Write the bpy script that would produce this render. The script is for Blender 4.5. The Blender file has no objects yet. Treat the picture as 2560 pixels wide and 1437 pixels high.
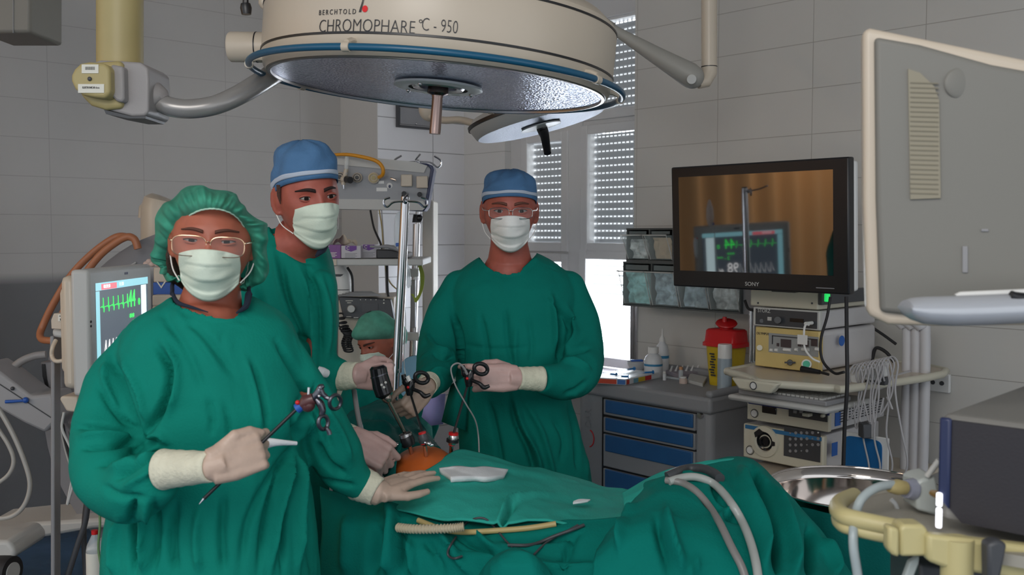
import bpy, bmesh, math, random
import numpy as np
from mathutils import Vector, Matrix, noise
random.seed(7)
C = bpy.context.scene.collection
SC = bpy.context.scene
R_ = math.radians

# ---------------------------------------------------------------- camera, world, lights, exposure
FPX = 2435.0; PITCH = math.atan(138.0 / FPX); CAMZ = 1.6
cam_d = bpy.data.cameras.new('camera'); cam = bpy.data.objects.new('camera', cam_d); C.objects.link(cam)
cam.location = (0, 0, CAMZ); cam.rotation_euler = (R_(90) - PITCH, 0, 0)
cam_d.sensor_width = 36.0; cam_d.lens = 36.0 * FPX / 2560.0
cam_d.clip_start = 0.05; cam_d.clip_end = 60
cam_d.dof.use_dof = True; cam_d.dof.focus_distance = 2.9; cam_d.dof.aperture_fstop = 8.0
SC.camera = cam
w = bpy.data.worlds.new('world'); SC.world = w; w.use_nodes = True
w.node_tree.nodes['Background'].inputs[0].default_value = (0.90, 0.95, 1.0, 1)
w.node_tree.nodes['Background'].inputs[1].default_value = 1.12
SC.view_settings.view_transform = 'Standard'; SC.view_settings.look = 'None'
SC.view_settings.gamma = 1.0; SC.view_settings.use_curve_mapping = False
SC.view_settings.exposure = 0.0

def area_light(name, loc, target, size, power, color, sy=None):
    l = bpy.data.lights.new(name, 'AREA'); l.energy = power; l.color = color
    l.size = size
    if sy: l.shape = 'RECTANGLE'; l.size_y = sy
    o = bpy.data.objects.new(name, l); C.objects.link(o); o.location = loc
    o.rotation_euler = (Vector(target) - Vector(loc)).to_track_quat('-Z', 'Y').to_euler()
    return o
# daylight that comes in through the window bay, added unseen fill light behind the camera, warm lamp by the side curtain
area_light('window_daylight', (1.55, 6.55, 2.0), (-0.2, 2.5, 1.2), 2.0, 430, (0.88, 0.94, 1.0), 2.2)
area_light('ceiling_fill', (-0.6, -0.6, 3.0), (0.1, 2.6, 1.0), 1.6, 45, (1.0, 0.96, 0.92), 1.6)
area_light('warm_lamp', (-4.9, 1.35, 2.75), (-5.2, 2.4, 1.5), 0.8, 28, (1.0, 0.70, 0.42))

# ---------------------------------------------------------------- pixel <-> place
_cp, _sp = math.cos(PITCH), math.sin(PITCH)
def P(x, y, d):
    u = (x - 1280.0) / FPX; v = (718.5 - y) / FPX
    dx, dy, dz = u, _cp + v * _sp, -_sp + v * _cp
    t = d / dy
    return Vector((dx * t, d, CAMZ + dz * t))
def projn(co):
    X, Y, Z = co[:, 0], co[:, 1], co[:, 2] - CAMZ
    f = Y * _cp - Z * _sp; up = Y * _sp + Z * _cp
    return np.stack([1280 + FPX * X / f, 718.5 - FPX * up / f], 1)
def mp(d): return d / FPX                      # metres per pixel at a depth
A = Vector((0.736, 0.677, 0)).normalized(); B = Vector((A.y, -A.x, 0)); UP = Vector((0, 0, 1))
def W(a, b, z=0.0): return A * a + B * b + UP * z   # room frame: a towards window wall, b towards the right
def Pa(x, y, a):                               # the point seen at a pixel on the plane a = const
    p = P(x, y, 1.0) - Vector((0, 0, CAMZ)); o = Vector((0, 0, CAMZ))
    t = a / p.dot(A); return o + p * t
def Pb(x, y, b):
    p = P(x, y, 1.0) - Vector((0, 0, CAMZ)); t = b / p.dot(B); return Vector((0, 0, CAMZ)) + p * t

# ---------------------------------------------------------------- materials
MATS = {}
def mat(name, col, rough=0.6, metal=0.0, bump=0.0, bscale=60, var=0.0, vscale=8, spec=None, alpha=None,
        emit=None, es=1.0, trans=0.0, ior=None, sheen=0.0, sss=0.0, coat=0.0, aniso=None):
    if name in MATS: return MATS[name]
    m = bpy.data.materials.new(name); m.use_nodes = True; nt = m.node_tree; b = nt.nodes['Principled BSDF']
    c = (*col, 1) if len(col) == 3 else col
    b.inputs['Base Color'].default_value = c; b.inputs['Roughness'].default_value = rough
    b.inputs['Metallic'].default_value = metal
    if spec is not None: b.inputs['Specular IOR Level'].default_value = spec
    if ior: b.inputs['IOR'].default_value = ior
    if alpha is not None: b.inputs['Alpha'].default_value = alpha
    if trans: b.inputs['Transmission Weight'].default_value = trans
    if sheen: b.inputs['Sheen Weight'].default_value = sheen
    if coat: b.inputs['Coat Weight'].default_value = coat
    if sss:
        b.inputs['Subsurface Weight'].default_value = sss; b.inputs['Subsurface Radius'].default_value = (0.01, 0.004, 0.002)
    if emit: b.inputs['Emission Color'].default_value = (*emit, 1); b.inputs['Emission Strength'].default_value = es
    tc = nt.nodes.new('ShaderNodeTexCoord')
    if var:
        n = nt.nodes.new('ShaderNodeTexNoise'); n.inputs['Scale'].default_value = vscale; n.inputs['Detail'].default_value = 4
        nt.links.new(tc.outputs['Object'], n.inputs['Vector'])
        mr = nt.nodes.new('ShaderNodeMapRange'); mr.inputs['From Min'].default_value = 0.3; mr.inputs['From Max'].default_value = 0.7
        mr.inputs['To Min'].default_value = 1 - var; mr.inputs['To Max'].default_value = 1 + var
        nt.links.new(n.outputs[0], mr.inputs[0])
        mx = nt.nodes.new('ShaderNodeVectorMath'); mx.operation = 'MULTIPLY'; mx.inputs[0].default_value = c[:3]
        nt.links.new(mr.outputs[0], mx.inputs[1]); nt.links.new(mx.outputs[0], b.inputs['Base Color'])
    if bump:
        n2 = nt.nodes.new('ShaderNodeTexNoise'); n2.inputs['Scale'].default_value = bscale; n2.inputs['Detail'].default_value = 3
        nt.links.new(tc.outputs['Object'], n2.inputs['Vector'])
        bp = nt.nodes.new('ShaderNodeBump'); bp.inputs['Strength'].default_value = bump; bp.inputs['Distance'].default_value = 0.004
        nt.links.new(n2.outputs[0], bp.inputs['Height']); nt.links.new(bp.outputs[0], b.inputs['Normal'])
    MATS[name] = m; return m
def cloth(m, sc=5.0, zs=0.45, dist=0.016, st=0.55, seed=0.0):
    """adds soft creases to a cloth material"""
    nt = m.node_tree; b = nt.nodes['Principled BSDF']; tc = nt.nodes.new('ShaderNodeNewGeometry')
    mp_ = nt.nodes.new('ShaderNodeMapping'); mp_.inputs['Scale'].default_value = (1, 1, zs); mp_.inputs['Location'].default_value = (seed, seed * 2, 0)
    nt.links.new(tc.outputs['Position'], mp_.inputs[0]); prev = b.inputs['Normal'].links[0].from_socket if b.inputs['Normal'].links else None
    for k, (s_, d_, w_) in enumerate(((sc, dist, 1.5), (sc * 2.7, dist * 0.35, 2.5))):
        n = nt.nodes.new('ShaderNodeTexNoise'); n.noise_type = 'RIDGED_MULTIFRACTAL'; n.inputs['Scale'].default_value = s_; n.inputs['Detail'].default_value = 1.5; n.inputs['Distortion'].default_value = w_ * 0.5
        n.inputs['Roughness'].default_value = 0.4
        nt.links.new(mp_.outputs[0], n.inputs['Vector']); bp = nt.nodes.new('ShaderNodeBump'); bp.inputs['Strength'].default_value = st; bp.inputs['Distance'].default_value = d_
        nt.links.new(n.outputs[0], bp.inputs['Height'])
        if prev: nt.links.new(prev, bp.inputs['Normal'])
        prev = bp.outputs[0]
    nt.links.new(prev, b.inputs['Normal']); return m

def tile_mat(name, tile, grout, tw, th, du, org, rough=0.3, gw=0.0035, low_band=None):
    """ceramic tiles: du = wall direction in plan, org = joint origin (metres along du, height)"""
    m = bpy.data.materials.new(name); m.use_nodes = True; nt = m.node_tree; b = nt.nodes['Principled BSDF']
    g = nt.nodes.new('ShaderNodeNewGeometry')
    d = nt.nodes.new('ShaderNodeVectorMath'); d.operation = 'DOT_PRODUCT'; d.inputs[1].default_value = du
    nt.links.new(g.outputs['Position'], d.inputs[0])
    s = nt.nodes.new('ShaderNodeSeparateXYZ'); nt.links.new(g.outputs['Position'], s.inputs[0])
    def joint(src, off, size):
        a = nt.nodes.new('ShaderNodeMath'); a.operation = 'SUBTRACT'; a.inputs[1].default_value = off - size * 100
        nt.links.new(src, a.inputs[0])
        q = nt.nodes.new('ShaderNodeMath'); q.operation = 'MODULO'; q.inputs[1].default_value = size; nt.links.new(a.outputs[0], q.inputs[0])
        l = nt.nodes.new('ShaderNodeMath'); l.operation = 'LESS_THAN'; l.inputs[1].default_value = gw; nt.links.new(q.outputs[0], l.inputs[0])
        return l
    ju = joint(d.outputs['Value'], org[0], tw); jv = joint(s.outputs[2], org[1], th)
    mx = nt.nodes.new('ShaderNodeMath'); mx.operation = 'MAXIMUM'; nt.links.new(ju.outputs[0], mx.inputs[0]); nt.links.new(jv.outputs[0], mx.inputs[1])
    n = nt.nodes.new('ShaderNodeTexNoise'); n.inputs['Scale'].default_value = 1.3; n.inputs['Detail'].default_value = 5
    nt.links.new(g.outputs['Position'], n.inputs['Vector'])
    cr = nt.nodes.new('ShaderNodeMix'); cr.data_type = 'RGBA'
    cr.inputs[6].default_value = (*[c * 0.93 for c in tile], 1); cr.inputs[7].default_value = (*[c * 1.05 for c in tile], 1)
    nt.links.new(n.outputs[0], cr.inputs[0])
    mc = nt.nodes.new('ShaderNodeMix'); mc.data_type = 'RGBA'; mc.inputs[7].default_value = (*grout, 1)
    nt.links.new(cr.outputs[2], mc.inputs[6]); nt.links.new(mx.outputs[0], mc.inputs[0]); nt.links.new(mc.outputs[2], b.inputs['Base Color'])
    if low_band:      # plain darker tone below this height
        lt = nt.nodes.new('ShaderNodeMapRange'); lt.inputs['From Min'].default_value = low_band[0] - 0.03; lt.inputs['From Max'].default_value = low_band[0] + 0.03
        nt.links.new(s.outputs[2], lt.inputs[0]); md = nt.nodes.new('ShaderNodeMix'); md.data_type = 'RGBA'; md.inputs[6].default_value = (*low_band[1], 1)
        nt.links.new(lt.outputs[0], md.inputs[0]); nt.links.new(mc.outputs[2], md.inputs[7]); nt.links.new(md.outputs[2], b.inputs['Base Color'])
    b.inputs['Roughness'].default_value = rough
    bp = nt.nodes.new('ShaderNodeBump'); bp.invert = True; bp.inputs['Strength'].default_value = 0.5; bp.inputs['Distance'].default_value = 0.002
    nt.links.new(mx.outputs[0], bp.inputs['Height']); nt.links.new(bp.outputs[0], b.inputs['Normal'])
    return m

# ---------------------------------------------------------------- mesh builder
def frame(o, x, y):
    x = Vector(x).normalized(); y = Vector(y); y = (y - x * x.dot(y)).normalized(); z = x.cross(y)
    M = Matrix.Identity(4)
    for i in range(3): M[i][0] = x[i]; M[i][1] = y[i]; M[i][2] = z[i]; M[i][3] = o[i]
    return M
def cat(pts, n=6):
    """Catmull-Rom through points (tuples of any length)"""
    q = [np.array(p, float) for p in pts]
    if len(q) < 3: return [q[0] * (1 - t) + q[1] * t for t in np.linspace(0, 1, n + 1)]
    q = [2 * q[0] - q[1]] + q + [2 * q[-1] - q[-2]]; out = []
    for i in range(1, len(q) - 2):
        for k in range(n):
            t = k / n
            out.append(0.5 * (2 * q[i] + (q[i + 1] - q[i - 1]) * t + (2 * q[i - 1] - 5 * q[i] + 4 * q[i + 1] - q[i + 2]) * t * t
                              + (3 * q[i] - q[i - 1] - 3 * q[i + 1] + q[i + 2]) * t ** 3))
    out.append(q[-2]); return out
def ppts(L, n=5):
    """list of (x, y, depth) pixels -> smooth world polyline"""
    return [Vector(p) for p in cat([tuple(P(*l[:3])) for l in L], n)]

def on_surf(objs, x, y, off=0.0):
    """point where the line of sight meets the cloth, lifted off it"""
    from mathutils.bvhtree import BVHTree
    o = Vector((0, 0, CAMZ)); d = (P(x, y, 1.0) - o).normalized(); best = None
    for ob in objs:
        if ob.name not in _BV: _BV[ob.name] = BVHTree.FromPolygons([v.co[:] for v in ob.data.vertices], [p.vertices[:] for p in ob.data.polygons])
        h = _BV[ob.name].ray_cast(o, d)
        if h[0] is not None and (best is None or h[3] < best): best = h[3]
    return o + d * (best - off) if best else None
_BV = {}
class MB:
    def __init__(s): s.v = []; s.f = []; s.mi = []; s.cur = 0
    def add(s, vs, fs):
        o = len(s.v); s.v += [tuple(v) for v in vs]; s.f += [tuple(i + o for i in f) for f in fs]; s.mi += [s.cur] * len(fs); return s
    def box(s, c, size, M=None):
        hx, hy, hz = size[0] / 2, size[1] / 2, size[2] / 2; c = Vector(c)
        vs = [Vector((x, y, z)) for x in (-hx, hx) for y in (-hy, hy) for z in (-hz, hz)]
        vs = [(M @ (c + v)) if M is not None else c + v for v in vs]
        return s.add(vs, [(0, 1, 3, 2), (4, 6, 7, 5), (0, 4, 5, 1), (2, 3, 7, 6), (0, 2, 6, 4), (1, 5, 7, 3)])
    def rbox(s, lo, hi, z0, z1):
        """axis box in room frame: lo/hi = (a,b)"""
        vs = [W(a, b, z) for a in (lo[0], hi[0]) for b in (lo[1], hi[1]) for z in (z0, z1)]
        return s.add(vs, [(0, 1, 3, 2), (4, 6, 7, 5), (0, 4, 5, 1), (2, 3, 7, 6), (0, 2, 6, 4), (1, 5, 7, 3)])
    def tube(s, pts, r, seg=12, cap=True, closed=False, flat=1.0, ref=None):
        pts = [Vector(p) for p in pts]; n = len(pts)
        if not hasattr(r, '__len__'): r = [r] * n
        elif len(r) != n: r = list(np.interp(np.linspace(0, 1, n), np.linspace(0, 1, len(r)), r))
        t0 = (pts[1] - pts[0]).normalized(); up = Vector(ref) if ref else (UP if abs(t0.z) < 0.9 else Vector((0, 1, 0)))
        nrm = (up - t0 * up.dot(t0)).normalized(); rings = []
        for i, p in enumerate(pts):
            if closed: t = (pts[(i + 1) % n] - pts[i - 1]).normalized()
            else: t = ((pts[min(i + 1, n - 1)] - pts[max(i - 1, 0)])).normalized()
            nrm = (nrm - t * nrm.dot(t)).normalized(); bi = t.cross(nrm)
            rings.append([p + (nrm * math.cos(a) * flat + bi * math.sin(a)) * r[i] for a in [2 * math.pi * k / seg for k in range(seg)]])
        return s.loft(rings, cap=cap and not closed, closed=closed)
    def loft(s, rings, cap=True, closed=False, wrap=True):
        m = len(rings[0]); vs = [v for r in rings for v in r]; fs = []; n = len(rings)
        for i in range(n if closed else n - 1):
            j = (i + 1) % n
            for k in range(m if wrap else m - 1):
                l = (k + 1) % m; fs.append((i * m + k, i * m + l, j * m + l, j * m + k))
        if cap and wrap: fs.append(tuple(range(m))[::-1]); fs.append(tuple((n - 1) * m + k for k in range(m)))
        return s.add(vs, fs)
    def lathe(s, prof, M, seg=32, cap=True):
        rings = [[M @ Vector((r * math.cos(2 * math.pi * k / seg), r * math.sin(2 * math.pi * k / seg), z)) for k in range(seg)] for r, z in prof]
        return s.loft(rings, cap=cap)
    def ball(s, c, r, M=None, seg=20, rings=12):
        c = Vector(c)
        if not hasattr(r, '__len__'): r = (r, r, r)
        vs = [Vector((0, 0, r[2]))]; 
        for i in range(1, rings):
            th = math.pi * i / rings
            for k in range(seg):
                ph = 2 * math.pi * k / seg; vs.append(Vector((r[0] * math.sin(th) * math.cos(ph), r[1] * math.sin(th) * math.sin(ph), r[2] * math.cos(th))))
        vs.append(Vector((0, 0, -r[2]))); vs = [(M.to_3x3() @ v if M is not None else v) + c for v in vs]
        fs = [(0, 1 + k, 1 + (k + 1) % seg) for k in range(seg)]
        for i in range(rings - 2):
            for k in range(seg):
                a = 1 + i * seg + k; b = 1 + i * seg + (k + 1) % seg; fs.append((a, a + seg, b + seg, b))
        L = len(vs) - 1; o = 1 + (rings - 2) * seg
        fs += [(o + k, L, o + (k + 1) % seg) for k in range(seg)]
        return s.add(vs, fs)
    def prism(s, poly, M, z0, z1):
        n = len(poly); vs = [M @ Vector((x, y, z0)) for x, y in poly] + [M @ Vector((x, y, z1)) for x, y in poly]
        fs = [tuple(range(n))[::-1], tuple(range(n, 2 * n))] + [(i, (i + 1) % n, n + (i + 1) % n, n + i) for i in range(n)]
        return s.add(vs, fs)
    def grid(s, rows):
        return s.loft(rows, cap=False, wrap=False)
    def build(s, name, m, parent=None, smooth=True, bevel=0.0, bseg=2, subsurf=0, remesh=0.0, rsm=0, solid=0.0, post=None, ang=40, soff=0):
        me = bpy.data.meshes.new(name); me.from_pydata([tuple(v) for v in s.v], [], s.f); me.update()
        ms = m if isinstance(m, (list, tuple)) else [m]
        for q in ms: me.materials.append(q)
        if len(ms) > 1: me.polygons.foreach_set('material_index', s.mi)
        bm = bmesh.new(); bm.from_mesh(me); bmesh.ops.recalc_face_normals(bm, faces=bm.faces); bm.to_mesh(me); bm.free()
        o = bpy.data.objects.new(name, me); C.objects.link(o)
        if remesh:
            r = o.modifiers.new('r', 'REMESH'); r.mode = 'VOXEL'; r.voxel_size = remesh
            if rsm: q = o.modifiers.new('s', 'SMOOTH'); q.iterations = rsm; q.factor = 0.5
            dg = bpy.context.evaluated_depsgraph_get(); me2 = bpy.data.meshes.new_from_object(o.evaluated_get(dg))
            o.modifiers.clear(); o.data = me2; bpy.data.meshes.remove(me); me = me2; me.name = name
        if post:
            n = len(me.vertices); co = np.empty(n * 3); me.vertices.foreach_get('co', co); co = co.reshape(-1, 3)
            nr = np.empty(n * 3); me.vertices.foreach_get('normal', nr); nr = nr.reshape(-1, 3)
            co = post(co, nr); me.vertices.foreach_set('co', co.reshape(-1)); me.update()
        if post and remesh: q = o.modifiers.new('s', 'SMOOTH'); q.iterations = 4; q.factor = 0.5
        if smooth:
            me.shade_smooth()
            if ang and not remesh and not subsurf: me.set_sharp_from_angle(angle=R_(ang))
        if solid: q = o.modifiers.new('t', 'SOLIDIFY'); q.thickness = solid; q.offset = soff
        if bevel: q = o.modifiers.new('b', 'BEVEL'); q.width = bevel; q.segments = bseg; q.limit_method = 'ANGLE'; q.angle_limit = R_(35); q.harden_normals = False
        if subsurf: q = o.modifiers.new('u', 'SUBSURF'); q.levels = subsurf; q.render_levels = subsurf
        if parent is not None:
            o.parent = parent; o.matrix_parent_inverse = wm(parent).inverted()
        return o
def wm(o):
    M = Matrix.LocRotScale(o.location, o.rotation_euler, o.scale)
    if o.parent: M = wm(o.parent) @ o.matrix_parent_inverse @ M
    return M
def thing(name, label, cat_, loc=(0, 0, 0), group=None):
    o = bpy.data.objects.new(name, None); C.objects.link(o); o.location = loc; o.empty_display_size = 0.05
    o['label'] = label; o['category'] = cat_
    if group: o['group'] = group
    return o
def tag(o, label, cat_, group=None):
    o['label'] = label; o['category'] = cat_
    if group: o['group'] = group
    return o
def struct(o): o['kind'] = 'structure'; return o
_texts = []
def text(name, s, m, M, size, parent, depth=0.0006, align='CENTER', sx=1.0, flip=False, space=1.0):
    cu = bpy.data.curves.new(name, 'FONT'); cu.body = s; cu.size = size; cu.extrude = depth; cu.align_x = align; cu.align_y = 'CENTER'
    cu.space_character = space; cu.resolution_u = 3
    t = bpy.data.objects.new(name, cu); C.objects.link(t); dg = bpy.context.evaluated_depsgraph_get(); dg.update()
    me = bpy.data.meshes.new_from_object(t.evaluated_get(dg)); bpy.data.objects.remove(t); bpy.data.curves.remove(cu)
    me.transform(M @ Matrix.Diagonal((-sx if flip else sx, 1, 1, 1))); me.materials.clear(); me.materials.append(m); me.name = name
    o = bpy.data.objects.new(name, me); C.objects.link(o)
    if parent is not None: o.parent = parent; o.matrix_parent_inverse = wm(parent).inverted()
    return o
FK = [1.0]
def folds(L, base=None):
    """L: (list of pixel points, width px, height m). Raises or sinks cloth along drawn lines."""
    def f(co, nr):
        if base is not None: co = base(co, nr)
        px = projn(co); out = co.copy(); tot = np.zeros(len(co))
        tc = np.stack([-co[:, 0], -co[:, 1], CAMZ - co[:, 2]], 1); tc /= np.linalg.norm(tc, axis=1)[:, None]
        face = np.clip((nr * tc).sum(1) * 2.5, 0, 1)
        for pts, wd, am in L:
            q = np.array([p[:2] for p in cat(pts, 5)]); best = np.full(len(co), 1e9); tt = np.zeros(len(co))
            for i in range(len(q) - 1):
                a, b = q[i], q[i + 1]; ab = b - a; l2 = max((ab ** 2).sum(), 1e-6)
                t = np.clip(((px - a) @ ab) / l2, 0, 1); d = np.hypot(*(px - a - t[:, None] * ab).T)
                mk = d < best; best[mk] = d[mk]; tt[mk] = (i + t[mk]) / (len(q) - 1)
            tp = np.clip(np.minimum(tt, 1 - tt) * 5, 0.15, 1)
            tot += FK[0] * am * tp * np.exp(-(best / wd) ** 2)
        out += nr * (tot * face)[:, None]
        return out
    return f
def crumple(amp, sc, seed=0, z_stretch=1.0):
    def f(co, nr):
        out = co.copy(); st = Vector((seed * 7.3, seed * 3.1, 0))
        for i in range(len(co)):
            p = Vector((co[i, 0] * sc, co[i, 1] * sc, co[i, 2] * sc * z_stretch)) + st
            h = abs(noise.noise(p)) + 0.5 * abs(noise.noise(p * 2.1)); out[i] += nr[i] * (amp * (0.45 - h) * 1.6)
        return out
    return f
# ---------------------------------------------------------------- the room
M_tile_l = tile_mat('tile_left', (0.50, 0.482, 0.458), (0.38, 0.355, 0.34), 0.50, 0.20, tuple(A), (0.20, 0.09), 0.28, low_band=(1.36, (0.17, 0.17, 0.175)))
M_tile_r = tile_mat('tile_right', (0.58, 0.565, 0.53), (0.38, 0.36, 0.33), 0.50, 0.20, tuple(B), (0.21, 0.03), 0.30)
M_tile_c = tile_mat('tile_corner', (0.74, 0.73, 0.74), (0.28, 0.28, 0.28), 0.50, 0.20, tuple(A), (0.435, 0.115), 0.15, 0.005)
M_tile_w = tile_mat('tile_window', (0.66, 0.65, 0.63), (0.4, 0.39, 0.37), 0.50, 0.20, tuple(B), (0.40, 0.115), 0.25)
M_paint = mat('paint', (0.62, 0.60, 0.57), 0.6)
HC = 3.35
bL, bC, aW, aR = -5.45, -5.04, 4.20, 3.90
b_r0 = Pa(1585, 500, aR).dot(B); a_c0 = Pb(944, 500, bC).dot(A)
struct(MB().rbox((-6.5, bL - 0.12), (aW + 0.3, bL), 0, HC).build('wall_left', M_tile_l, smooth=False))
# pillar block standing out of the left wall, its near flank plastered
pl = MB(); pl.rbox((a_c0 + 0.004, bL), (aW + 0.1, bC), 0, HC); struct(pl.build('wall_corner', M_tile_c, smooth=False))
struct(MB().rbox((a_c0, bL), (a_c0 + 0.003, bC + 0.003), 0, HC).build('trim_1', M_paint, smooth=False))
struct(MB().rbox((aR, b_r0), (aR + 0.75, 3.2), 0, HC).build('wall_right', M_tile_r, smooth=False))
# window wall: strip beside the corner, parapet, lintel
b_w0 = Pa(1262, 500, aW).dot(B); b_w1 = b_r0 + 0.45
zs = Pa(1500, 918, aW).z; zt = 2.98
ww = MB(); ww.rbox((aW, bC - 0.05), (aW + 0.25, b_w0), 0, HC); ww.rbox((aW, b_w0), (aW + 0.25, b_w1), 0, zs - 0.03)
ww.rbox((aW, b_w0), (aW + 0.25, b_w1), zt, HC); struct(ww.build('wall_window', M_tile_w, smooth=False))
fl = MB(); fl.rbox((-6.5, bL), (aW + 0.3, 4.0), -0.1, 0)
struct(fl.build('floor', mat('floor_vinyl', (0.035, 0.085, 0.16), 0.25, var=0.35, vscale=3), smooth=False))
struct(MB().rbox((-2.0, bL), (aW + 0.3, 3.2), HC, HC + 0.1).build('ceiling', M_paint, smooth=False))
# ---- window
M_upvc = mat('window_plastic', (0.66, 0.66, 0.66), 0.35)
M_shut = mat('shutter_slat', (0.27, 0.28, 0.29), 0.45)
M_glass = mat('clear_glass', (0.9, 0.95, 0.97), 0.02, alpha=0.08)
win = thing('window_1', 'white plastic framed window with perforated grey roller shutters', 'window', W(aW + 0.06, b_w0, zs)); win['kind'] = 'structure'
del win['category']; del win['label']
def pz(x, y): return Pa(x, y, aW + 0.04).z
def pb_(x): return Pa(x, 500, aW + 0.04).dot(B)
def opening(b0, b1, z0, z1, shut, nm=True):
    """sash of four bars with glass and the shutter outside it"""
    f = MB(); t = 0.055; a0, a1 = aW + 0.02, aW + 0.09
    f.rbox((a0, b0 - t), (a1, b0), z0 - t, z1 + t); f.rbox((a0, b1), (a1, b1 + t), z0 - t, z1 + t)
    f.rbox((a0, b0), (a1, b1), z0 - t, z0); f.rbox((a0, b0), (a1, b1), z1, z1 + t)
    fr = f.build('window_sash', M_upvc, win, smooth=False, bevel=0.005)
    g = MB(); g.rbox((a0 + 0.02, b0), (a0 + 0.026, b1), z0, z1); g.build('pane', M_glass, fr, smooth=False)
    s = MB(); pitch = 0.0425; z = z0 - 0.01; a2 = aW + 0.105
    if shut:
        while z < z1 + 0.01:
            prof = [(0.0, 0.0), (0.006, 0.004), (0.009, 0.018), (0.006, 0.032), (0, 0.0355)]
            rows = [[W(a2 - p[0], b, z + p[1]) for b in (b0 - 0.03, b1 + 0.03)] for p in prof]; s.grid(rows)
            n = int((b1 - b0 + 0.06) / 0.031)
            for k in range(n + 1):
                b = b0 - 0.03 + k * 0.031; s.grid([[W(a2, b, zz), W(a2, b + 0.010, zz)] for zz in (z + 0.0355, z + pitch)])
            z += pitch
        s.build('roller_shutter', M_shut, win)
    return fr
op1 = (pb_(1322), pb_(1408), pz(1400, 606), pz(1400, 352)); op2 = (pb_(1473), pb_(1640), pz(1560, 608), pz(1560, 328))
opening(*op1, True); opening(*op2, True)
opening(pb_(1322), pb_(1640), pz(1560, 268), pz(1585, 40), True)
opening(pb_(1322), pb_(1408), zs + 0.06, pz(1400, 655), False); opening(pb_(1470), pb_(1640), zs + 0.06, pz(1560, 650), False)
f = MB(); f.rbox((aW + 0.05, b_w0), (aW + 0.10, op1[0] - 0.05), zs, zt); f.rbox((aW + 0.03, op1[1] + 0.05), (aW + 0.10, op2[0] - 0.05), zs, zt)
f.rbox((aW + 0.04, b_w0), (aW + 0.10, b_w1), pz(1560, 322), pz(1560, 275)); f.rbox((aW + 0.04, b_w0), (aW + 0.10, b_w1), pz(1560, 645), pz(1560, 614))
f.rbox((aW + 0.0, b_w0), (aW + 0.2, b_w1), pz(1585, 34), zt)
f.rbox((aW + 0.05, op2[1] + 0.05), (aW + 0.10, b_w1), zs, zt)
f.build('window_frame', M_upvc, win, smooth=False, bevel=0.004)
# pale louvres standing outside the lower panes
s = MB(); M_louv = bpy.data.materials.new('outer_louvre'); M_louv.use_nodes = True
_q = M_louv.node_tree; _tr = _q.nodes.new('ShaderNodeBsdfTranslucent'); _tr.inputs[0].default_value = (0.97, 0.98, 1, 1); _q.links.new(_tr.outputs[0], _q.nodes['Material Output'].inputs[0])
for k in range(12):
    z = zs + 0.04 + k * 0.055; s.rbox((aW + 0.16, b_w0), (aW + 0.163, b_w1), z, z + (0.045 if k > 5 else 0.0545))
s.build('outer_blind', M_louv, win, smooth=False)
sill = MB(); sill.rbox((aR - 0.02, b_w0), (aW + 0.06, b_r0 + 0.002), zs - 0.06, zs - 0.005); sill.build('window_sill', mat('sill', (0.42, 0.38, 0.42), 0.5), win, smooth=False, bevel=0.006)
# bright metal corner trim at the reveal
t = MB(); t.rbox((aR - 0.012, b_r0 - 0.01), (aR + 0.02, b_r0 + 0.012), 0.86, Pa(1590, 765, aR).z)
t.rbox((aR - 0.012, b_r0 + 0.02), (aR, b_r0 + 0.035), 0.86, Pa(1590, 765, aR).z)
struct(t.build('trim_2', mat('chrome', (0.62, 0.62, 0.64), 0.16, 1.0), smooth=False))
M_chrome = MATS['chrome']
# ---------------------------------------------------------------- people
M_gown = mat('surgical_green', (0.003, 0.215, 0.16), 0.85, spec=0.15, bump=0.25, bscale=220, var=0.10, vscale=5, sheen=0.0); cloth(M_gown, 4.5, 0.5, 0.022, 0.7)
M_gown3 = mat('surgical_green_teal', (0.001, 0.165, 0.13), 0.85, spec=0.15, bump=0.25, bscale=220, var=0.10, vscale=5, sheen=0.0); cloth(M_gown3, 4.5, 0.45, 0.022, 0.7, seed=3)
M_skin = mat('skin', (0.40, 0.115, 0.068), 0.5, var=0.10, vscale=30, sss=0.05)
M_skin2 = mat('skin_rosy', (0.38, 0.095, 0.065), 0.5, var=0.12, vscale=30, sss=0.05)
M_glove = mat('latex_glove', (0.52, 0.38, 0.30), 0.45, bump=0.2, bscale=90, var=0.08, vscale=25)
M_gloveP = mat('latex_glove_pink', (0.55, 0.36, 0.33), 0.4, bump=0.2, bscale=90, var=0.08, vscale=25)
M_cuff = mat('knit_cuff', (0.66, 0.64, 0.50), 0.8, bump=0.5, bscale=160, var=0.08, vscale=40)
M_mask = mat('mask_mint', (0.70, 0.79, 0.66), 0.8, bump=0.15, bscale=250)
M_maskw = mat('mask_white', (0.80, 0.80, 0.77), 0.8, bump=0.15, bscale=250)
M_strap = mat('mask_strap', (0.85, 0.85, 0.80), 0.7)
M_bcap = mat('cap_blue', (0.07, 0.175, 0.34), 0.85, bump=0.3, bscale=140, var=0.08, vscale=12)
M_band = mat('cap_band', (0.48, 0.54, 0.64), 0.8)
M_eyew = mat('eye_white', (0.33, 0.28, 0.26), 0.2); M_iris = mat('iris_brown', (0.012, 0.007, 0.005), 0.5, spec=0.1)
M_brow = mat('brow_brown', (0.075, 0.032, 0.022), 0.8, bump=0.6, bscale=400); M_lash = mat('lash', (0.03, 0.012, 0.01), 0.7)
M_gold = mat('gold_wire', (0.80, 0.55, 0.36), 0.22, 1.0); M_lens = mat('lens', (1, 1, 1), 0.0, alpha=0.05)
M_steelwire = mat('steel_wire', (0.65, 0.62, 0.60), 0.2, 1.0)
M_navy = mat('navy_cloth', (0.012, 0.02, 0.04), 0.9)
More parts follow.
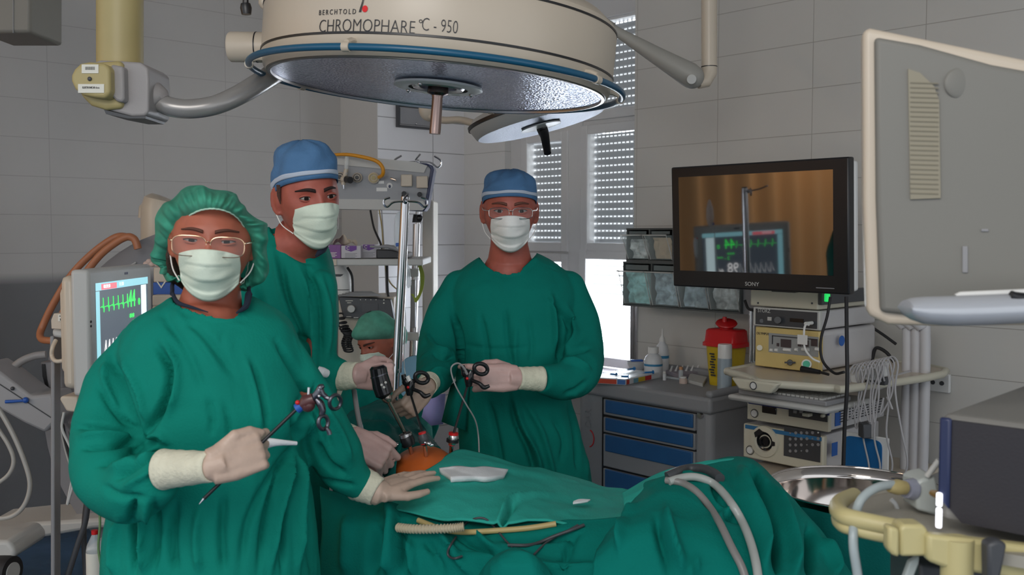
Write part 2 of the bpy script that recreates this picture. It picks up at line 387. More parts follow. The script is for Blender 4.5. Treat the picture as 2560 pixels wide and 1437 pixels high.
M_white = mat('white_cloth', (0.78, 0.80, 0.82), 0.9, bump=0.3, bscale=200)

def head_frame(px, py, d, yaw=0, pitch=0, roll=0):
    y, p, r = R_(yaw), R_(pitch), R_(roll)
    X = Vector((math.cos(y), math.sin(y), 0)); F = Vector((math.sin(y) * math.cos(p), -math.cos(y) * math.cos(p), -math.sin(p)))
    Z = Vector((-F.x, -F.y, 0)) * math.tan(-p) if False else (UP - F * F.dot(UP)).normalized()
    X2 = X * math.cos(r) - Z * math.sin(r); Z2 = Z * math.cos(r) + X * math.sin(r)
    c = P(px, py, d); M = Matrix.Identity(4)
    for i in range(3): M[i][0] = X2[i]; M[i][1] = F[i]; M[i][2] = Z2[i]; M[i][3] = c[i]
    return M
def fbump(x, z):
    g = math.exp; ax = abs(x)
    nose = 0.0
    if z > -0.045: nose = 0.020 * g(-(x / (0.009 + 0.10 * max(0, 0.0 - z))) ** 2) * min(1, max(0, (0.022 - z) / 0.055)) ** 1.0
    else: nose = 0.020 * g(-(x / 0.0135) ** 2) * g(-((z + 0.045) / 0.008) ** 2)
    b = nose
    b -= 0.0125 * g(-((ax - 0.032) / 0.017) ** 2 - ((z - 0.001) / 0.012) ** 2)
    b += 0.0045 * g(-((ax - 0.030) / 0.022) ** 2 - ((z - 0.025) / 0.009) ** 2)
    b += 0.006 * g(-((ax - 0.040) / 0.018) ** 2 - ((z + 0.028) / 0.016) ** 2)
    b += 0.008 * g(-(x / 0.024) ** 2 - ((z + 0.072) / 0.018) ** 2) + 0.007 * g(-(x / 0.02) ** 2 - ((z + 0.103) / 0.014) ** 2)
    b -= 0.006 * g(-((ax - 0.055) / 0.012) ** 2 - ((z - 0.012) / 0.03) ** 2)
    return b
RX, RY, RZ = 0.077, 0.097, 0.120
TOPK = [1.0]
def head_pt(x, y, z):
    q = Vector((x * RX, y * RY, z * RZ * (TOPK[0] if z > 0 else 1)))
    if z < 0:
        k = (-z) ** 1.6; q.x *= 1 - 0.30 * k
        if y < 0: q.y *= 1 - 0.30 * k
        else: q.y += 0.012 * k
    if y > 0: q.x *= 1 + 0.05 * y
    if y > 0.1: q.y += fbump(q.x, q.z) * min(1, (y - 0.1) * 4)
    return q
def surf(x, z):
    zz = z / RZ; wx = RX * (1 - 0.30 * max(0, -zz) ** 1.6) * 1.04
    s = 1 - zz * zz - (x / wx) ** 2 * 1.0
    return RY * math.sqrt(max(s, 0.0)) + 0.012 * max(0, -zz) ** 1.6 + fbump(x, z)

def person(name, label, H, skin, neck, core, limbs, s=1.0, loc=None, wx=1.0):
    """root at the floor; body = head, ears, neck, torso, limbs as one continuous skin"""
    root = thing(name, label, 'person', loc if loc else (H.translation.x, H.translation.y, 0))
    H = H @ Matrix.Diagonal((s * wx, s, s, 1)); m = MB(); vs = []; seg, rg = 72, 60
    vs.append(H @ head_pt(0, 0, 1))
    for i in range(1, rg):
        th = math.pi * i / rg
        for k in range(seg):
            ph = 2 * math.pi * k / seg; vs.append(H @ head_pt(math.sin(th) * math.cos(ph), math.sin(th) * math.sin(ph), math.cos(th)))
    vs.append(H @ head_pt(0, 0, -1)); fs = [(0, 1 + k, 1 + (k + 1) % seg) for k in range(seg)]
    for i in range(rg - 2):
        for k in range(seg):
            a = 1 + i * seg + k; b = 1 + i * seg + (k + 1) % seg; fs.append((a, a + seg, b + seg, b))
    L = len(vs) - 1; o = 1 + (rg - 2) * seg; fs += [(o + k, L, o + (k + 1) % seg) for k in range(seg)]
    m.add(vs, fs)
    for sg in (-1, 1):                     # ears: shell, rim and lobe
        pts = [H @ Vector((sg * (0.078 + 0.009 * math.sin(t) * (1 if t < 3.3 else .6)), -0.010 - 0.016 * math.sin(t) + 0.004, -0.004 + 0.031 * math.cos(t))) for t in np.linspace(-0.35, 3.6, 12)]
        m.tube(pts, 0.0048 * s, 8); m.ball(H @ Vector((sg * 0.078, -0.010, -0.003)), (0.006 * s, 0.017 * s, 0.028 * s), H.to_3x3().normalized().to_4x4())
    m.tube([H @ Vector((0, -0.022, -0.055)), H @ Vector((0, -0.028, -0.10)), neck], [0.054 * s, 0.056 * s, 0.066 * s], 24)
    m.tube([neck] + [c[0] for c in core], [0.07] + [c[1] for c in core], 24)
    for l in limbs:
        m.tube([c[0] for c in l], [c[1] for c in l], 14)
    body = m.build('body', skin, root, remesh=0.0042, rsm=3)
    return root, body, H
def face(root, H, skin, lid=0.0050, brow=M_brow, brow_y=0.0, bw=0.0040):
    for sg in (-1, 1):
        ex, ez, hw = sg * 0.0325, 0.001, 0.0150
        def up(u): return ez + lid * (1 - u * u) * 1.15 + 0.001 * u * sg
        def lo(u): return ez - lid * (1 - u * u) * 0.8 + 0.001 * u * sg
        def Y(u): return surf(ex, ez) + 0.0035 + 0.0045 * (1 - u * u) - 0.002 * (u * sg)
        U = list(np.linspace(-1, 1, 13)); m = MB()
        rows = [[H @ Vector((ex + u * hw, Y(u) + 0.0012 * (1 - (2 * t - 1) ** 2), lo(u) + (up(u) - lo(u)) * t)) for u in U] for t in np.linspace(0, 1, 6)]
        m.grid(rows); eye = m.build('eye', M_eyew, root, ang=0)
        m = MB(); ir = 0.0058; pts = []
        for k in range(24):
            a = 2 * math.pi * k / 24; x = ir * math.cos(a) + 0.0; z = ir * math.sin(a); u = x / hw
            pts.append(H @ Vector((ex + x, Y(u) + 0.0020, min(max(ez + z + 0.0005, lo(u)), up(u)))))
        m.add(pts, [tuple(range(24))]); m.build('iris', M_iris, eye, smooth=False)
        m = MB(); m.tube([H @ Vector((ex + u * hw * 1.06, Y(u) + 0.0016, up(u) + 0.0004)) for u in U], 0.0010, 6)
        m.build('eyelash', M_lash, eye)
        m = MB()
        m.tube([H @ Vector((ex + u * hw * 1.12, Y(u) + 0.0000, up(u) + 0.0026)) for u in U], [0.0012, 0.0027, 0.0030, 0.0027, 0.0012], 8)
        m.tube([H @ Vector((ex + u * hw * 1.08, Y(u) - 0.0004, lo(u) - 0.0018)) for u in U], [0.0010, 0.0019, 0.0021, 0.0019, 0.0010], 8)
        m.build('eyelid', skin, root)
        m = MB(); rows = []
        for t in np.linspace(0, 1, 12):
            x = sg * (0.011 + 0.043 * t); z = 0.0205 + brow_y + 0.006 * math.sin(min(1, t * 1.25) * math.pi * 0.62) - 0.004 * t * t
            wd = bw * (1 - 0.75 * t ** 2); y = surf(x, z) + 0.0022
            rows.append([H @ Vector((x, y - 0.002, z - wd)), H @ Vector((x, y + 0.0006, z)), H @ Vector((x, y - 0.002, z + wd))])
        m.grid(rows); m.build('eyebrow', brow, root, solid=0.0012, ang=0)
def mask(root, H, mt, top=-0.016, side=0.060, low=-0.118, straps=True, sidey=0.040, st=M_strap):
    rows = []; nv, nu = 30, 40
    prof = [(0.0, surf(0, top) + 0.004), (0.12, surf(0, -0.028) + 0.006), (0.32, surf(0, -0.045) + 0.007), (0.55, surf(0, -0.070) + 0.016), (0.8, surf(0, -0.1) + 0.010), (0.93, 0.078), (1.0, 0.058)]
    for j in range(nv + 1):
        v = j / nv; yc = float(np.interp(v, [p[0] for p in prof], [p[1] for p in prof])); row = []
        sd = side * (1 - 0.10 * abs(v - 0.35)); 
        for i in range(nu + 1):
            u = -1 + 2 * i / nu; x = sd * math.sin(u * 1.28) / math.sin(1.28); k = abs(x / sd)
            zc = top + (low - top) * v; zs_ = (top - 0.012) + (-0.082 - top + 0.012) * v; z = zc + (zs_ - zc) * k ** 2
            y = sidey + (yc - sidey) * (1 - k ** 2.3)
            fr = (v * 3.4) % 1.0; y += 0.0075 * (fr - 0.5) * (1 - 0.3 * k) * (1 if 0.05 < v < 0.95 else 0)
            y += 0.0025 * math.sin(u * 9 + v * 7) * k + 0.0022 * math.sin(v * 23 + u * 5) * k
            y = max(y, (surf(x, z) if abs(x) < 0.066 else 0) + 0.0035 * (1 - k) + 0.0025); row.append(H @ Vector((x, y, z)))
        rows.append(row)
    m = MB(); m.grid(rows); mk = m.build('face_mask', mt, root, solid=0.0018, ang=0)
    if straps:
        for sg in (-1, 1):
            for z0, ye, z1 in ((top - 0.012, -0.016, 0.026), (-0.080, -0.014, -0.030)):
                q = cat([(sg * side, sidey + 0.001, z0), (sg * (side + 0.0165), 0.012 - 0.004, (z0 * 0.6 + z1 * 0.4)), (sg * 0.0835, ye, z1)], 5)
                s_ = MB(); s_.tube([H @ Vector(p) for p in q], 0.0013, 6); s_.build('ear_loop', st, mk)
    return mk
def dome_cap(root, H, mt, zf=0.050, zb=-0.035, zt=0.138, band=True, puff=0.003, seed=0, lean=0.0):
    n, seg = 16, 64
    def pt(t, ph, off=0.0):
        sx, cy = math.sin(ph), math.cos(ph); zr = zf * max(cy, 0) ** 0.8 + zb * max(-cy, 0) + (0.018) * (1 - abs(cy)) if True else 0
        r = (1 - t ** 3.6) ** (1 / 2.2); k = 1 + 0.02 * math.sin(math.pi * min(1, t * 1.2))
        x = sx * (RX + puff + off) * r * k; y = (cy * (RY + puff + off) - 0.004) * r * k; z = zr + (zt + off * 0.5 - zr) * (t ** 0.92)
        nz = noise.noise(Vector((sx * 2.2 + seed, cy * 2.2, t * 3))) * 0.010 * min(1, t * 2.5) + math.sin(ph * 9 + seed) * 0.0022 * math.exp(-((t - 0.85) / 0.2) ** 2)
        q = Vector((x, y, z)); q += Vector((sx, cy, 0.6)).normalized() * nz; q.x += lean * t
        return H @ q
    m = MB(); m.loft([[pt(t, 2 * math.pi * k / seg) for k in range(seg)] for t in list(np.linspace(0, 0.985, n)) + [0.999]], cap=False)
    c = m.build('surgical_cap', mt, root, solid=0.002, ang=0)
    if band:
        m = MB(); m.loft([[pt(t, 2 * math.pi * k / seg, 0.0022) for k in range(seg)] for t in (0.10, 0.13, 0.17, 0.20)], cap=False); m.build('cap_band', M_band, c, solid=0.001)
    return c
def glasses(root, H, mt, cx=0.034, w=0.030, h=0.020, z=-0.004, y=0.108, half=False, r=0.0009, expo=3.2):
    g = MB()
    for sg in (-1, 1):
        pts = []
        for k in range(32):
            a = 2 * math.pi * k / 32; ca, sa = math.cos(a), math.sin(a)
            x = math.copysign(abs(ca) ** (2 / expo), ca) * w; zz = math.copysign(abs(sa) ** (2 / expo), sa) * h
            pts.append(Vector((sg * cx + x, y - abs(x + sg * 0.0) * 0.10 - 0.12 * (sg * x + w) * 0.5, z + zz)))
        g.tube([H @ p for p in pts], r, 6, closed=True)
        l = MB(); l.add([H @ p for p in pts], [tuple(range(32))]); l.cur = 0
        hinge = Vector((sg * (cx + w + 0.001), y - 0.008, z + h * 0.45)); g.ball(H @ hinge, 0.0022, seg=8, rings=6)
        g.tube([H @ hinge, H @ Vector((sg * 0.079, 0.055, z + h * 0.5)), H @ Vector((sg * 0.083, -0.012, 0.012))], r * 1.1, 6)
        if sg == -1: L1 = l
        else: L2 = l
    g.tube([H @ Vector(p) for p in cat([(-cx + w * 0.97, y - 0.001, z + h * 0.35), (0, y + 0.004, z + h * 0.5), (cx - w * 0.97, y - 0.001, z + h * 0.35)], 4)], r * 1.2, 6)
    o = g.build('glasses', mt, root)
    for l in (L1, L2): l.build('lens', M_lens, o, smooth=False)
    return o
def ring_row(y, xl, xr, d, th, ex=2.3, n=48, yaw=0.0):
    c = P((xl + xr) / 2, y, d); hw = (xr - xl) / 2 * mp(d); out = []
    for k in range(n):
        a = 2 * math.pi * k / n; ca, sa = math.cos(a), math.sin(a)
        q = Vector((math.copysign(abs(ca) ** (2 / ex), ca) * hw, math.copysign(abs(sa) ** (2 / ex), sa) * th, 0))
        q = Vector((q.x * math.cos(yaw) - q.y * math.sin(yaw), q.x * math.sin(yaw) + q.y * math.cos(yaw), 0)); out.append(c + q)
    return out
def gown(root, rows, sleeves, fl, m, name='gown', vox=0.0048, cut=None, rsm=5, crum=None):
    mb = MB(); rr = cat([tuple(r) + ((0.0,) if len(r) < 6 else ()) for r in rows], 3)
    mb.loft([ring_row(r[0], r[1], r[2], r[3], r[4], yaw=r[5]) for r in rr])
    for sl in sleeves:
        q = cat(sl, 4); mb.tube([P(p[0], p[1], p[2]) for p in q], [p[3] * mp(p[2]) for p in q], 24)
        for e in (q[0], q[-1]) if len(sl) and sl[-1][3] > 55 else (q[0],): mb.ball(P(e[0], e[1], e[2]), e[3] * mp(e[2]))
    base = crum
    o = mb.build(name, m, root, remesh=vox, rsm=rsm, post=folds(fl, base))
    if cut:
        me = o.data; co = np.array([v.co[:] for v in me.vertices]); px = projn(co)
        nr = np.array([v.normal[:] for v in me.vertices]); tc = np.stack([-co[:, 0], -co[:, 1], CAMZ - co[:, 2]], 1); tc /= np.linalg.norm(tc, axis=1)[:, None]
        fac = ((nr * tc).sum(1) > -0.15) | (nr[:, 2] > 0.5)
        ins = np.zeros(len(co), bool); pl = cut; j = len(pl) - 1
        for i in range(len(pl)):
            xi, yi = pl[i]; xj, yj = pl[j]; c1 = (yi > px[:, 1]) != (yj > px[:, 1])
            xx = (xj - xi) * (px[:, 1] - yi) / ((yj - yi) if yj != yi else 1e-9) + xi; ins ^= c1 & (px[:, 0] < xx); j = i
        kill = ins & fac; bm = bmesh.new(); bm.from_mesh(me); bm.verts.ensure_lookup_table()
        bmesh.ops.delete(bm, geom=[bm.verts[i] for i in np.nonzero(kill)[0]], context='VERTS')
        bd = [v for v in bm.verts if v.is_boundary]
        for _ in range(6):
            new = {v: sum(((e.other_vert(v).co) for e in v.link_edges if e.is_boundary), Vector()) / max(1, sum(1 for e in v.link_edges if e.is_boundary)) for v in bd}
            for v, c in new.items(): v.co = v.co * 0.5 + c * 0.5
        seen = set(); isl = []
        for v0 in bm.verts:
            if v0 in seen: continue
            st = [v0]; seen.add(v0); cur = []
            while st:
                v = st.pop(); cur.append(v)
                for e in v.link_edges:
                    w_ = e.other_vert(v)
                    if w_ not in seen: seen.add(w_); st.append(w_)
            isl.append(cur)
        isl.sort(key=len); bmesh.ops.delete(bm, geom=[v for c in isl[:-1] for v in c], context='VERTS')
        bm.to_mesh(me); bm.free(); q = o.modifiers.new('t', 'SOLIDIFY'); q.thickness = 0.003; q.offset = -1
    return o
def hand(mb, w, xd, yd, s=1.0, curl=(20, 25, 20), thumb=None, spread=4, fc=None, tl=1.0):
    """w wrist; xd towards the fingers; yd thumb side; back of the hand is the third axis (towards +zd given by sign)"""
    M = w
    def T(x, y, z): return M @ Vector((x * s, y * s, z * s))
    # palm
    mb.ball(T(0.048, 0, 0.001), (0.052 * s, 0.034 * s, 0.0150 * s), M.to_3x3().normalized().to_4x4())
    for yy, r in ((0.027, 0.0155), (0.009, 0.0165), (-0.009, 0.016), (-0.026, 0.0145)):
        mb.tube([T(-0.005, yy * 0.72, -0.001), T(0.035, yy * 0.95, 0.0), T(0.088, yy, 0.0)], [r * s * 1.08, r * s * 1.05, r * s * 0.72], 12)
        mb.ball(T(0.088, yy, 0.0), r * s * 0.75, seg=12, rings=8)
    mb.ball(T(0.03, 0.020, -0.010), (0.026 * s, 0.017 * s, 0.014 * s), M.to_3x3().normalized().to_4x4())
    mb.ball(T(0.03, -0.022, -0.008), (0.028 * s, 0.014 * s, 0.013 * s), M.to_3x3().normalized().to_4x4())
    ln = [(0.044, 0.026, 0.021), (0.048, 0.030, 0.022), (0.045, 0.028, 0.022), (0.035, 0.021, 0.019)]
    for i, yy in enumerate((0.029, 0.0098, -0.0098, -0.028)):
        c = fc[i] if fc else curl; a = 0; p = Vector((0.088, yy, 0.0)); sp = R_(spread * (1.5 - i)); pts = [p.copy()]
        for k in range(3):
            a += R_(c[k]); d = Vector((math.cos(a) * math.cos(sp), math.sin(sp) * math.cos(a), -math.sin(a))); p = p + d * ln[i][k]; pts.append(p.copy())
        rs = [0.0100, 0.0094, 0.0084, 0.0070] if i < 3 else [0.0088, 0.0082, 0.0074, 0.0062]
        mb.tube([T(*q) for q in pts], [r * s for r in rs], 10)
        for q, r in zip(pts, rs): mb.ball(T(*q), r * s * 1.03, seg=10, rings=8)
    th = thumb or [(0.018, 0.026, -0.010), (0.048, 0.050, -0.018), (0.075, 0.056, -0.022), (0.098, 0.055, -0.024)]
    rs = [0.0135, 0.0115, 0.0102, 0.0080]
    mb.tube([T(*q) for q in th], [r * s for r in rs], 10)
    for q, r in zip(th, rs): mb.ball(T(*q), r * s * 1.03, seg=10, rings=8)
def hframe(w, x, back, flip=False):
    """hand frame: x to fingers, z back of the hand, y the thumb side"""
    x = Vector(x).normalized(); z = Vector(back); z = (z - x * x.dot(z)).normalized(); y = z.cross(x)
    if flip: y = -y
    M = Matrix.Identity(4)
    for i in range(3): M[i][0] = x[i]; M[i][1] = y[i]; M[i][2] = z[i]; M[i][3] = w[i]
    return M
def glove(root, M, cuff, s=1.0, mt=M_glove, cmt=M_cuff, name='glove', vox=0.0028, **kw):
    m = MB(); hand(m, M, None, None, s, **kw)
    q = cat(cuff[:2] + cuff[1:], 3) if False else cuff
    m.tube([p for p, r in cuff[-2:]] + [M @ Vector((0.02, 0, 0))], [cuff[-2][1] * 0.9, cuff[-1][1] * 0.97, 0.0245 * s], 18)
    g = m.build(name, mt, root, remesh=vox, rsm=4)
    c = MB(); pts = cat([(*p, r) for p, r in cuff], 6)
    rings = []; n = 40
    c.tube([Vector(p[:3]) for p in pts], [p[3] * (1 + 0.02 * math.sin(i * 1.9)) for i, p in enumerate(pts)], n, cap=False)
    c.build('cuff', cmt, g, solid=0.002, ang=0)
    return g
FK[0] = 2.2
# ================================ woman with the bouffant cap, nearest
slR = [(352, 868, 1.885, 62), (292, 965, 1.84, 76), (262, 1080, 1.78, 80), (262, 1170, 1.72, 84), (315, 1222, 1.67, 86), (375, 1205, 1.62, 72), (394, 1180, 1.60, 58), (406, 1176, 1.59, 46)]
slL = [(690, 868, 1.89, 56), (742, 950, 1.90, 58), (790, 1030, 1.93, 62), (828, 1110, 1.97, 68), (862, 1175, 2.0, 58), (900, 1208, 2.02, 42), (908, 1212, 2.03, 38)]
TOPK[0] = 0.80; Hw = head_frame(533, 600, 1.86, 12, 2, 3)
chest = P(520, 830, 1.88)
legs = lambda x, d, s=0.11: [[(Vector((x + q * s, d, 0.95)), 0.075), (Vector((x + q * s, d, 0.5)), 0.055), (Vector((x + q * s * 1.05, d, 0.09)), 0.04), (Vector((x + q * s * 1.05, d, 0.04)), 0.042), (Vector((x + q * s * 1.1, d - 0.16, 0.035)), 0.034)] for q in (-1, 1)]
sarm = lambda L: [(P(*p[:3]), p[3] * mp(p[2]) * 0.55) for p in cat(L, 4)]
arm = lambda L: [(P(*p[:3]), p[3]) for p in L]
wo, wbody, Hs = person('person', 'person in green gown and puffy green bouffant cap, mint mask and gold glasses', Hw, M_skin,
    P(525, 775, 1.89), [(chest, 0.10), (P(530, 1050, 1.90), 0.11), (P(530, 1400, 1.90), 0.12)],
    legs(-0.57, 1.90) + [sarm(slR), sarm(slL)], s=0.95)
TOPK[0] = 1.0
face(wo, Hs, M_skin, lid=0.0030, brow=mat('brow_light', (0.12, 0.045, 0.03), 0.8, bump=0.5, bscale=400), brow_y=-0.001, bw=0.0030)
mask(wo, Hs, M_mask, top=-0.013, side=0.058)
glasses(wo, Hs, M_gold, cx=0.035, w=0.0315, h=0.0195, z=-0.008, y=0.106)
# bouffant cap: from an elastic rim on the hairline out to a puffed outline and back behind the head
out = [(380, 640), (384, 590), (398, 530), (430, 492), (470, 470), (520, 466), (570, 480), (600, 500), (640, 545), (668, 570), (671, 640), (664, 690), (630, 725), (600, 722), (560, 700), (510, 700), (470, 706), (432, 706), (404, 680), (388, 662)]
rim = [(424, 655), (428, 620), (440, 580), (462, 548), (492, 529), (520, 522), (548, 523), (576, 532), (598, 549), (613, 575), (621, 610), (622, 650), (615, 690), (600, 712), (560, 690), (510, 690), (470, 690), (445, 690), (430, 680), (424, 668)]
N = 240
def closed(pl, n):
    q = [np.array(p, float) for p in pl]; m_ = len(q); o = []
    for i in range(n):
        t = i / n * m_; k = int(t); f_ = t - k; a, b, c_, d_ = q[(k - 1) % m_], q[k % m_], q[(k + 1) % m_], q[(k + 2) % m_]
        o.append(0.5 * (2 * b + (c_ - a) * f_ + (2 * a - 5 * b + 4 * c_ - d_) * f_ ** 2 + (3 * b - a - 3 * c_ + d_) * f_ ** 3))
    return o
oc, rc = closed(out, N), closed(rim, N)
def rimd(p):   # depth of the rim: on the forehead in front, further back at the sides and nape
    dx = abs(p[0] - 528) / 100.0; dy = max(0, (p[1] - 520)) / 170.0
    return 1.762 + 0.060 * dx ** 2 + 0.105 * min(1, dy) ** 1.1
rings = []
ctr = np.array([525, 600.0])
for t in np.linspace(0, 1, 26):
    ring = []
    for i in range(N):
        r0, o0 = rc[i], oc[i]; d0 = rimd(r0)
        if t < 0.5:
            s_ = t / 0.5; k = math.sin(s_ * math.pi / 2); p = r0 * (1 - k) + o0 * k; e_ = s_ ** 2.2; d = d0 * (1 - e_) + 1.93 * e_ - 0.02 * math.sin(s_ * math.pi)
        else:
            s_ = (t - 0.5) / 0.5; k = math.cos(s_ * math.pi / 2); p = ctr + (o0 - ctr) * k; d = 1.93 + 0.12 * math.sin(s_ * math.pi / 2)
        pl = math.sin(i * 2 * math.pi / N * 23 + 2.5 * math.sin(i * 0.065)) * (1.0 * math.sin(min(1, t * 2) * math.pi) ** 0.7) + 0.9 * math.sin(i * 2 * math.pi / N * 9 + t * 5) * min(1, t * 3)
        w_ = P(p[0], p[1], d); n_ = (w_ - P(525, 600, 1.93)).normalized(); ring.append(w_ + n_ * (pl * 0.0042 + 0.0032 * math.sin(i * 2 * math.pi / N * 47 + math.sin(i * 0.11)) * math.exp(-((t - 0.18) / 0.15) ** 2)))
    rings.append(ring)
M_bouf = mat('bouffant_green', (0.035, 0.32, 0.21), 0.75, bump=0.5, bscale=70, var=0.30, vscale=14, alpha=0.80)
mb = MB(); mb.loft(rings, cap=False); bc = mb.build('bouffant_cap', M_bouf, wo, ang=0)
mb = MB(); mb.tube(rings[0], 0.0016, 6, closed=True); mb.build('elastic_edge', mat('elastic', (0.50, 0.72, 0.58), 0.8), bc)
# dark hair under the cap and beside the glasses
hr = MB(); hr.tube([P(428, 600, 1.86), P(426, 640, 1.875), P(436, 690, 1.92), P(470, 720, 1.96)], [.006, .010, .014, .01], 8)
hr.ball(P(520, 596, 1.935), (0.078, 0.07, 0.080)); hr.build('hair', mat('hair_dark', (0.05, 0.028, 0.02), 0.6, bump=0.6, bscale=300), wo, remesh=0.005, rsm=2)
rows = [(742, 428, 628, 1.915, .06), (765, 398, 668, 1.905, .085), (800, 340, 716, 1.90, .115), (850, 312, 742, 1.89, .135), (930, 306, 762, 1.88, .15), (1030, 310, 775, 1.87, .155), (1110, 312, 752, 1.88, .155),
        (1180, 300, 768, 1.88, .155), (1300, 276, 784, 1.88, .16), (1437, 262, 798, 1.88, .17), (1900, 235, 835, 1.88, .19), (2050, 230, 840, 1.88, .195)]
fw = [([(385, 855), (422, 917), (419, 973), (397, 1029), (358, 1096)], 6.5, -.020), ([(405, 850), (442, 915), (440, 980), (420, 1040)], 6.5, .010),
      ([(278, 886), (310, 980), (337, 1057), (350, 1090)], 5.8, -.012), ([(247, 959), (290, 1030), (352, 1094)], 5.0, -.011), ([(300, 880), (350, 980), (370, 1060)], 6.5, .008),
      ([(265, 900), (262, 960), (300, 1050)], 6.5, .007), ([(184, 1066), (260, 1066), (345, 1092)], 5.0, -.010), ([(200, 1120), (281, 1113), (358, 1098)], 5.0, -.010), ([(190, 1090), (270, 1090), (340, 1098)], 5.8, .008),
      ([(240, 1165), (320, 1138), (365, 1101)], 5.8, -.008), ([(281, 1200), (340, 1165), (415, 1112)], 5.0, -.009), ([(260, 1180), (340, 1150), (400, 1110)], 5.8, .008), ([(300, 1225), (370, 1180), (420, 1125)], 5.8, .007), ([(250, 1210), (300, 1240), (370, 1245)], 6.5, -.006),
      ([(360, 1096), (400, 1085), (425, 1114)], 5.0, .010), ([(355, 1098), (372, 1108), (400, 1112)], 4.3, -.012),
      ([(402, 776), (470, 880), (510, 980)], 7.2, -.005), ([(440, 790), (520, 850), (600, 960)], 8.6, -.004), ([(430, 770), (500, 850), (560, 940)], 7.2, .004),
      ([(630, 897), (655, 980), (672, 1075)], 4.3, -.008), ([(612, 890), (640, 990), (655, 1090)], 5.8, .006), ([(560, 1000), (572, 1060), (576, 1100)], 4.3, -.006), ([(520, 980), (530, 1050), (528, 1090)], 5.8, -.005),
      ([(742, 1110), (752, 1060), (778, 1010), (790, 960)], 5.0, -.014), ([(742, 1110), (735, 1050), (752, 990)], 5.0, -.008), ([(742, 1110), (768, 1060), (792, 1020)], 4.3, .010),
      ([(738, 1116), (705, 1180), (668, 1280), (645, 1437)], 6.5, -.012), ([(742, 1118), (728, 1200), (712, 1300), (706, 1437)], 5.8, -.012), ([(744, 1116), (760, 1200), (772, 1300), (780, 1437)], 5.8, -.010), ([(742, 1115), (718, 1190), (690, 1300), (676, 1437)], 6.5, .012), ([(742, 1115), (745, 1200), (742, 1300), (745, 1437)], 5.8, .012),
      ([(735, 1112), (680, 1190), (620, 1300), (600, 1437)], 7.9, -.007), ([(560, 1230), (555, 1330), (560, 1437)], 8.6, -.009), ([(500, 1260), (490, 1350), (500, 1437)], 8.6, .008), ([(440, 1250), (432, 1350), (440, 1437)], 7.2, -.012), ([(333, 1240), (331, 1330), (336, 1437)], 5.0, -.016), ([(365, 1250), (362, 1340), (361, 1437)], 5.8, .014), ([(388, 1250), (392, 1340), (380, 1437)], 5.8, -.012), ([(295, 1290), (285, 1370), (285, 1437)], 6.5, .008),
      ([(690, 850), (740, 930), (780, 1010), (790, 1090)], 6.5, -.012), ([(750, 960), (800, 1040), (836, 1140)], 6.5, -.007), ([(800, 1000), (850, 1080), (880, 1160)], 6.5, .007), ([(790, 1100), (820, 1160), (870, 1190)], 6.5, -.010), ([(800, 1200), (850, 1210), (890, 1215)], 5.0, -.006),
      ([(424, 750), (480, 776), (540, 795), (590, 792), (625, 765)], 3.6, .006)]
gown(wo, rows, [slR, slL], fw, M_gown, cut=[(425, 700), (437, 752), (470, 764), (520, 780), (562, 792), (585, 788), (612, 762), (622, 700)], crum=crumple(0.004, 7, 1))
mb = MB(); mb.tube(ppts([(430, 735, 1.87), (440, 700, 1.95), (525, 690, 2.0), (610, 700, 1.95), (624, 735, 1.87)], 4), .004, 8); mb.tube(ppts([(432, 735, 1.865), (445, 756, 1.83), (480, 768, 1.81), (520, 780, 1.80)], 4), [.004, .004, .003, .001], 8); mb.tube(ppts([(622, 735, 1.87), (615, 765, 1.83), (592, 782, 1.80)], 4), [.007, .006, .002], 8)
mb.build('undershirt', M_navy, wo)
# pinned white tie band at her waist
mb = MB(); L = cat([(640, 1113, 1.69, 20), (670, 1107, 1.685, 13), (700, 1106, 1.69, 8), (741, 1108, 1.712, 5)], 4)
mb.tube([P(*p[:3]) for p in L], [p[3] * mp(1.7) for p in L], 12, flat=1.0); mb.build('waist_tie', M_white, wo)
# hands
Mw = hframe(P(534, 1166, 1.545), (0.80, 0.42, 0.20), (0.42, -0.85, 0.25))
if (Mw.col[1].to_3d()).z < 0:
    Mw = hframe(P(534, 1166, 1.545), (0.80, 0.42, 0.20), (0.42, -0.85, 0.25), True)
glove(wo, Mw, [(P(408, 1173, 1.59), 50 * mp(1.59)), (P(425, 1172, 1.585), 47 * mp(1.59)), (P(460, 1170, 1.575), 44 * mp(1.57)), (P(532, 1166, 1.548), 37 * mp(1.55))], s=0.85,
      fc=[(50, 95, 50), (62, 95, 55), (68, 95, 55), (72, 90, 50)], thumb=[(0.02, 0.028, 0.0), (0.052, 0.044, 0.006), (0.082, 0.044, 0.000), (0.104, 0.034, -0.010)])
Ml = hframe(P(944, 1232, 2.015), (0.60, 0.78, 0.13), (-0.05, -0.30, 1.0))
if Ml.col[1].to_3d().y > 0: Ml = hframe(P(944, 1232, 2.015), (0.60, 0.78, 0.13), (-0.05, -0.30, 1.0), True)
glove(wo, Ml, [(P(892, 1206, 2.03), 43 * mp(2.03)), (P(918, 1216, 2.02), 41 * mp(2.03)), (P(944, 1230, 2.015), 35 * mp(2.03))], s=0.88,
      fc=[(4, 8, 4), (2, 6, 4), (4, 8, 4), (8, 10, 6)], spread=3, thumb=[(0.02, 0.03, -0.004), (0.048, 0.052, -0.010), (0.076, 0.062, -0.012), (0.104, 0.066, -0.014)])
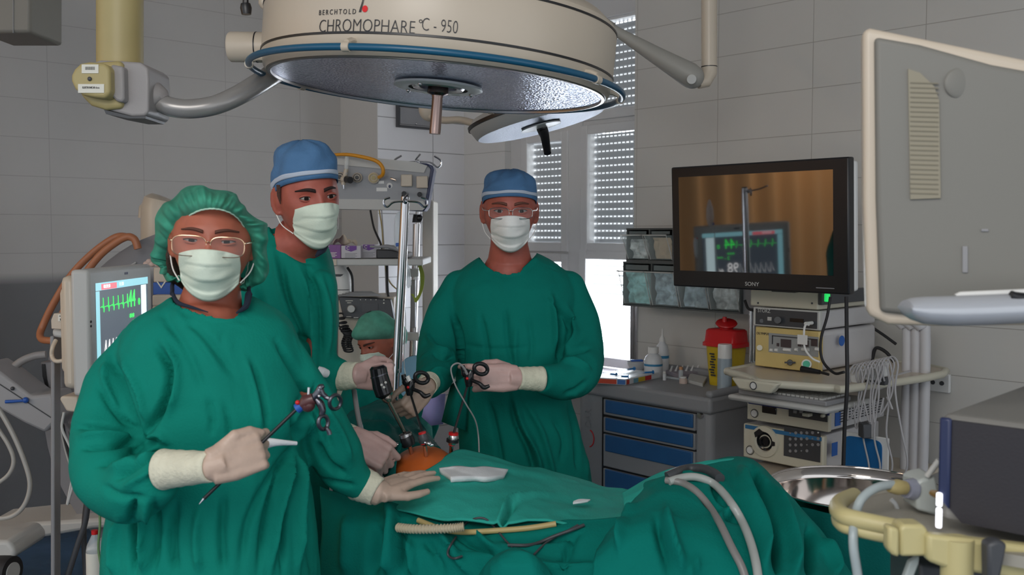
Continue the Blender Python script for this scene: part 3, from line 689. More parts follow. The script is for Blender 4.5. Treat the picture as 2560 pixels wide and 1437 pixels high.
# ================================ tall man in the middle left
sl2a = [(640, 690, 2.50, 55), (690, 830, 2.46, 55), (750, 910, 2.44, 52), (815, 925, 2.42, 44), (858, 935, 2.40, 34)]
sl2b = [(800, 720, 2.46, 45), (790, 900, 2.42, 52), (790, 1030, 2.36, 55), (830, 1080, 2.32, 50), (862, 1096, 2.30, 38)]
Hm = head_frame(768, 492, 2.44, 30, 4, -6)
ma, mbody, Hs2 = person('person', 'tall person in blue cap with white band and mint mask, standing behind the bouffant cap', Hm, M_skin2,
    P(735, 610, 2.50), [(P(715, 720, 2.55), 0.11), (P(700, 1000, 2.55), 0.12), (P(700, 1300, 2.55), 0.12)],
    legs(-0.60, 2.58) + [sarm(sl2a), sarm(sl2b)], s=1.04, wx=0.92)
face(ma, Hs2, M_skin2, lid=0.0045, brow=mat('brow_dark', (0.025, 0.012, 0.01), 0.8, bump=0.6, bscale=400), brow_y=-0.003)
mask(ma, Hs2, M_mask, top=-0.010, side=0.060, low=-0.122)
dome_cap(ma, Hs2, M_bcap, zf=0.046, zb=-0.03, zt=0.134, seed=1)
mb = MB(); mb.tube([Hs2 @ Vector(p) for p in ((-0.079, 0.022, 0.035), (-0.0805, 0.020, 0.010), (-0.0795, 0.022, -0.010))], [.006, .005, .001], 8); mb.build('hair', M_brow, ma)
rows2 = [(568, 672, 700, 2.60, .05), (600, 660, 800, 2.56, .09), (640, 600, 826, 2.55, .12), (700, 560, 838, 2.54, .145), (780, 552, 842, 2.52, .155), (850, 556, 840, 2.52, .16), (930, 560, 828, 2.52, .16), (1000, 570, 822, 2.52, .16), (1120, 560, 860, 2.52, .17), (1300, 540, 872, 2.52, .18), (1500, 530, 880, 2.52, .19), (1900, 520, 890, 2.52, .20)]
f2 = [([(700, 640), (720, 740), (760, 830), (770, 900)], 6.5, -.010), ([(680, 620), (700, 720), (730, 820)], 6.5, .008), ([(745, 660), (775, 760), (785, 860), (790, 980)], 5.8, .009), ([(765, 660), (800, 760), (805, 900)], 5.0, -.010), ([(800, 680), (822, 780), (818, 900)], 5.8, .007),
      ([(690, 590), (740, 640), (790, 660)], 5.8, -.006), ([(676, 580), (720, 612), (768, 640), (800, 632)], 3.6, .006), ([(740, 830), (770, 860), (765, 920)], 5.8, -.012), ([(640, 700), (670, 800), (700, 870)], 6.5, -.008), ([(805, 940), (812, 1000), (830, 1060)], 5.0, -.010), ([(820, 1000), (845, 1080), (850, 1200)], 5.8, .008)]
gown(ma, rows2, [sl2a, sl2b], f2, M_gown, cut=[(668, 520), (680, 580), (722, 606), (765, 640), (795, 640), (808, 605), (830, 520)], crum=crumple(0.004, 7, 3))
mb = MB(); mb.tube(ppts([(812, 600, 2.47), (806, 622, 2.42), (790, 640, 2.39)], 4), [.014, .011, .003], 8); mb.build('undershirt', M_navy, ma)
mb = MB(); mb.tube([P(795, 927, 2.32), P(806, 930, 2.32), P(818, 934, 2.33)], [.012, .012, .010], 10); mb.build('waist_tie', M_white, ma)
Ma = hframe(P(896, 940, 2.385), (0.80, 0.30, -0.05), (0.0, -1.0, 0.12))
if Ma.col[1].to_3d().z < 0: Ma = hframe(P(896, 940, 2.385), (0.80, 0.30, -0.05), (0.0, -1.0, 0.12), True)
glove(ma, Ma, [(P(848, 940, 2.41), 36 * mp(2.4)), (P(872, 939, 2.40), 34 * mp(2.4)), (P(898, 937, 2.388), 31 * mp(2.4))], s=0.90, mt=M_gloveP,
      fc=[(70, 70, 45), (72, 72, 45), (72, 75, 45), (74, 72, 45)], thumb=[(0.02, 0.03, 0.0), (0.048, 0.046, -0.012), (0.076, 0.046, -0.030), (0.098, 0.040, -0.042)])
Mb_ = hframe(P(880, 1098, 2.27), (0.85, 0.05, -0.50), (0.35, -0.75, 0.55))
if Mb_.col[1].to_3d().z < 0 and False: pass
glove(ma, Mb_, [(P(856, 1092, 2.32), 38 * mp(2.3)), (P(868, 1095, 2.30), 36 * mp(2.3)), (P(884, 1099, 2.28), 33 * mp(2.3))], s=0.97, mt=M_gloveP,
      fc=[(42, 60, 35), (55, 70, 40), (62, 85, 45), (68, 85, 45)])
# ================================ surgeon facing the camera behind the table
sl3a = [(1148, 722, 2.99, 46), (1112, 800, 2.95, 50), (1094, 880, 2.88, 52), (1090, 930, 2.78, 50), (1072, 960, 2.66, 36), (1064, 968, 2.62, 28)]
sl3b = [(1418, 725, 2.99, 48), (1446, 800, 2.96, 50), (1458, 880, 2.90, 52), (1450, 930, 2.82, 54), (1410, 952, 2.74, 48), (1368, 950, 2.68, 38), (1352, 948, 2.66, 33)]
H3 = head_frame(1274, 527, 2.92, 2, 3, 0)
su, sbody, Hs3 = person('person', 'person in blue cap, clear glasses and white mask, standing behind the draped table', H3, M_skin2,
    P(1274, 650, 2.97), [(P(1274, 700, 2.985), 0.105), (P(1278, 780, 3.0), 0.12), (P(1285, 1100, 3.0), 0.12), (P(1300, 1300, 3.0), 0.12)],
    legs(0.02, 3.0) + [sarm(sl3a), sarm(sl3b)], s=1.02, wx=0.98)
face(su, Hs3, M_skin2, lid=0.0048, brow=mat('brow_sandy', (0.16, 0.06, 0.04), 0.8, bump=0.5, bscale=400))
mask(su, Hs3, M_maskw, top=-0.010, side=0.058, low=-0.118, st=M_maskw)
dome_cap(su, Hs3, M_bcap, zf=0.044, zb=-0.04, zt=0.120, seed=4)
glasses(su, Hs3, M_steelwire, cx=0.034, w=0.029, h=0.0155, z=-0.004, y=0.106, r=0.0011)
rows3 = [(628, 1236, 1330, 3.04, .05), (648, 1190, 1372, 3.02, .09), (690, 1140, 1426, 3.0, .125), (740, 1122, 1444, 2.99, .15), (830, 1126, 1436, 2.98, .16), (930, 1138, 1425, 2.97, .16), (1000, 1140, 1430, 2.97, .16), (1100, 1146, 1458, 2.97, .165), (1205, 1142, 1482, 2.97, .17), (1400, 1130, 1500, 2.97, .18), (1800, 1120, 1520, 2.97, .19)]
f3 = [([(1390, 740), (1402, 800), (1400, 860), (1395, 900)], 5.0, -.014), ([(1375, 730), (1385, 800), (1385, 880)], 5.8, .009), ([(1415, 760), (1440, 830), (1420, 880), (1402, 905)], 5.8, .010), ([(1360, 740), (1410, 790), (1425, 830)], 4.3, -.006), ([(1400, 900), (1430, 880), (1475, 870)], 5.0, -.010), ([(1396, 905), (1440, 905), (1480, 930)], 5.0, .008),
      ([(1200, 780), (1215, 850), (1222, 920)], 5.0, -.006), ([(1262, 760), (1270, 860), (1285, 920)], 5.0, -.006), ([(1290, 800), (1288, 880), (1290, 930)], 5.8, .005), ([(1150, 860), (1230, 872), (1330, 868)], 4.3, -.003), ([(1320, 780), (1330, 860), (1325, 910)], 5.8, -.004),
      ([(1130, 780), (1150, 850), (1148, 930), (1140, 960)], 5.8, -.016), ([(1080, 880), (1110, 895), (1140, 890)], 4.3, -.008), ([(1065, 830), (1090, 870), (1130, 880)], 5.0, .007), ([(1075, 930), (1100, 925), (1130, 940)], 4.3, .007),
      ([(1220, 1000), (1240, 1080), (1262, 1200)], 6.5, -.008), ([(1285, 990), (1305, 1060), (1340, 1130), (1360, 1205)], 5.8, .014), ([(1272, 990), (1290, 1060), (1322, 1130), (1342, 1205)], 5.0, -.012), ([(1310, 1000), (1350, 1070), (1375, 1150), (1385, 1205)], 6.5, .008), ([(1440, 990), (1462, 1080), (1470, 1200)], 6.5, .008), ([(1420, 1000), (1440, 1080), (1445, 1180)], 5.8, -.009), ([(1380, 1040), (1410, 1100), (1400, 1160)], 6.5, -.005),
      ([(1195, 650), (1225, 668), (1260, 684), (1300, 680), (1330, 655), (1348, 640)], 2.9, .006), ([(1410, 985), (1440, 975), (1470, 950)], 5.0, -.006)]
gown(su, rows3, [sl3a, sl3b], f3, M_gown3, cut=[(1196, 560), (1198, 640), (1212, 656), (1238, 674), (1268, 682), (1298, 676), (1322, 652), (1340, 632), (1350, 560)], crum=crumple(0.004, 7, 5))
# long side tail of the gown hanging by the sleeve
mb = MB(); rg_ = [cat([tuple(P(*p)) for p in r], 5) for r in ([(1175, 940, 2.84), (1150, 948, 2.82), (1128, 962, 2.83)], [(1170, 1000, 2.84), (1140, 1002, 2.80), (1116, 1008, 2.83)], [(1166, 1078, 2.84), (1135, 1066, 2.80), (1105, 1054, 2.83)])]
mb.grid([[Vector(p) for p in r] for r in rg_]); mb.build('gown_tail', M_gown3, su, solid=0.004, ang=0)
Mr = hframe(P(1288, 945, 2.625), (-1.0, -0.22, 0.03), (0.0, -1.0, 0.2))
if Mr.col[1].to_3d().z < 0: Mr = hframe(P(1288, 945, 2.625), (-1.0, -0.22, 0.03), (0.0, -1.0, 0.2), True)
glove(su, Mr, [(P(1354, 947, 2.665), 31 * mp(2.66)), (P(1324, 946, 2.65), 29 * mp(2.66)), (P(1292, 945, 2.63), 27 * mp(2.66))], s=0.98,
      fc=[(28, 30, 20), (38, 55, 35), (45, 70, 40), (52, 75, 40)], mt=M_gloveP, thumb=[(0.02, 0.03, -0.006), (0.048, 0.044, -0.022), (0.076, 0.044, -0.036), (0.1, 0.036, -0.046)])
Ml3 = hframe(P(1066, 966, 2.60), (-0.62, -0.35, -0.75), (0.55, -0.75, 0.1))
if Ml3.col[1].to_3d().x > 0: Ml3 = hframe(P(1066, 966, 2.60), (-0.62, -0.35, -0.75), (0.55, -0.75, 0.1), True)
glove(su, Ml3, [(P(1074, 955, 2.64), 27 * mp(2.62)), (P(1070, 960, 2.62), 26 * mp(2.62)), (P(1067, 965, 2.60), 25 * mp(2.6))], s=0.86,
      fc=[(50, 60, 40), (55, 70, 45), (60, 75, 45), (62, 75, 45)])
# ================================ seated person behind the drape
H4 = head_frame(948, 850, 3.98, -42, 20, -6)
se, seb, Hs4 = person('person', 'seated person in thin green bouffant cap, bent over behind the instruments', H4, M_skin,
    P(985, 925, 4.05), [(P(975, 1000, 4.1), 0.13), (P(960, 1180, 4.12), 0.14), (P(960, 1290, 4.12), 0.15)],
    [[(P(900, 960, 4.05), .05), (P(870, 1060, 4.2), .045), (P(930, 1120, 4.0), .03)], [(P(1040, 960, 4.05), .05), (P(1060, 1080, 4.3), .045), (P(1000, 1130, 4.1), .03)],
     [(P(930, 1290, 4.12), .09), (P(920, 1290, 4.1), .07), (Vector((-0.6, 4.1, .05)), .05)], [(P(1000, 1290, 4.12), .09), (P(1000, 1290, 4.1), .07), (Vector((-0.45, 4.1, .05)), .05)]], s=0.93)
face(se, Hs4, M_skin, lid=0.004, brow_y=-0.004)
mask(se, Hs4, M_mask, straps=True)
m = MB(); rings = []
for t in np.linspace(0, 0.995, 16):
    ring = []
    for k in range(56):
        ph = 2 * math.pi * k / 56; sx, cy = math.sin(ph), math.cos(ph); zr = 0.042 * max(cy, 0) - 0.075 * max(-cy, 0) + 0.0 * (1 - abs(cy)); r = (1 - t ** 2.6) ** (1 / 2.1)
        k2 = 1 + 0.22 * math.sin(min(1, t * 1.6) * math.pi) ** 0.8 * (1 if t < 0.8 else 1); pl = 1 + 0.02 * math.sin(ph * 21) * math.sin(math.pi * min(1, t * 2))
        ring.append(Hs4 @ Vector((sx * 0.083 * r * k2 * pl, (cy * 0.104 - 0.012) * r * k2 * pl, zr + (0.136 - zr) * t)))
    rings.append(ring)
m.loft(rings, cap=False); m.build('bouffant_cap', mat('bouffant_pale', (0.10, 0.40, 0.29), 0.8, bump=0.4, bscale=90, var=0.25, vscale=20, alpha=0.8), se, ang=0)
hs = MB(); hs.ball(Hs4 @ Vector((0, -0.014, 0.03)), (0.070, 0.080, 0.088), Hs4.to_3x3().normalized().to_4x4()); hs.build('hair', M_brow, se)
rows4 = [(925, 925, 1000, 4.08, .08), (945, 885, 1050, 4.08, .13), (990, 860, 1075, 4.08, .17), (1060, 850, 1080, 4.08, .19), (1180, 840, 1090, 4.08, .22), (1290, 840, 1100, 4.08, .26)]
gown(se, rows4, [[(900, 965, 4.04, 34), (872, 1050, 4.2, 34), (910, 1120, 4.05, 28), (925, 1130, 4.0, 24)], [(1040, 965, 4.04, 34), (1064, 1060, 4.28, 34), (1020, 1125, 4.12, 28), (1000, 1130, 4.08, 24)]],
     [([(900, 980), (930, 1060), (1000, 1100)], 7.2, -.015), ([(880, 1020), (960, 1070), (1050, 1060)], 6.5, .014), ([(950, 960), (990, 1040), (1060, 1100)], 6.5, -.014)], M_gown3, crum=crumple(0.008, 6, 9), vox=0.011)
# ---------------------------------------------------------------- shared equipment materials and helpers
M_cream = mat('cream_enamel', (0.58, 0.50, 0.40), 0.35, var=0.04, vscale=3); M_lilac = mat('lilac_grey', (0.33, 0.31, 0.305), 0.45, bump=0.1, bscale=120); M_creamy = mat('yellowed_plastic', (0.42, 0.345, 0.155), 0.45, var=0.06, vscale=5)
M_ltgrey = mat('light_grey_plastic', (0.52, 0.52, 0.50), 0.45, bump=0.1, bscale=120); M_grey = mat('grey_plastic', (0.27, 0.27, 0.28), 0.5, bump=0.1, bscale=120)
M_dgrey = mat('dark_grey_plastic', (0.06, 0.063, 0.07), 0.45); M_black = mat('black_plastic', (0.012, 0.012, 0.014), 0.35)
M_blackg = mat('black_gloss', (0.01, 0.01, 0.012), 0.12); M_steel = mat('brushed_steel', (0.60, 0.58, 0.58), 0.28, 1.0, bump=0.05, bscale=200)
M_ink = mat('ink', (0.03, 0.03, 0.035), 0.6); M_red = mat('red_plastic', (0.60, 0.012, 0.015), 0.35); M_blue = mat('blue_plastic', (0.02, 0.10, 0.42), 0.4)
M_lbl = mat('label_paper', (0.75, 0.74, 0.66), 0.7); M_whitep = mat('white_plastic', (0.72, 0.72, 0.70), 0.35); M_navyp = mat('navy_plastic', (0.02, 0.03, 0.09), 0.35)
M_rub = mat('rubber_black', (0.015, 0.015, 0.017), 0.6); M_gcable = mat('grey_cable', (0.30, 0.29, 0.29), 0.5)
def pp(mb, poly, d, dep):
    """outline seen at depth d, extruded straight back by dep"""
    f = [P(x, y, d) for x, y in poly]; n = len(f); b = [v + Vector((0, dep, 0)) for v in f]
    return mb.add(f + b, [tuple(range(n))[::-1], tuple(range(n, 2 * n))] + [(i, (i + 1) % n, n + (i + 1) % n, n + i) for i in range(n)])
def pbox(mb, x0, y0, x1, y1, d, dep): return pp(mb, [(x0, y0), (x1, y0), (x1, y1), (x0, y1)], d, dep)
def ptube(mb, L, r, n=5, seg=10): return mb.tube(ppts(L, n), r, seg)
def cyl_text(name, s, m, M, R, size, ang0, z, parent, sx=1.0, flip=False):
    cu = bpy.data.curves.new('t', 'FONT'); cu.body = s; cu.size = size; cu.extrude = 0.0004; cu.resolution_u = 3; cu.offset = -0.0007 * (size > 0.03)
    o = bpy.data.objects.new('t', cu); C.objects.link(o); dg = bpy.context.evaluated_depsgraph_get(); dg.update()
    me = bpy.data.meshes.new_from_object(o.evaluated_get(dg)); bpy.data.objects.remove(o)
    bm = bmesh.new(); bm.from_mesh(me); bmesh.ops.subdivide_edges(bm, edges=[e for e in bm.edges if e.calc_length() > 0.01], cuts=2)
    for v in bm.verts:
        a = ang0 + v.co.x * sx / R; v.co = M @ Vector((math.cos(a) * (R + 0.0006 + v.co.z), math.sin(a) * (R + 0.0006 + v.co.z), z + v.co.y))
    bm.to_mesh(me); bm.free(); me.materials.clear(); me.materials.append(m); me.name = name
    o = bpy.data.objects.new(name, me); C.objects.link(o); o.parent = parent; o.matrix_parent_inverse = wm(parent).inverted(); return o
M_mirror = bpy.data.materials.new('diffuser_glass'); M_mirror.use_nodes = True
_n = M_mirror.node_tree; _b = _n.nodes['Principled BSDF']; _b.inputs['Base Color'].default_value = (0.55, 0.62, 0.80, 1); _b.inputs['Metallic'].default_value = 0.9; _b.inputs['Roughness'].default_value = 0.16
_v = _n.nodes.new('ShaderNodeTexVoronoi'); _v.inputs['Scale'].default_value = 130; _t = _n.nodes.new('ShaderNodeTexCoord'); _n.links.new(_t.outputs['Object'], _v.inputs['Vector'])
_p = _n.nodes.new('ShaderNodeBump'); _p.inputs['Strength'].default_value = 0.35; _p.inputs['Distance'].default_value = 0.003; _n.links.new(_v.outputs['Distance'], _p.inputs['Height']); _n.links.new(_p.outputs[0], _b.inputs['Normal'])

# ================================ big surgical light
c0 = P(1096, 213, 2.65); up = Vector((0.078, 0.0, 0.997)).normalized()
ML = frame(c0, Vector((up.z, 0, -up.x)), Vector((0, 1, 0)))      # z = up
sl = thing('surgical_light', 'large round cream operating lamp with blue rail and mirrored underside over the table', 'surgical light', c0)
m = MB(); m.lathe([(0.444, -0.006), (0.452, -0.008), (0.460, 0.004), (0.464, 0.030), (0.466, 0.035), (0.467, 0.15), (0.462, 0.17), (0.43, 0.20), (0.3, 0.235), (0.05, 0.25), (0.001, 0.25)], ML, 96, cap=False)
hs = m.build('lamp_housing', M_cream, sl, ang=30)
for h in (0.036, 0.152):
    m = MB(); m.lathe([(0.4645, h), (0.4685, h + 0.001), (0.4685, h + 0.006), (0.4645, h + 0.007)], ML, 96, cap=False); m.build('black_stripe', M_black, hs)
m = MB(); m.lathe([(0.444, -0.006), (0.30, 0.001), (0.001, 0.003)], ML, 96, cap=False); m.build('diffuser_glass', M_mirror, sl, ang=0)
m = MB(); m.lathe([(0.446, -0.005), (0.447, -0.011), (0.440, -0.012), (0.438, -0.006)], ML, 96, cap=False); m.build('bright_rim', M_steel, sl)
RR = 0.495
m = MB(); m.tube([ML @ Vector((RR * math.cos(a), RR * math.sin(a), 0.002)) for a in np.linspace(0, 2 * math.pi, 97)[:-1]], 0.0085, 12, closed=True)
rl = m.build('sterile_rail', mat('rail_blue', (0.012, 0.10, 0.19), 0.3), sl)
for a in (-1.92, -0.62, 0.05, 1.3, 2.6, -2.95):
    m = MB(); q = [ML @ Vector(((RR + dr) * math.cos(a + da), (RR + dr) * math.sin(a + da), z)) for dr, da, z in ((-0.045, 0, 0.022), (-0.02, 0, 0.020), (0.0, 0, 0.012))]
    m.tube(q, 0.007, 8); m.tube([ML @ Vector((RR * math.cos(a + t), RR * math.sin(a + t), 0.002)) for t in (-0.018, 0.018)], 0.0115, 12); m.build('rail_clip', M_cream, rl)
cyl_text('model_lettering', 'CHROMOPHARE', M_ink, ML, 0.467, 0.0415, -1.57 - 0.560, 0.041, hs, 0.78)
cyl_text('model_lettering', 'C - 950', M_ink, ML, 0.467, 0.0415, -1.57 - 0.016, 0.050, hs, 0.64)
cyl_text('maker_lettering', 'B E R C H T O L D', M_ink, ML, 0.467, 0.0165, -1.57 - 0.565, 0.080, hs, 0.78)
cyl_text('registered_mark', 'o', M_ink, ML, 0.467, 0.017, -1.57 - 0.030, 0.066, hs, 1.0)
def on_cyl(x, z, r=0.4676): a = -math.pi / 2 + x / 0.467; return ML @ Vector((r * math.cos(a), r * math.sin(a), z))
m = MB(); m.add([on_cyl(-0.1540, 0.0840), on_cyl(-0.1505, 0.0840), on_cyl(-0.1440, 0.1130), on_cyl(-0.1460, 0.1130)], [(0, 1, 2, 3)]); m.add([on_cyl(-0.1500, 0.0840), on_cyl(-0.1480, 0.0840), on_cyl(-0.1420, 0.1130), on_cyl(-0.1430, 0.1130)], [(0, 1, 2, 3)])
m.build('logo_bars', M_ink, hs, smooth=False)
m = MB(); m.add([on_cyl(-0.1390 + 0.0068 * math.cos(a), 0.0915 + 0.0075 * math.sin(a), 0.4679) for a in np.linspace(0, 6.283, 25)[:-1]], [tuple(range(24))]); m.build('logo_dot', mat('logo_red', (0.75, 0.005, 0.01), 0.5), hs, smooth=False)
m = MB(); m.lathe([(0.075, 0.001), (0.118, -0.002), (0.120, -0.008), (0.112, -0.011), (0.080, -0.010)], ML, 64, cap=False); m.build('centre_plate', M_whitep, sl)
m = MB()
for a in (0.5, 2.6, 4.3): m.ball(ML @ Vector((0.1 * math.cos(a), 0.1 * math.sin(a), -0.013)), 0.006, seg=10, rings=6)
m.lathe([(0.06, 0.0), (0.072, -0.006), (0.066, -0.012), (0.05, -0.008)], ML, 40, cap=False); m.build('centre_ring', M_steel, sl)
m = MB(); m.lathe([(0.027, -0.002), (0.029, -0.022), (0.016, -0.028), (0.0145, -0.035), (0.0155, -0.120), (0.0150, -0.131), (0.0001, -0.131)], ML, 32, cap=False); m.build('handle', mat('bronze_steel', (0.30, 0.22, 0.20), 0.25, 1.0), sl)
m = MB(); m.tube([P(573, 117, 2.64), P(578, 117, 2.64), P(640, 118, 2.64), P(700, 119, 2.64)], [0.036, 0.040, 0.040, 0.040], 32); st = m.build('pivot_hub', M_cream, sl)
m = MB(); m.tube([P(641, 118, 2.64), P(644, 118, 2.64)], 0.0408, 32); m.build('hub_seam', M_black, st)
m = MB(); pp(m, [(660, 140), (662, 50), (668, 30), (655, 22), (640, 8), (650, -30), (720, -60), (760, 0), (720, 140)], 2.55, 0.10); m.build('yoke', M_cream, sl, bevel=0.012)
m = MB(); m.tube([P(614, 9, 2.5), P(615, 20, 2.5), P(616, 36, 2.5)], [0.012, 0.0145, 0.012], 14); m.tube([P(640, -45, 2.56), P(614, -10, 2.5), P(614, 10, 2.5)], 0.008, 8); m.build('brake_knob', M_black, sl)
# suspension: ceiling post, joint, curved arm
m = MB(); m.tube([P(300, 185, 2.62), P(300, -470, 2.62)], 0.059, 36); ps = m.build('ceiling_post', M_creamy, sl)
m = MB(); pp(m, [(300, 152), (352, 155), (370, 170), (372, 200), (371, 280), (362, 290), (330, 291), (262, 273), (225, 262), (205, 240), (190, 215), (195, 180), (220, 160), (250, 150)], 2.53, 0.16); m.build('joint_body', M_lilac, sl, bevel=0.014, bseg=4)
m = MB(); pp(m, [(262, 158), (274, 170), (275, 232), (262, 246), (235, 243), (205, 237), (186, 222), (177, 202), (177, 188), (185, 172), (200, 158), (222, 154)], 2.47, 0.10); jc = m.build('joint_cover', M_creamy, sl, bevel=0.010, bseg=3)
m = MB(); pp(m, [(190, 176), (220, 156), (300, 150), (305, 160), (305, 270), (262, 274), (225, 263), (200, 238)], 2.515, 0.10); m.build('joint_shell', M_creamy, sl, bevel=0.012, bseg=3)
m = MB(); pp(m, [(276, 160), (308, 166), (310, 245), (306, 256), (290, 252), (276, 238)], 2.50, 0.06); m.build('joint_side', M_lilac, sl, bevel=0.006)
for (x0, y0, x1, y1, s1, s2) in ((204, 161, 246, 183, '|||||||||||', 0.0085), (195, 210, 260, 232, 'ELEKTRONICAR d.o.o.', 0.0072)):
    m = MB(); pbox(m, x0, y0, x1, y1, 2.468, 0.002); lb = m.build('label', M_lbl, jc, smooth=False)
    text('lettering', s1, M_ink, frame(P((x0 + x1) / 2, (y0 + y1) / 2 - 2, 2.4675), (1, 0, 0), (0, 0, 1)), s2, lb, sx=0.62 if 'E' in s1 else 1)
m = MB(); m.ball(P(224, 197, 2.468), (0.0055, 0.004, 0.0055), seg=14, rings=8); m.build('screw', M_dgrey, jc)
m = MB(); pp(m, [(260, 274), (330, 291), (364, 290), (362, 296), (320, 296), (265, 285)], 2.53, 0.14); m.build('joint_underside', M_dgrey, sl)
m = MB(); m.tube([P(368, 240, 2.60), P(388, 246, 2.60), P(402, 252, 2.60), P(406, 256, 2.60)], [0.044, 0.042, 0.034, 0.025], 28); m.build('arm_socket', M_lilac, sl)
m = MB(); ptube(m, [(390, 252, 2.60), (430, 268, 2.60), (480, 272, 2.61), (540, 262, 2.63), (600, 236, 2.67), (660, 200, 2.74), (720, 160, 2.86), (800, 90, 2.98)], [0.024, 0.0255, 0.0255, 0.0255, 0.027, 0.029, 0.03, 0.03], 6, 24)
m.build('curved_arm', mat('arm_grey', (0.36, 0.345, 0.33), 0.25, 0.3), sl)
# ================================ smaller surgical light behind
md = Vector((math.cos(R_(13.9)), 0, math.sin(R_(13.9)))); nn = Vector((-math.sin(R_(13.9)), 0.035, math.cos(R_(13.9)))).normalized()
c1 = P(1352, 312, 3.7); MS = frame(c1, md, nn.cross(md)); 
s2 = thing('surgical_light', 'smaller tilted operating lamp with black handle, behind the big cream lamp', 'surgical light', c1)
m = MB(); m.lathe([(0.243, -0.003), (0.250, 0.002), (0.268, 0.040), (0.268, 0.046), (0.25, 0.07), (0.15, 0.10), (0.001, 0.11)], MS, 72, cap=False); h2 = m.build('lamp_housing', M_ltgrey, s2, ang=30)
m = MB(); m.lathe([(0.2645, 0.036), (0.2715, 0.038), (0.2715, 0.050), (0.2645, 0.052)], MS, 72, cap=False); m.build('black_stripe', M_black, h2)
m = MB(); m.lathe([(0.243, -0.003), (0.001, 0.001)], MS, 72, cap=False); m.build('diffuser_glass', mat('matt_diffuser', (0.20, 0.23, 0.29), 0.42, 0.7, bump=0.3, bscale=150), s2, ang=0)
m = MB(); m.lathe([(0.075, -0.004), (0.077, -0.009), (0.055, -0.012), (0.02, -0.014)], MS, 48, cap=False); m.build('centre_plate', M_whitep, s2)
m = MB(); m.tube([c1 - nn * 0.004, c1 - nn * 0.03 + Vector((0.003, 0, 0)), P(1362, 340, 3.66), P(1369, 383, 3.62)], [0.021, 0.020, 0.017, 0.0135], 20); m.build('handle', M_black, s2)
m = MB(); ptube(m, [(1192, 310, 3.7), (1150, 300, 3.75), (1105, 300, 3.8), (1068, 285, 3.85), (1060, 262, 3.85), (1110, 240, 3.85)], 0.014, 5, 12); m.ball(P(1075, 272, 3.85), (0.045, 0.03, 0.05)); m.build('yoke', M_cream, s2)
m = MB(); ptube(m, [(1350, 300, 3.75), (1370, 200, 3.9), (1420, 90, 4.0), (1470, 40, 4.0), (1530, 70, 3.95)], 0.022, 5, 14); m.tube([P(1515, 62, 3.96), P(1560, 90, 3.94), P(1640, 138, 3.9), P(1722, 186, 3.85), P(1735, 196, 3.85)], [0.016, 0.022, 0.034, 0.048, 0.045], 28)
m.ball(P(1731, 192, 3.85), (0.046, 0.046, 0.046)); m.build('spring_arm', mat('arm_taupe', (0.33, 0.32, 0.29), 0.5), s2)
m = MB(); m.tube([P(1773, -500, 3.88), P(1773, 160, 3.88), P(1773, 182, 3.88), P(1762, 203, 3.87), P(1745, 208, 3.86)], [0.031, 0.031, 0.031, 0.028, 0.022], 28); m.build('drop_tube', M_cream, s2)
m = MB(); m.tube([P(1773, 166, 3.88), P(1773, 168, 3.88)], 0.0318, 28); m.tube([P(1754, 180, 3.86), P(1757, 199, 3.86), P(1748, 215, 3.86)], 0.002, 6); m.build('joint_seam', M_black, s2)
m = MB(); m.tube([P(1729, 198, 3.795), P(1729, 198, 3.80)], 0.018, 24); m.build('joint_cap', M_ltgrey, s2)
# pendant box at the upper left
m = MB(); pbox(m, -60, -300, 76, 82, 3.5, 0.25); pb = tag(m.build('ceiling_pendant', mat('pendant_taupe', (0.22, 0.205, 0.175), 0.5), None, bevel=0.012), 'boxy beige ceiling pendant hanging in the upper left corner', 'pendant')
m = MB(); pbox(m, 32, -300, 33.5, 82, 3.497, 0.01); m.build('panel_seam', M_grey, pb)
# ventilation hatch high on the corner block
def wallframe_b(x, y, b): return frame(Pb(x, y, b), A, UP)   # faces +B
m = MB(); cN = Pb(1037, 293, bC + 0.01); Mv = frame(cN, A, UP)
vh = thing('wall_hatch', 'small square metal framed hatch high on the white tiles', 'hatch', cN)
hw, hh = 0.135, 0.065
for c_, s_ in (((-hw, 0, 0), (0.014, 2 * hh + .014, .03)), ((hw, 0, 0), (0.014, 2 * hh + .014, .03)), ((0, hh, 0), (2 * hw, 0.014, .03)), ((0, -hh, 0), (2 * hw, 0.014, .03))): m.box(c_, s_, Mv)
m.build('frame', M_dgrey, vh, smooth=False)
m = MB(); m.box((0, 0, 0), (2 * hw - 0.03, 2 * hh - 0.03, 0.016), Mv); m.build('door', M_grey, vh, smooth=False)
m = MB(); m.ball(Mv @ Vector((0, -hh + 0.022, 0.016)), 0.008, seg=10, rings=6); m.build('knob', M_chrome, vh)
# ---------------------------------------------------------------- back: gas panel, stands, shelf unit
def Mw_(x, y, d, dx=(1, 0, 0)): return frame(P(x, y, d), dx, (0, 0, 1))
dp = 4.72
g = thing('medical_supply_panel', 'grey slanted panel of gas outlets and sockets, above the shelf of glove boxes', 'supply panel', P(960, 460, dp))
m = MB(); pp(m, [(700, 380), (850, 384), (950, 396), (1040, 405), (1076, 416), (1082, 424), (1066, 516), (1056, 526), (950, 524), (700, 520)], dp, 0.14); m.build('panel_body', mat('panel_grey', (0.31, 0.32, 0.34), 0.4), g, bevel=0.01, smooth=False)
m = MB(); pp(m, [(1066, 408), (1082, 414), (1085, 424), (1068, 518), (1060, 528), (1020, 526), (1055, 518), (1062, 512), (1076, 422), (1070, 414), (1040, 406)], dp - 0.004, 0.15); m.build('end_cap', M_navyp, g, bevel=0.004)
m = MB(); pp(m, [(700, 378), (850, 384), (950, 396), (1040, 405), (1068, 414), (1060, 432), (850, 412), (700, 404)], dp - 0.008, 0.02); pp(m, [(700, 496), (940, 498), (1058, 502), (1066, 516), (1056, 526), (950, 524), (700, 520)], dp - 0.008, 0.02)
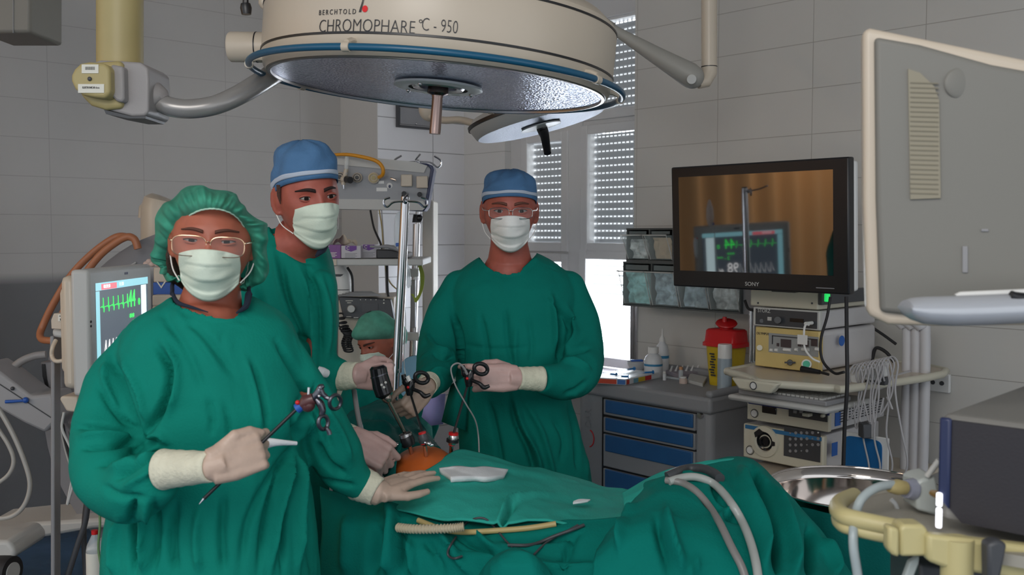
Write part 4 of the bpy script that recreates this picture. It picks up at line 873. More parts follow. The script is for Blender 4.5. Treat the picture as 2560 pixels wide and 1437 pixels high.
m.build('edge_band', M_ltgrey, g, smooth=False)
for x, y, r, cm in ((851, 443, 13, M_black), (894, 444, 12, M_black), (935, 445, 14, M_creamy)):
    m = MB(); Mo = frame(P(x, y, dp - 0.004), (1, 0, 0), (0, 0, 1)); Mo = Mo @ Matrix.Rotation(0, 4, 'X')
    m.lathe([(r * mp(dp), 0), (r * mp(dp), 0.012), (r * mp(dp) * 0.8, 0.016)], Mo, 28); ou = m.build('gas_outlet', M_cream, g)
    m = MB(); m.lathe([(r * mp(dp) * 0.80, 0.016), (r * mp(dp) * 0.8, 0.019), (r * mp(dp) * 0.62, 0.019), (r * mp(dp) * 0.62, 0.016)], Mo, 28, cap=False); m.lathe([(r * mp(dp) * 0.4, 0.016), (r * mp(dp) * 0.4, 0.021)], Mo, 20); m.build('outlet_ring', cm, ou)
for x, y in ((1016, 451), (1055, 455)):
    m = MB(); pbox(m, x - 14, y - 15, x + 14, y + 15, dp - 0.022, 0.02); m.build('power_socket', M_cream, g, bevel=0.004)
for x, y in ((1010, 484), (1049, 486)):
    m = MB(); m.tube([P(x, y, dp), P(x, y, dp - 0.02), P(x, y, dp - 0.035)], [0.012, 0.012, 0.008], 16); m.build('ground_plug', M_black, g)
m = MB(); m.tube([P(984, 449, dp - 0.005), P(978, 446, dp - 0.04), P(990, 450, dp - 0.05)], 0.006, 8); m.build('spigot', M_chrome, g)
m = MB(); m.tube([P(974, 464, dp - 0.001), P(974, 464, dp - 0.004)], 0.014, 20); bd = m.build('round_badge', M_whitep, g); m = MB(); m.ball(P(974, 466, dp - 0.005), (0.006, 0.001, 0.008), seg=10, rings=6); m.build('drop_mark', M_navyp, bd)
m = MB(); pbox(m, 941, 469, 968, 478, dp - 0.002, 0.002); pbox(m, 946, 452, 960, 459, dp - 0.002, 0.002); m.build('label', M_whitep, g, smooth=False)
fm = MB(); fm.tube([P(858, 462, dp - 0.05), P(862, 440, dp - 0.05), P(866, 422, dp - 0.05)], 0.011, 14); fm.ball(P(860, 448, dp - 0.05), 0.018); fmo = fm.build('flow_valve', M_cream, g)
m = MB(); m.tube([P(864, 448, dp - 0.05), P(876, 450, dp - 0.09)], 0.016, 16); m.build('valve_knob', M_black, fmo)
m = MB(); m.tube([P(864, 436, dp - 0.05), P(869, 382, dp - 0.05)], 0.0105, 14); m.build('flow_tube', mat('clear_tube', (0.8, 0.85, 0.85), 0.08, alpha=0.35), fmo)
m = MB(); m.tube([P(858, 462, dp - 0.05), P(859, 472, dp - 0.05)], [0.006, 0.003], 8); m.build('nozzle', M_chrome, fmo)
m = MB(); ptube(m, [(760, 392, dp + .02), (820, 388, dp - .03), (865, 386, dp - 0.07), (905, 392, dp - .08), (940, 402, dp - .08), (956, 418, dp - .08), (957, 436, dp - .07), (948, 443, dp - .03)], [.006, .007, .008, .009, .009, .009, .009, .009], 6, 12)
tag(m.build('gas_hose', mat('hose_yellow', (0.72, 0.30, 0.01), 0.4), None), 'yellow-orange gas hose plugged into the grey outlet panel', 'hose')
# infusion hooks on the far rail above the panel
def hooks(root, x, y, d, w, r, h=22, up=True):
    m = MB()
    for sg in (-1, 1):
        ptube(m, [(x, y, d), (x + sg * w * 0.4, y + 1, d), (x + sg * w * 0.62, y + 4, d), (x + sg * w * 0.85, y + 14, d), (x + sg * w, y + 8, d), (x + sg * w * 0.98, y - 4, d), (x + sg * w * 0.72, y - h, d)], r, 5, 8)
    m.ball(P(x, y, d), r * 2.6, seg=12, rings=8); m.build('hook_bar', M_chrome, root)
    m = MB(); ptube(m, [(x - 2, y, d), (x - 4, y - 6, d - 0.05), (x + 6, y - 18, d - 0.09)], r, 4, 8); m.build('hook_bar', M_chrome, root)
ip = thing('infusion_stand', 'far dull steel infusion pole with black clamp beside the white tiles', 'infusion stand', P(1042, 1000, 4.95))
m = MB(); m.tube([P(1044, 402, 4.95), P(1044, 700, 4.95)], 0.010, 14); m.tube([P(1042, 560, 4.95), P(1030, 960, 4.95), P(1020, 1360, 4.95)], 0.019, 16); m.build('pole', M_steel, ip)
m = MB(); m.tube([P(1043, 536, 4.95), P(1043, 556, 4.95)], [0.020, 0.026], 14); m.ball(P(1049, 545, 4.80), 0.017); m.build('clamp', M_black, ip)
hooks(ip, 1044, 404, 4.92, 58, 0.0045, 14)
m = MB(); ptube(m, [(985, 408, 4.83), (988, 398, 4.83), (1004, 389, 4.83)], 0.0045, 4, 8); m.build('hook_bar', M_chrome, ip)
n_ = thing('infusion_stand', 'near chrome infusion pole with curled hooks rising between the two men', 'infusion stand', P(982, 1500, 3.45))
m = MB(); m.tube([P(1013, 492, 3.45), P(1004, 700, 3.45), P(992, 930, 3.45)], [0.0155, 0.0165, 0.0175], 18); m.tube([P(992, 900, 3.45), P(966, 1700, 3.45)], 0.012, 12); m.build('pole', M_chrome, n_)
m = MB(); m.tube([P(1013, 488, 3.45), P(1013, 494, 3.45)], 0.013, 14); m.build('pole_cap', M_black, n_)
hooks(n_, 1014, 503, 3.43, 54, 0.0038, 10)
m = MB(); m.tube([P(1050, 540, 4.6), P(1046, 700, 4.6), P(1043, 900, 4.6)], 0.004, 8)
M_bagm = mat('clear_plastic_bag', (0.75, 0.82, 0.86), 0.15, alpha=0.38, bump=0.6, bscale=25)
M_tubec = mat('clear_line', (0.7, 0.75, 0.75), 0.2, alpha=0.6)
bg = thing('infusion_bag', 'clear infusion bag with blue port hanging beside the near pole', 'infusion bag', P(1002, 600, 3.6))
m = MB(); rr = []
for y, w, t in ((528, 4, .004), (540, 12, .010), (560, 14, .018), (590, 14, .020), (612, 12, .014), (622, 5, .006)): rr.append(ring_row(y, 1000 - w - (y - 528) * 0.02, 1000 + w, 3.62, t, n=20))
m.loft(rr); m.build('bag', M_bagm, bg); m = MB(); pbox(m, 989, 607, 999, 616, 3.60, 0.01); m.build('blue_port', M_blue, bg, bevel=0.002)
m = MB(); ptube(m, [(998, 622, 3.6), (1004, 700, 3.6), (1014, 800, 3.58), (1010, 900, 3.5), (1018, 960, 3.3)], 0.0022, 6, 6); m.build('drip_line', M_tubec, bg)
cb = thing('drip_chamber', 'small clear drip chamber hanging between the two steel poles', 'drip chamber', P(1018, 690, 3.7))
m = MB(); m.tube([P(1014, 652, 3.7), P(1018, 670, 3.7), P(1022, 712, 3.7), P(1021, 720, 3.7)], [0.006, 0.011, 0.010, 0.003], 12); m.build('chamber', M_bagm, cb); m = MB(); m.ball(P(1014, 655, 3.69), 0.004, seg=8, rings=6); m.build('red_clip', M_red, cb)
# shelf unit (anaesthesia machine)
az = thing('anaesthesia_machine', 'cream anaesthesia machine with grey shelf and black dial panel, behind the tall man', 'medical machine', P(920, 1200, 4.7))
m = MB(); pbox(m, 810, 647, 1057, 664, 4.35, 0.45); m.build('shelf', M_ltgrey, az, bevel=0.005)
m = MB(); pbox(m, 800, 648, 841, 663, 4.345, 0.02); m.build('shelf_end', M_cream, az, smooth=False)
m = MB(); pp(m, [(846, 750), (985, 742), (985, 1100), (840, 1100)], 4.45, 0.4); m.build('cabinet', M_cream, az, bevel=0.006)
m = MB(); pp(m, [(846, 742), (976, 748), (986, 800), (965, 802), (880, 795), (858, 795)], 4.40, 0.06); dpn = m.build('dial_panel', M_dgrey, az, bevel=0.004)
m = MB(); m.tube([P(878, 772, 4.40), P(878, 772, 4.375)], [0.019, 0.016], 24); m.build('dial', M_ltgrey, dpn)
m = MB(); pbox(m, 905, 758, 945, 780, 4.397, 0.004); m.build('display', M_blackg, dpn); m = MB()
for i in range(4): pbox(m, 900 + i * 13, 748, 902 + i * 13, 750, 4.396, 0.002)
for i in range(2): pbox(m, 958, 748 + i * 8, 961, 751 + i * 8, 4.396, 0.002)
m.build('indicator_marks', M_lbl, dpn, smooth=False)
m = MB()
for x, y, w_ in ((864, 751, 18), (868, 756, 10), (866, 791, 12), (884, 793, 12)): pbox(m, x, y, x + w_, y + 1.4, 4.397, 0.002)
m.build('print_lines', M_lbl, dpn, smooth=False)
m = MB(); pbox(m, 1056, 500, 1084, 870, 5.1, 0.3); m.build('side_column', mat('curtain_cream', (0.55, 0.52, 0.47), 0.7), az, bevel=0.01)
m = MB(); 
m2 = MB(); m2.tube([P(845, 664, 4.6), P(850, 680, 4.6), P(853, 700, 4.6), P(855, 735, 4.6)], [0.03, 0.045, 0.05, 0.052], 28); cn = m2.build('canister', M_whitep, az)
m = MB(); m.tube([P(853, 722, 4.6), P(853, 724, 4.6)], 0.0535, 28); m.tube([P(848, 684, 4.6), P(848, 690, 4.6)], 0.0495, 28); m.build('canister_band', M_dgrey, cn)
m = MB(); ptube(m, [(868, 668, 4.55), (880, 690, 4.55), (882, 730, 4.55)], 0.006, 5, 8); m.build('canister_handle', M_rub, cn)
for i in range(4):
    M_pap = mat('paper_grey', (0.45, 0.46, 0.47), 0.8)
    m = MB(); m.grid([[P(848 + i * 9, 740 - i * 2, 4.40), P(955 - i * 4, 739 - i * 1.4, 4.40)], [P(846 + i * 8, 734 - i * 2, 4.62), P(940 - i * 4, 734 - i * 2, 4.62)]])
    tag(m.build('paper_sheet', M_pap, None, solid=0.0015, smooth=False), 'grey loose paper sheet in the pile on the black dial panel', 'paper', 'papers on the dial panel')
# boxes on the shelf
def gbox(x0, x1, y0, y1, d, body, top, lab, ttl):
    o = thing('glove_box', lab, 'box', P((x0 + x1) / 2, y1, d)); m = MB(); pbox(m, x0, y0, x1, y1, d, 0.12); c = m.build('carton', body, o, bevel=0.002, smooth=False)
    m = MB(); xm = (x0 + x1) / 2; pp(m, [(xm - 14, y0 + 0.5), (xm + 14, y0 + 0.5), (xm + 14, y0 + 10), (xm, y0 + 15), (xm - 14, y0 + 10)], d - 0.001, 0.001); e = m.build('emblem', top, o, smooth=False)
    m = MB(); m.tube([P(xm - 7 + 3.6 * math.cos(a), y0 + 6 + 3.6 * math.sin(a), d - 0.0025) for a in np.linspace(0.7, 5.6, 12)], 0.0014, 6); m.build('emblem_ring', M_lbl, o)
    m = MB()
    for k in range(4): pbox(m, xm - 15, y0 + 19 + k * 3.2, xm + 15 - (k % 2) * 4, y0 + 20.4 + k * 3.2, d - 0.001, 0.001)
    m.build('print_lines', M_grey if body is not M_purp else M_lbl, o, smooth=False); return o
M_purp = mat('carton_purple', (0.24, 0.10, 0.30), 0.6); M_cartw = mat('carton_white', (0.55, 0.52, 0.55), 0.6); M_emb = mat('emblem_purple', (0.17, 0.06, 0.30), 0.6)
gbox(802, 852, 612, 646, 4.36, M_purp, M_purp, 'purple glove carton, leftmost on the grey shelf', '')
gbox(853, 902, 614, 645, 4.35, M_cartw, M_emb, 'white glove carton with crumpled cream tissue sticking out of its top', '')
gbox(903, 941, 611, 644, 4.40, M_cartw, M_emb, 'white glove carton between the tissue box and the black case', '')
m = MB(); rg = []
for k in range(14):
    row = []
    for j in range(10):
        u, v = k / 13, j / 9; hgt = 24 * math.sin(math.pi * u) ** 0.7 * (0.5 + 0.5 * math.sin(v * 3 + u * 5)) + 6; row.append(P(832 + u * 62, 616 - hgt - 5 * math.sin(u * 17 + v * 4), 4.37 + 0.10 * v + 0.012 * math.sin(u * 23)))
    rg.append(row)
m.grid(rg); tag(m.build('tissue', mat('tissue_cream', (0.70, 0.62, 0.50), 0.9), None, subsurf=1, solid=0.001), 'crumpled cream tissue pulled up out of a white carton', 'tissue')
m = MB(); pp(m, [(941, 623), (975, 624), (1020, 632), (1020, 646), (941, 646)], 4.38, 0.2); tag(m.build('equipment_case', M_black, None, bevel=0.004), 'flat black case at the right end of the grey shelf', 'case')
m = MB(); ptube(m, [(926, 616, 4.34), (945, 617, 4.33), (970, 616, 4.33), (1000, 625, 4.33), (1018, 632, 4.33)], [.006, .005, .009, .010, .009], 5, 10); tag(m.build('probe', M_grey, None), 'grey probe lying across the black case on the shelf', 'probe')
# hoses under the panel
for nm, L, r, mt_, lab in (('cable', [(926, 526, 4.7), (935, 570, 4.66), (952, 610, 4.6), (956, 640, 4.58)], 0.0052, M_rub, 'black hose hanging from the left underside of the gas panel'),
                      ('cable', [(948, 524, 4.72), (955, 570, 4.7), (960, 640, 4.66), (972, 700, 4.66), (1000, 730, 4.7)], 0.0035, mat('cable_ochre', (0.35, 0.27, 0.12), 0.5), 'thin ochre cable hanging below the gas panel'),
                      ('cable', [(954, 524, 4.72), (958, 580, 4.7), (962, 640, 4.66), (966, 740, 4.66)], 0.0030, M_gcable, 'thin grey cable hanging behind the near pole'),
                      ('cable', [(968, 664, 4.5), (969, 720, 4.5), (972, 745, 4.5)], 0.0060, M_rub, 'short black cable dropping from the shelf to the dial panel')):
    m = MB(); ptube(m, L, r, 6, 8); tag(m.build(nm, mt_, None), lab, 'cable')
m = MB()
for k in range(6): ptube(m, [(1046 + k * 1.5, 664, 4.8), (1052 + k * 1.6, 690, 4.8), (1050 + k * 1.2, 725, 4.8), (1040, 745 + k * 2, 4.8), (1028 + k, 735, 4.8)], 0.0028, 5, 6)
tag(m.build('earth_cable', mat('earth_green', (0.30, 0.38, 0.05), 0.5), None), 'looped yellow-green earth cable hung at the shelf end', 'cable')
# coiled black cords
m = MB(); L = ppts([(846, 785, 4.35), (862, 822, 4.33), (872, 836, 4.32), (866, 856, 4.3), (872, 876, 4.28)], 12); q = []
for i, t in enumerate(np.linspace(0, 1, 240)):
    p = L[min(int(t * (len(L) - 1)), len(L) - 2)]; p2 = L[min(int(t * (len(L) - 1)) + 1, len(L) - 1)]; f_ = t * (len(L) - 1) % 1; c_ = p.lerp(p2, f_)
    a = t * 2 * math.pi * 15; q.append(c_ + Vector((math.cos(a) * 0.02, math.sin(a) * 0.02, math.sin(a) * 0.006)))
m.tube(q, 0.0042, 6); tag(m.build('coiled_cord', M_rub, None), 'black coiled telephone-type cord hanging below the dial panel', 'cord')
# pump units clamped on the far pole
for (x0, y0, x1, y1, mt_, lab) in ((1018, 672, 1046, 692, M_ltgrey, 'grey clamp box, upper one on the far steel pole'), (1008, 832, 1048, 852, M_ltgrey, 'grey clamp bracket, lower one on the far steel pole'), (1026, 700, 1038, 820, M_grey, 'slim grey battery strip along the far steel pole')):
    m = MB(); pbox(m, x0, y0, x1, y1, 4.88, 0.05); tag(m.build('pole_clamp', mt_, None, bevel=0.004), lab, 'clamp')
# pale blue drape and lavender paper behind the surgeon's hand
m = MB(); m.grid([[P(1000, 895, 4.0), P(1050, 880, 4.0), P(1075, 900, 4.0)], [P(995, 940, 3.95), P(1040, 930, 3.95), P(1075, 950, 3.95)], [P(995, 1000, 3.9), P(1050, 1000, 3.9), P(1085, 1000, 3.9)]])
tag(m.build('drape_cloth', mat('cloth_paleblue', (0.22, 0.42, 0.55), 0.9), None, subsurf=2, solid=0.004), 'pale blue cloth glimpsed between the poles and the white-masked man', 'cloth')
m = MB(); m.grid([[P(1068, 985, 3.3), P(1092, 986, 3.3), P(1114, 984, 3.3)], [P(1058, 1025, 3.28), P(1085, 1020, 3.26), P(1110, 1028, 3.28)], [P(1054, 1042, 3.26), P(1078, 1064, 3.25), P(1108, 1060, 3.26)]])
tag(m.build('paper_sheet', mat('paper_lavender', (0.42, 0.40, 0.80), 0.8), None, solid=0.001), 'lavender sheet hanging beside the green gown tail', 'paper')
# ---------------------------------------------------------------- table, patient, drapes
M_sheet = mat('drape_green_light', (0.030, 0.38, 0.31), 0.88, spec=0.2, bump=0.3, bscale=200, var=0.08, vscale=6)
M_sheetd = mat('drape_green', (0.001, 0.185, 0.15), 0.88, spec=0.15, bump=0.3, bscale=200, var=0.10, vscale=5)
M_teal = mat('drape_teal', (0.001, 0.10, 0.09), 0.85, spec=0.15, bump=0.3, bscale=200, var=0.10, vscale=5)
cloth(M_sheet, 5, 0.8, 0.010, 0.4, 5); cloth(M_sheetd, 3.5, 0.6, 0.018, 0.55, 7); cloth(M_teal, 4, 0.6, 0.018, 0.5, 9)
M_orange = mat('painted_skin', (0.62, 0.13, 0.022), 0.42, var=0.18, vscale=9)
tb = thing('operating_table', 'operating table under the green drapes, only its covered shape seen', 'table', P(1300, 2600, 2.35) * 1.0)
tb.location.z = 0
m = MB()
pa, pb2 = P(960, 1330, 2.65), P(1800, 1330, 2.12); ax = (pb2 - pa); ax.z = 0; ax.normalize(); mid = (pa + pb2) / 2; mid.z = 0.76
Mt = frame(mid, ax, Vector((-ax.y, ax.x, 0))); m.box((0, 0, 0), (0.95, 0.40, 0.06), Mt); m.build('table_top', M_rub, tb, bevel=0.02)
m = MB(); m.box((0, 0, -0.38), (0.30, 0.24, 0.70), Mt); m.box((0, 0, -0.72), (0.8, 0.42, 0.07), Mt); m.build('pedestal', M_steel, tb, bevel=0.02)
pt = thing('person', 'patient under green drapes, only the orange painted belly showing', 'person', P(1060, 1250, 2.42))
m = MB(); e = P(1058, 1240, 2.42)
m.ball(e, (0.112, 0.17, 0.125)); m.tube([P(985, 1290, 2.72), P(1030, 1280, 2.55), P(1150, 1330, 2.36), P(1400, 1400, 2.28), P(1700, 1380, 2.17)], [0.10, 0.10, 0.09, 0.08, 0.06], 24)
m.ball(P(940, 1290, 2.98), (0.08, 0.1, 0.09)); m.tube([P(940, 1290, 2.98), P(985, 1290, 2.72)], 0.05, 16)
m.build('body', M_orange, pt, remesh=0.008, rsm=4)
def sheet(name, rows, m, n=5, nx=6, amp=0.004, sc=7, seed=0, fl=None, solid=0.004, sub=1, parent=None, zs=1.0):
    """rows of (x, y, depth): a cloth surface, its drawn folds raised"""
    L = [cat([tuple(P(*p)) for p in r], nx) for r in rows]; R = list(zip(*[cat([tuple(L[j][i]) for j in range(len(L))], n) for i in range(len(L[0]))]))
    mb = MB(); mb.grid([[Vector(p) for p in r] for r in R]); o = mb.build(name, m, parent, ang=0)
    bm = bmesh.new(); bm.from_mesh(o.data); bmesh.ops.subdivide_edges(bm, edges=bm.edges, cuts=sub, use_grid_fill=True)
    cen = sum((f.normal.y - f.normal.z * 0.7 for f in bm.faces))
    if cen > 0: bmesh.ops.reverse_faces(bm, faces=bm.faces)
    bm.to_mesh(o.data); bm.free(); me = o.data
    k = len(me.vertices); co = np.empty(k * 3); me.vertices.foreach_get('co', co); co = co.reshape(-1, 3); nr = np.empty(k * 3); me.vertices.foreach_get('normal', nr); nr = nr.reshape(-1, 3)
    co = crumple(amp, sc, seed, zs)(co, nr)
    if fl: co = folds(fl)(co, nr)
    me.vertices.foreach_set('co', co.reshape(-1)); me.update(); me.shade_smooth()
    if solid: q = o.modifiers.new('t', 'SOLIDIFY'); q.thickness = solid; q.offset = -1
    return o
# skirt of the table drape, near side
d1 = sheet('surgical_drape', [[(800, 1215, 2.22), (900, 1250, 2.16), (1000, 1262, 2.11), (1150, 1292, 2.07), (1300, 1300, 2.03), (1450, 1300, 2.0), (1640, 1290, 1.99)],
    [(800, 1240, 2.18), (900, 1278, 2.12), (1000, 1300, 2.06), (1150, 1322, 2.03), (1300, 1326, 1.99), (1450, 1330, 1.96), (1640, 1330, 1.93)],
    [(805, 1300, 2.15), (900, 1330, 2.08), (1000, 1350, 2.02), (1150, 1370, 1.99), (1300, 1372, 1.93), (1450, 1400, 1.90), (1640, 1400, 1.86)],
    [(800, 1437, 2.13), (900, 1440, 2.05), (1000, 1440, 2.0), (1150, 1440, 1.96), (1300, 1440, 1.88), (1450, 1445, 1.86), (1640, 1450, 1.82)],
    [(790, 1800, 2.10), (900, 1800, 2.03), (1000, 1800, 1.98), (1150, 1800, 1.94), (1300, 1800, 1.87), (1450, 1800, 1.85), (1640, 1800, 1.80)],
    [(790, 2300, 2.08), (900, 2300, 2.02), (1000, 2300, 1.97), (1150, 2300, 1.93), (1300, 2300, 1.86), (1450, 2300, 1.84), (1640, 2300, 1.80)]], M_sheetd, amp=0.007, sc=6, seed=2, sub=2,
    fl=[([(965, 1265), (985, 1310), (985, 1380), (975, 1440)], 13, .022), ([(1000, 1290), (1006, 1350), (1010, 1440)], 8, -.020), ([(945, 1300), (935, 1370), (930, 1440)], 12, -.016), ([(1020, 1340), (1030, 1400), (1040, 1440)], 8, .012), ([(870, 1280), (865, 1440)], 14, .008),
        ([(1080, 1330), (1110, 1350), (1150, 1400), (1190, 1440)], 9, .009), ([(1060, 1345), (1085, 1380), (1110, 1440)], 8, -.008), ([(1130, 1330), (1180, 1360), (1230, 1372), (1240, 1390), (1215, 1440)], 7, -.014), ([(1180, 1325), (1220, 1362), (1250, 1380)], 7, .010), ([(1250, 1345), (1340, 1345), (1450, 1330)], 9, -.012),
        ([(1440, 1320), (1420, 1380), (1400, 1440)], 8, -.010), ([(1540, 1330), (1530, 1390), (1540, 1440)], 14, .008)])
tag(d1, 'green cloth skirt hanging down the near side of the table', 'drape')
# rounded bulge in the foreground centre
d2 = sheet('surgical_drape', [[(1180, 1470, 1.93), (1230, 1420, 1.92), (1290, 1400, 1.91), (1350, 1420, 1.90), (1400, 1470, 1.90)], [(1180, 1470, 1.90), (1225, 1400, 1.87), (1290, 1372, 1.86), (1355, 1400, 1.85), (1402, 1470, 1.86)],
    [(1190, 1475, 1.84), (1235, 1410, 1.80), (1290, 1392, 1.79), (1350, 1412, 1.79), (1395, 1480, 1.82)], [(1200, 1560, 1.80), (1240, 1520, 1.77), (1290, 1510, 1.76), (1345, 1520, 1.76), (1385, 1560, 1.79)]], M_sheetd, amp=0.006, sc=12, seed=5, sub=2)
tag(d2, 'rounded green bulge of cloth below the grey cables', 'drape')
# light top sheet over the patient
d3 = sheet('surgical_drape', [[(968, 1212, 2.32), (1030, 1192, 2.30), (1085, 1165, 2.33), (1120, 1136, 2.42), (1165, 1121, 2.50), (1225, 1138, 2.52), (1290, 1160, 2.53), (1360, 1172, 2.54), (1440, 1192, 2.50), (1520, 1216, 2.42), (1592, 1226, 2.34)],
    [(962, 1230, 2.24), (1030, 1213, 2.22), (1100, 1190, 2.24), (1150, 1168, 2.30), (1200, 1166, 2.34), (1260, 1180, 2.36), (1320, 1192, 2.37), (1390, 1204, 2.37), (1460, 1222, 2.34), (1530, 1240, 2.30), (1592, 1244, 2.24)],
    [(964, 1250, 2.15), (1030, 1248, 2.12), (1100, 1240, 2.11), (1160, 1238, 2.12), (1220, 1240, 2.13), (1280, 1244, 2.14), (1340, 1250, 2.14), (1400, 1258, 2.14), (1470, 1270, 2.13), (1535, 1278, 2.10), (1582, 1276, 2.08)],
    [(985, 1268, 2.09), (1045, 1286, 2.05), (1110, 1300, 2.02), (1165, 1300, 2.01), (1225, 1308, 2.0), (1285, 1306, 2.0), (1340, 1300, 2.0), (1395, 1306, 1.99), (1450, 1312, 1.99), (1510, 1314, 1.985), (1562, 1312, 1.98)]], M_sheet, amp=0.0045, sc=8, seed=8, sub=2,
    fl=[([(1240, 1310), (1260, 1275), (1278, 1250), (1340, 1238), (1400, 1232)], 5, .010), ([(1252, 1312), (1270, 1280), (1290, 1258)], 6, -.010), ([(1060, 1195), (1110, 1175), (1160, 1170)], 8, -.004), ([(1180, 1140), (1260, 1170), (1340, 1185), (1440, 1205)], 8, .004), ([(1340, 1240), (1440, 1255), (1540, 1270)], 9, -.004), ([(1000, 1235), (1100, 1215), (1180, 1200)], 9, .004)])
tag(d3, 'lighter green top sheet spread over the patient below the belly', 'drape')
# raised knees under cloth, falling away to the lower right
d4 = sheet('surgical_drape', [[(1545, 1340, 2.45), (1610, 1260, 2.5), (1690, 1215, 2.5), (1770, 1190, 2.5), (1840, 1175, 2.5), (1900, 1190, 2.45), (1960, 1250, 2.4), (2020, 1320, 2.3), (2080, 1400, 2.2), (2150, 1500, 2.1)],
    [(1540, 1300, 2.22), (1605, 1214, 2.26), (1680, 1178, 2.27), (1760, 1157, 2.26), (1838, 1144, 2.25), (1888, 1155, 2.2), (1940, 1205, 2.14), (1995, 1265, 2.08), (2055, 1335, 2.03), (2130, 1440, 1.98)],
    [(1520, 1330, 2.05), (1590, 1240, 2.08), (1665, 1198, 2.09), (1745, 1185, 2.09), (1825, 1190, 2.08), (1885, 1215, 2.06), (1935, 1260, 2.02), (1990, 1320, 1.97), (2040, 1385, 1.93), (2110, 1470, 1.90)],
    [(1500, 1360, 1.93), (1575, 1280, 1.94), (1645, 1250, 1.94), (1725, 1255, 1.93), (1800, 1275, 1.92), (1865, 1310, 1.90), (1915, 1355, 1.88), (1965, 1400, 1.85), (2015, 1440, 1.83), (2080, 1500, 1.81)],
    [(1480, 1440, 1.82), (1560, 1400, 1.81), (1630, 1390, 1.80), (1705, 1400, 1.79), (1780, 1420, 1.78), (1840, 1450, 1.77), (1890, 1480, 1.76), (1940, 1510, 1.75), (1990, 1540, 1.74), (2050, 1580, 1.73)],
    [(1470, 1900, 1.74), (1550, 1900, 1.73), (1630, 1900, 1.72), (1700, 1900, 1.71), (1780, 1900, 1.70), (1840, 1900, 1.70), (1890, 1900, 1.70), (1940, 1900, 1.70), (1990, 1900, 1.70), (2050, 1900, 1.70)]], M_sheetd, amp=0.006, sc=5, seed=11, sub=2,
    fl=[([(1880, 1165), (1900, 1230), (1930, 1320), (1950, 1437)], 10, -.030), ([(1850, 1160), (1862, 1230), (1900, 1330), (1915, 1437)], 12, .016), ([(1920, 1200), (1960, 1290), (1985, 1380), (1990, 1450)], 11, .014), ([(2025, 1310), (2028, 1370), (2025, 1437)], 9, -.022), ([(2050, 1340), (2080, 1400), (2090, 1450)], 9, .012),
        ([(1660, 1270), (1680, 1340), (1720, 1437)], 11, .014), ([(1640, 1290), (1655, 1360), (1680, 1437)], 10, -.012), ([(1590, 1250), (1560, 1310), (1545, 1380)], 8, .012), ([(1740, 1220), (1790, 1270), (1830, 1290), (1870, 1300)], 9, -.010), ([(1780, 1190), (1800, 1240), (1840, 1262)], 8, -.012), ([(1790, 1290), (1840, 1270)], 8, .010), ([(1750, 1400), (1720, 1440)], 8, .008),
        ([(1570, 1235), (1620, 1212), (1700, 1195), (1760, 1192)], 7, .012)])
tag(d4, 'dark green drape raised over the knees and falling to the lower right', 'drape')
# strip of sheet folded up along the far edge of the raised drape
d5 = sheet('surgical_drape', [[(1556, 1232, 2.12), (1620, 1195, 2.14), (1690, 1168, 2.15), (1770, 1152, 2.18), (1835, 1146, 2.22)], [(1560, 1258, 2.06), (1622, 1212, 2.09), (1690, 1182, 2.12), (1765, 1160, 2.16), (1825, 1152, 2.2)],
     [(1566, 1310, 2.0), (1590, 1252, 2.03), (1640, 1212, 2.08), (1710, 1186, 2.12), (1740, 1180, 2.14)]], M_sheet, amp=0.003, sc=9, seed=4, sub=2)
tag(d5, 'narrow edge of lighter green cloth lying along the raised drape', 'drape')
# dark drape rising behind the belly towards the seated person
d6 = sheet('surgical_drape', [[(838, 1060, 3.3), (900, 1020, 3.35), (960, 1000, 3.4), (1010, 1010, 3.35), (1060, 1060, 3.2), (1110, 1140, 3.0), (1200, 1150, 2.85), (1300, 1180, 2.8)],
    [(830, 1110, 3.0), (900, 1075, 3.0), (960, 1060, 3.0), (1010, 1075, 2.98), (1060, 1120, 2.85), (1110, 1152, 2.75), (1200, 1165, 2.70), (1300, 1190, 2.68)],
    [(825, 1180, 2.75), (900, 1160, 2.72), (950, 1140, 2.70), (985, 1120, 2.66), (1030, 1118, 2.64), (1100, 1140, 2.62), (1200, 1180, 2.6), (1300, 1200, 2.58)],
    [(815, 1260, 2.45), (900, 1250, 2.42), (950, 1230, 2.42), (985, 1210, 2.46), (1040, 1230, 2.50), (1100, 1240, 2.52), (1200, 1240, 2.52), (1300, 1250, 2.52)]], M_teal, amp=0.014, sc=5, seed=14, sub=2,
    fl=[([(860, 1100), (930, 1070), (1000, 1075), (1060, 1130)], 9, .016), ([(850, 1140), (930, 1120), (980, 1110)], 9, -.016), ([(900, 1040), (960, 1050), (1010, 1090), (1060, 1140)], 8, -.016), ([(995, 1030), (1060, 1100), (1110, 1150)], 8, .014)])
tag(d6, 'dark teal drape mounded behind the orange belly', 'drape')
# cloth edge left of the belly
d7 = sheet('surgical_drape', [[(992, 1108, 2.42), (985, 1140, 2.38), (978, 1180, 2.33), (975, 1215, 2.28)], [(1004, 1106, 2.36), (992, 1140, 2.33), (986, 1180, 2.29), (984, 1216, 2.25)], [(960, 1125, 2.5), (950, 1160, 2.42), (940, 1200, 2.34), (935, 1240, 2.26)]], M_teal, amp=0.004, sc=9, seed=6, sub=2)
tag(d7, 'narrow teal cloth edge tucked against the side of the belly', 'drape')
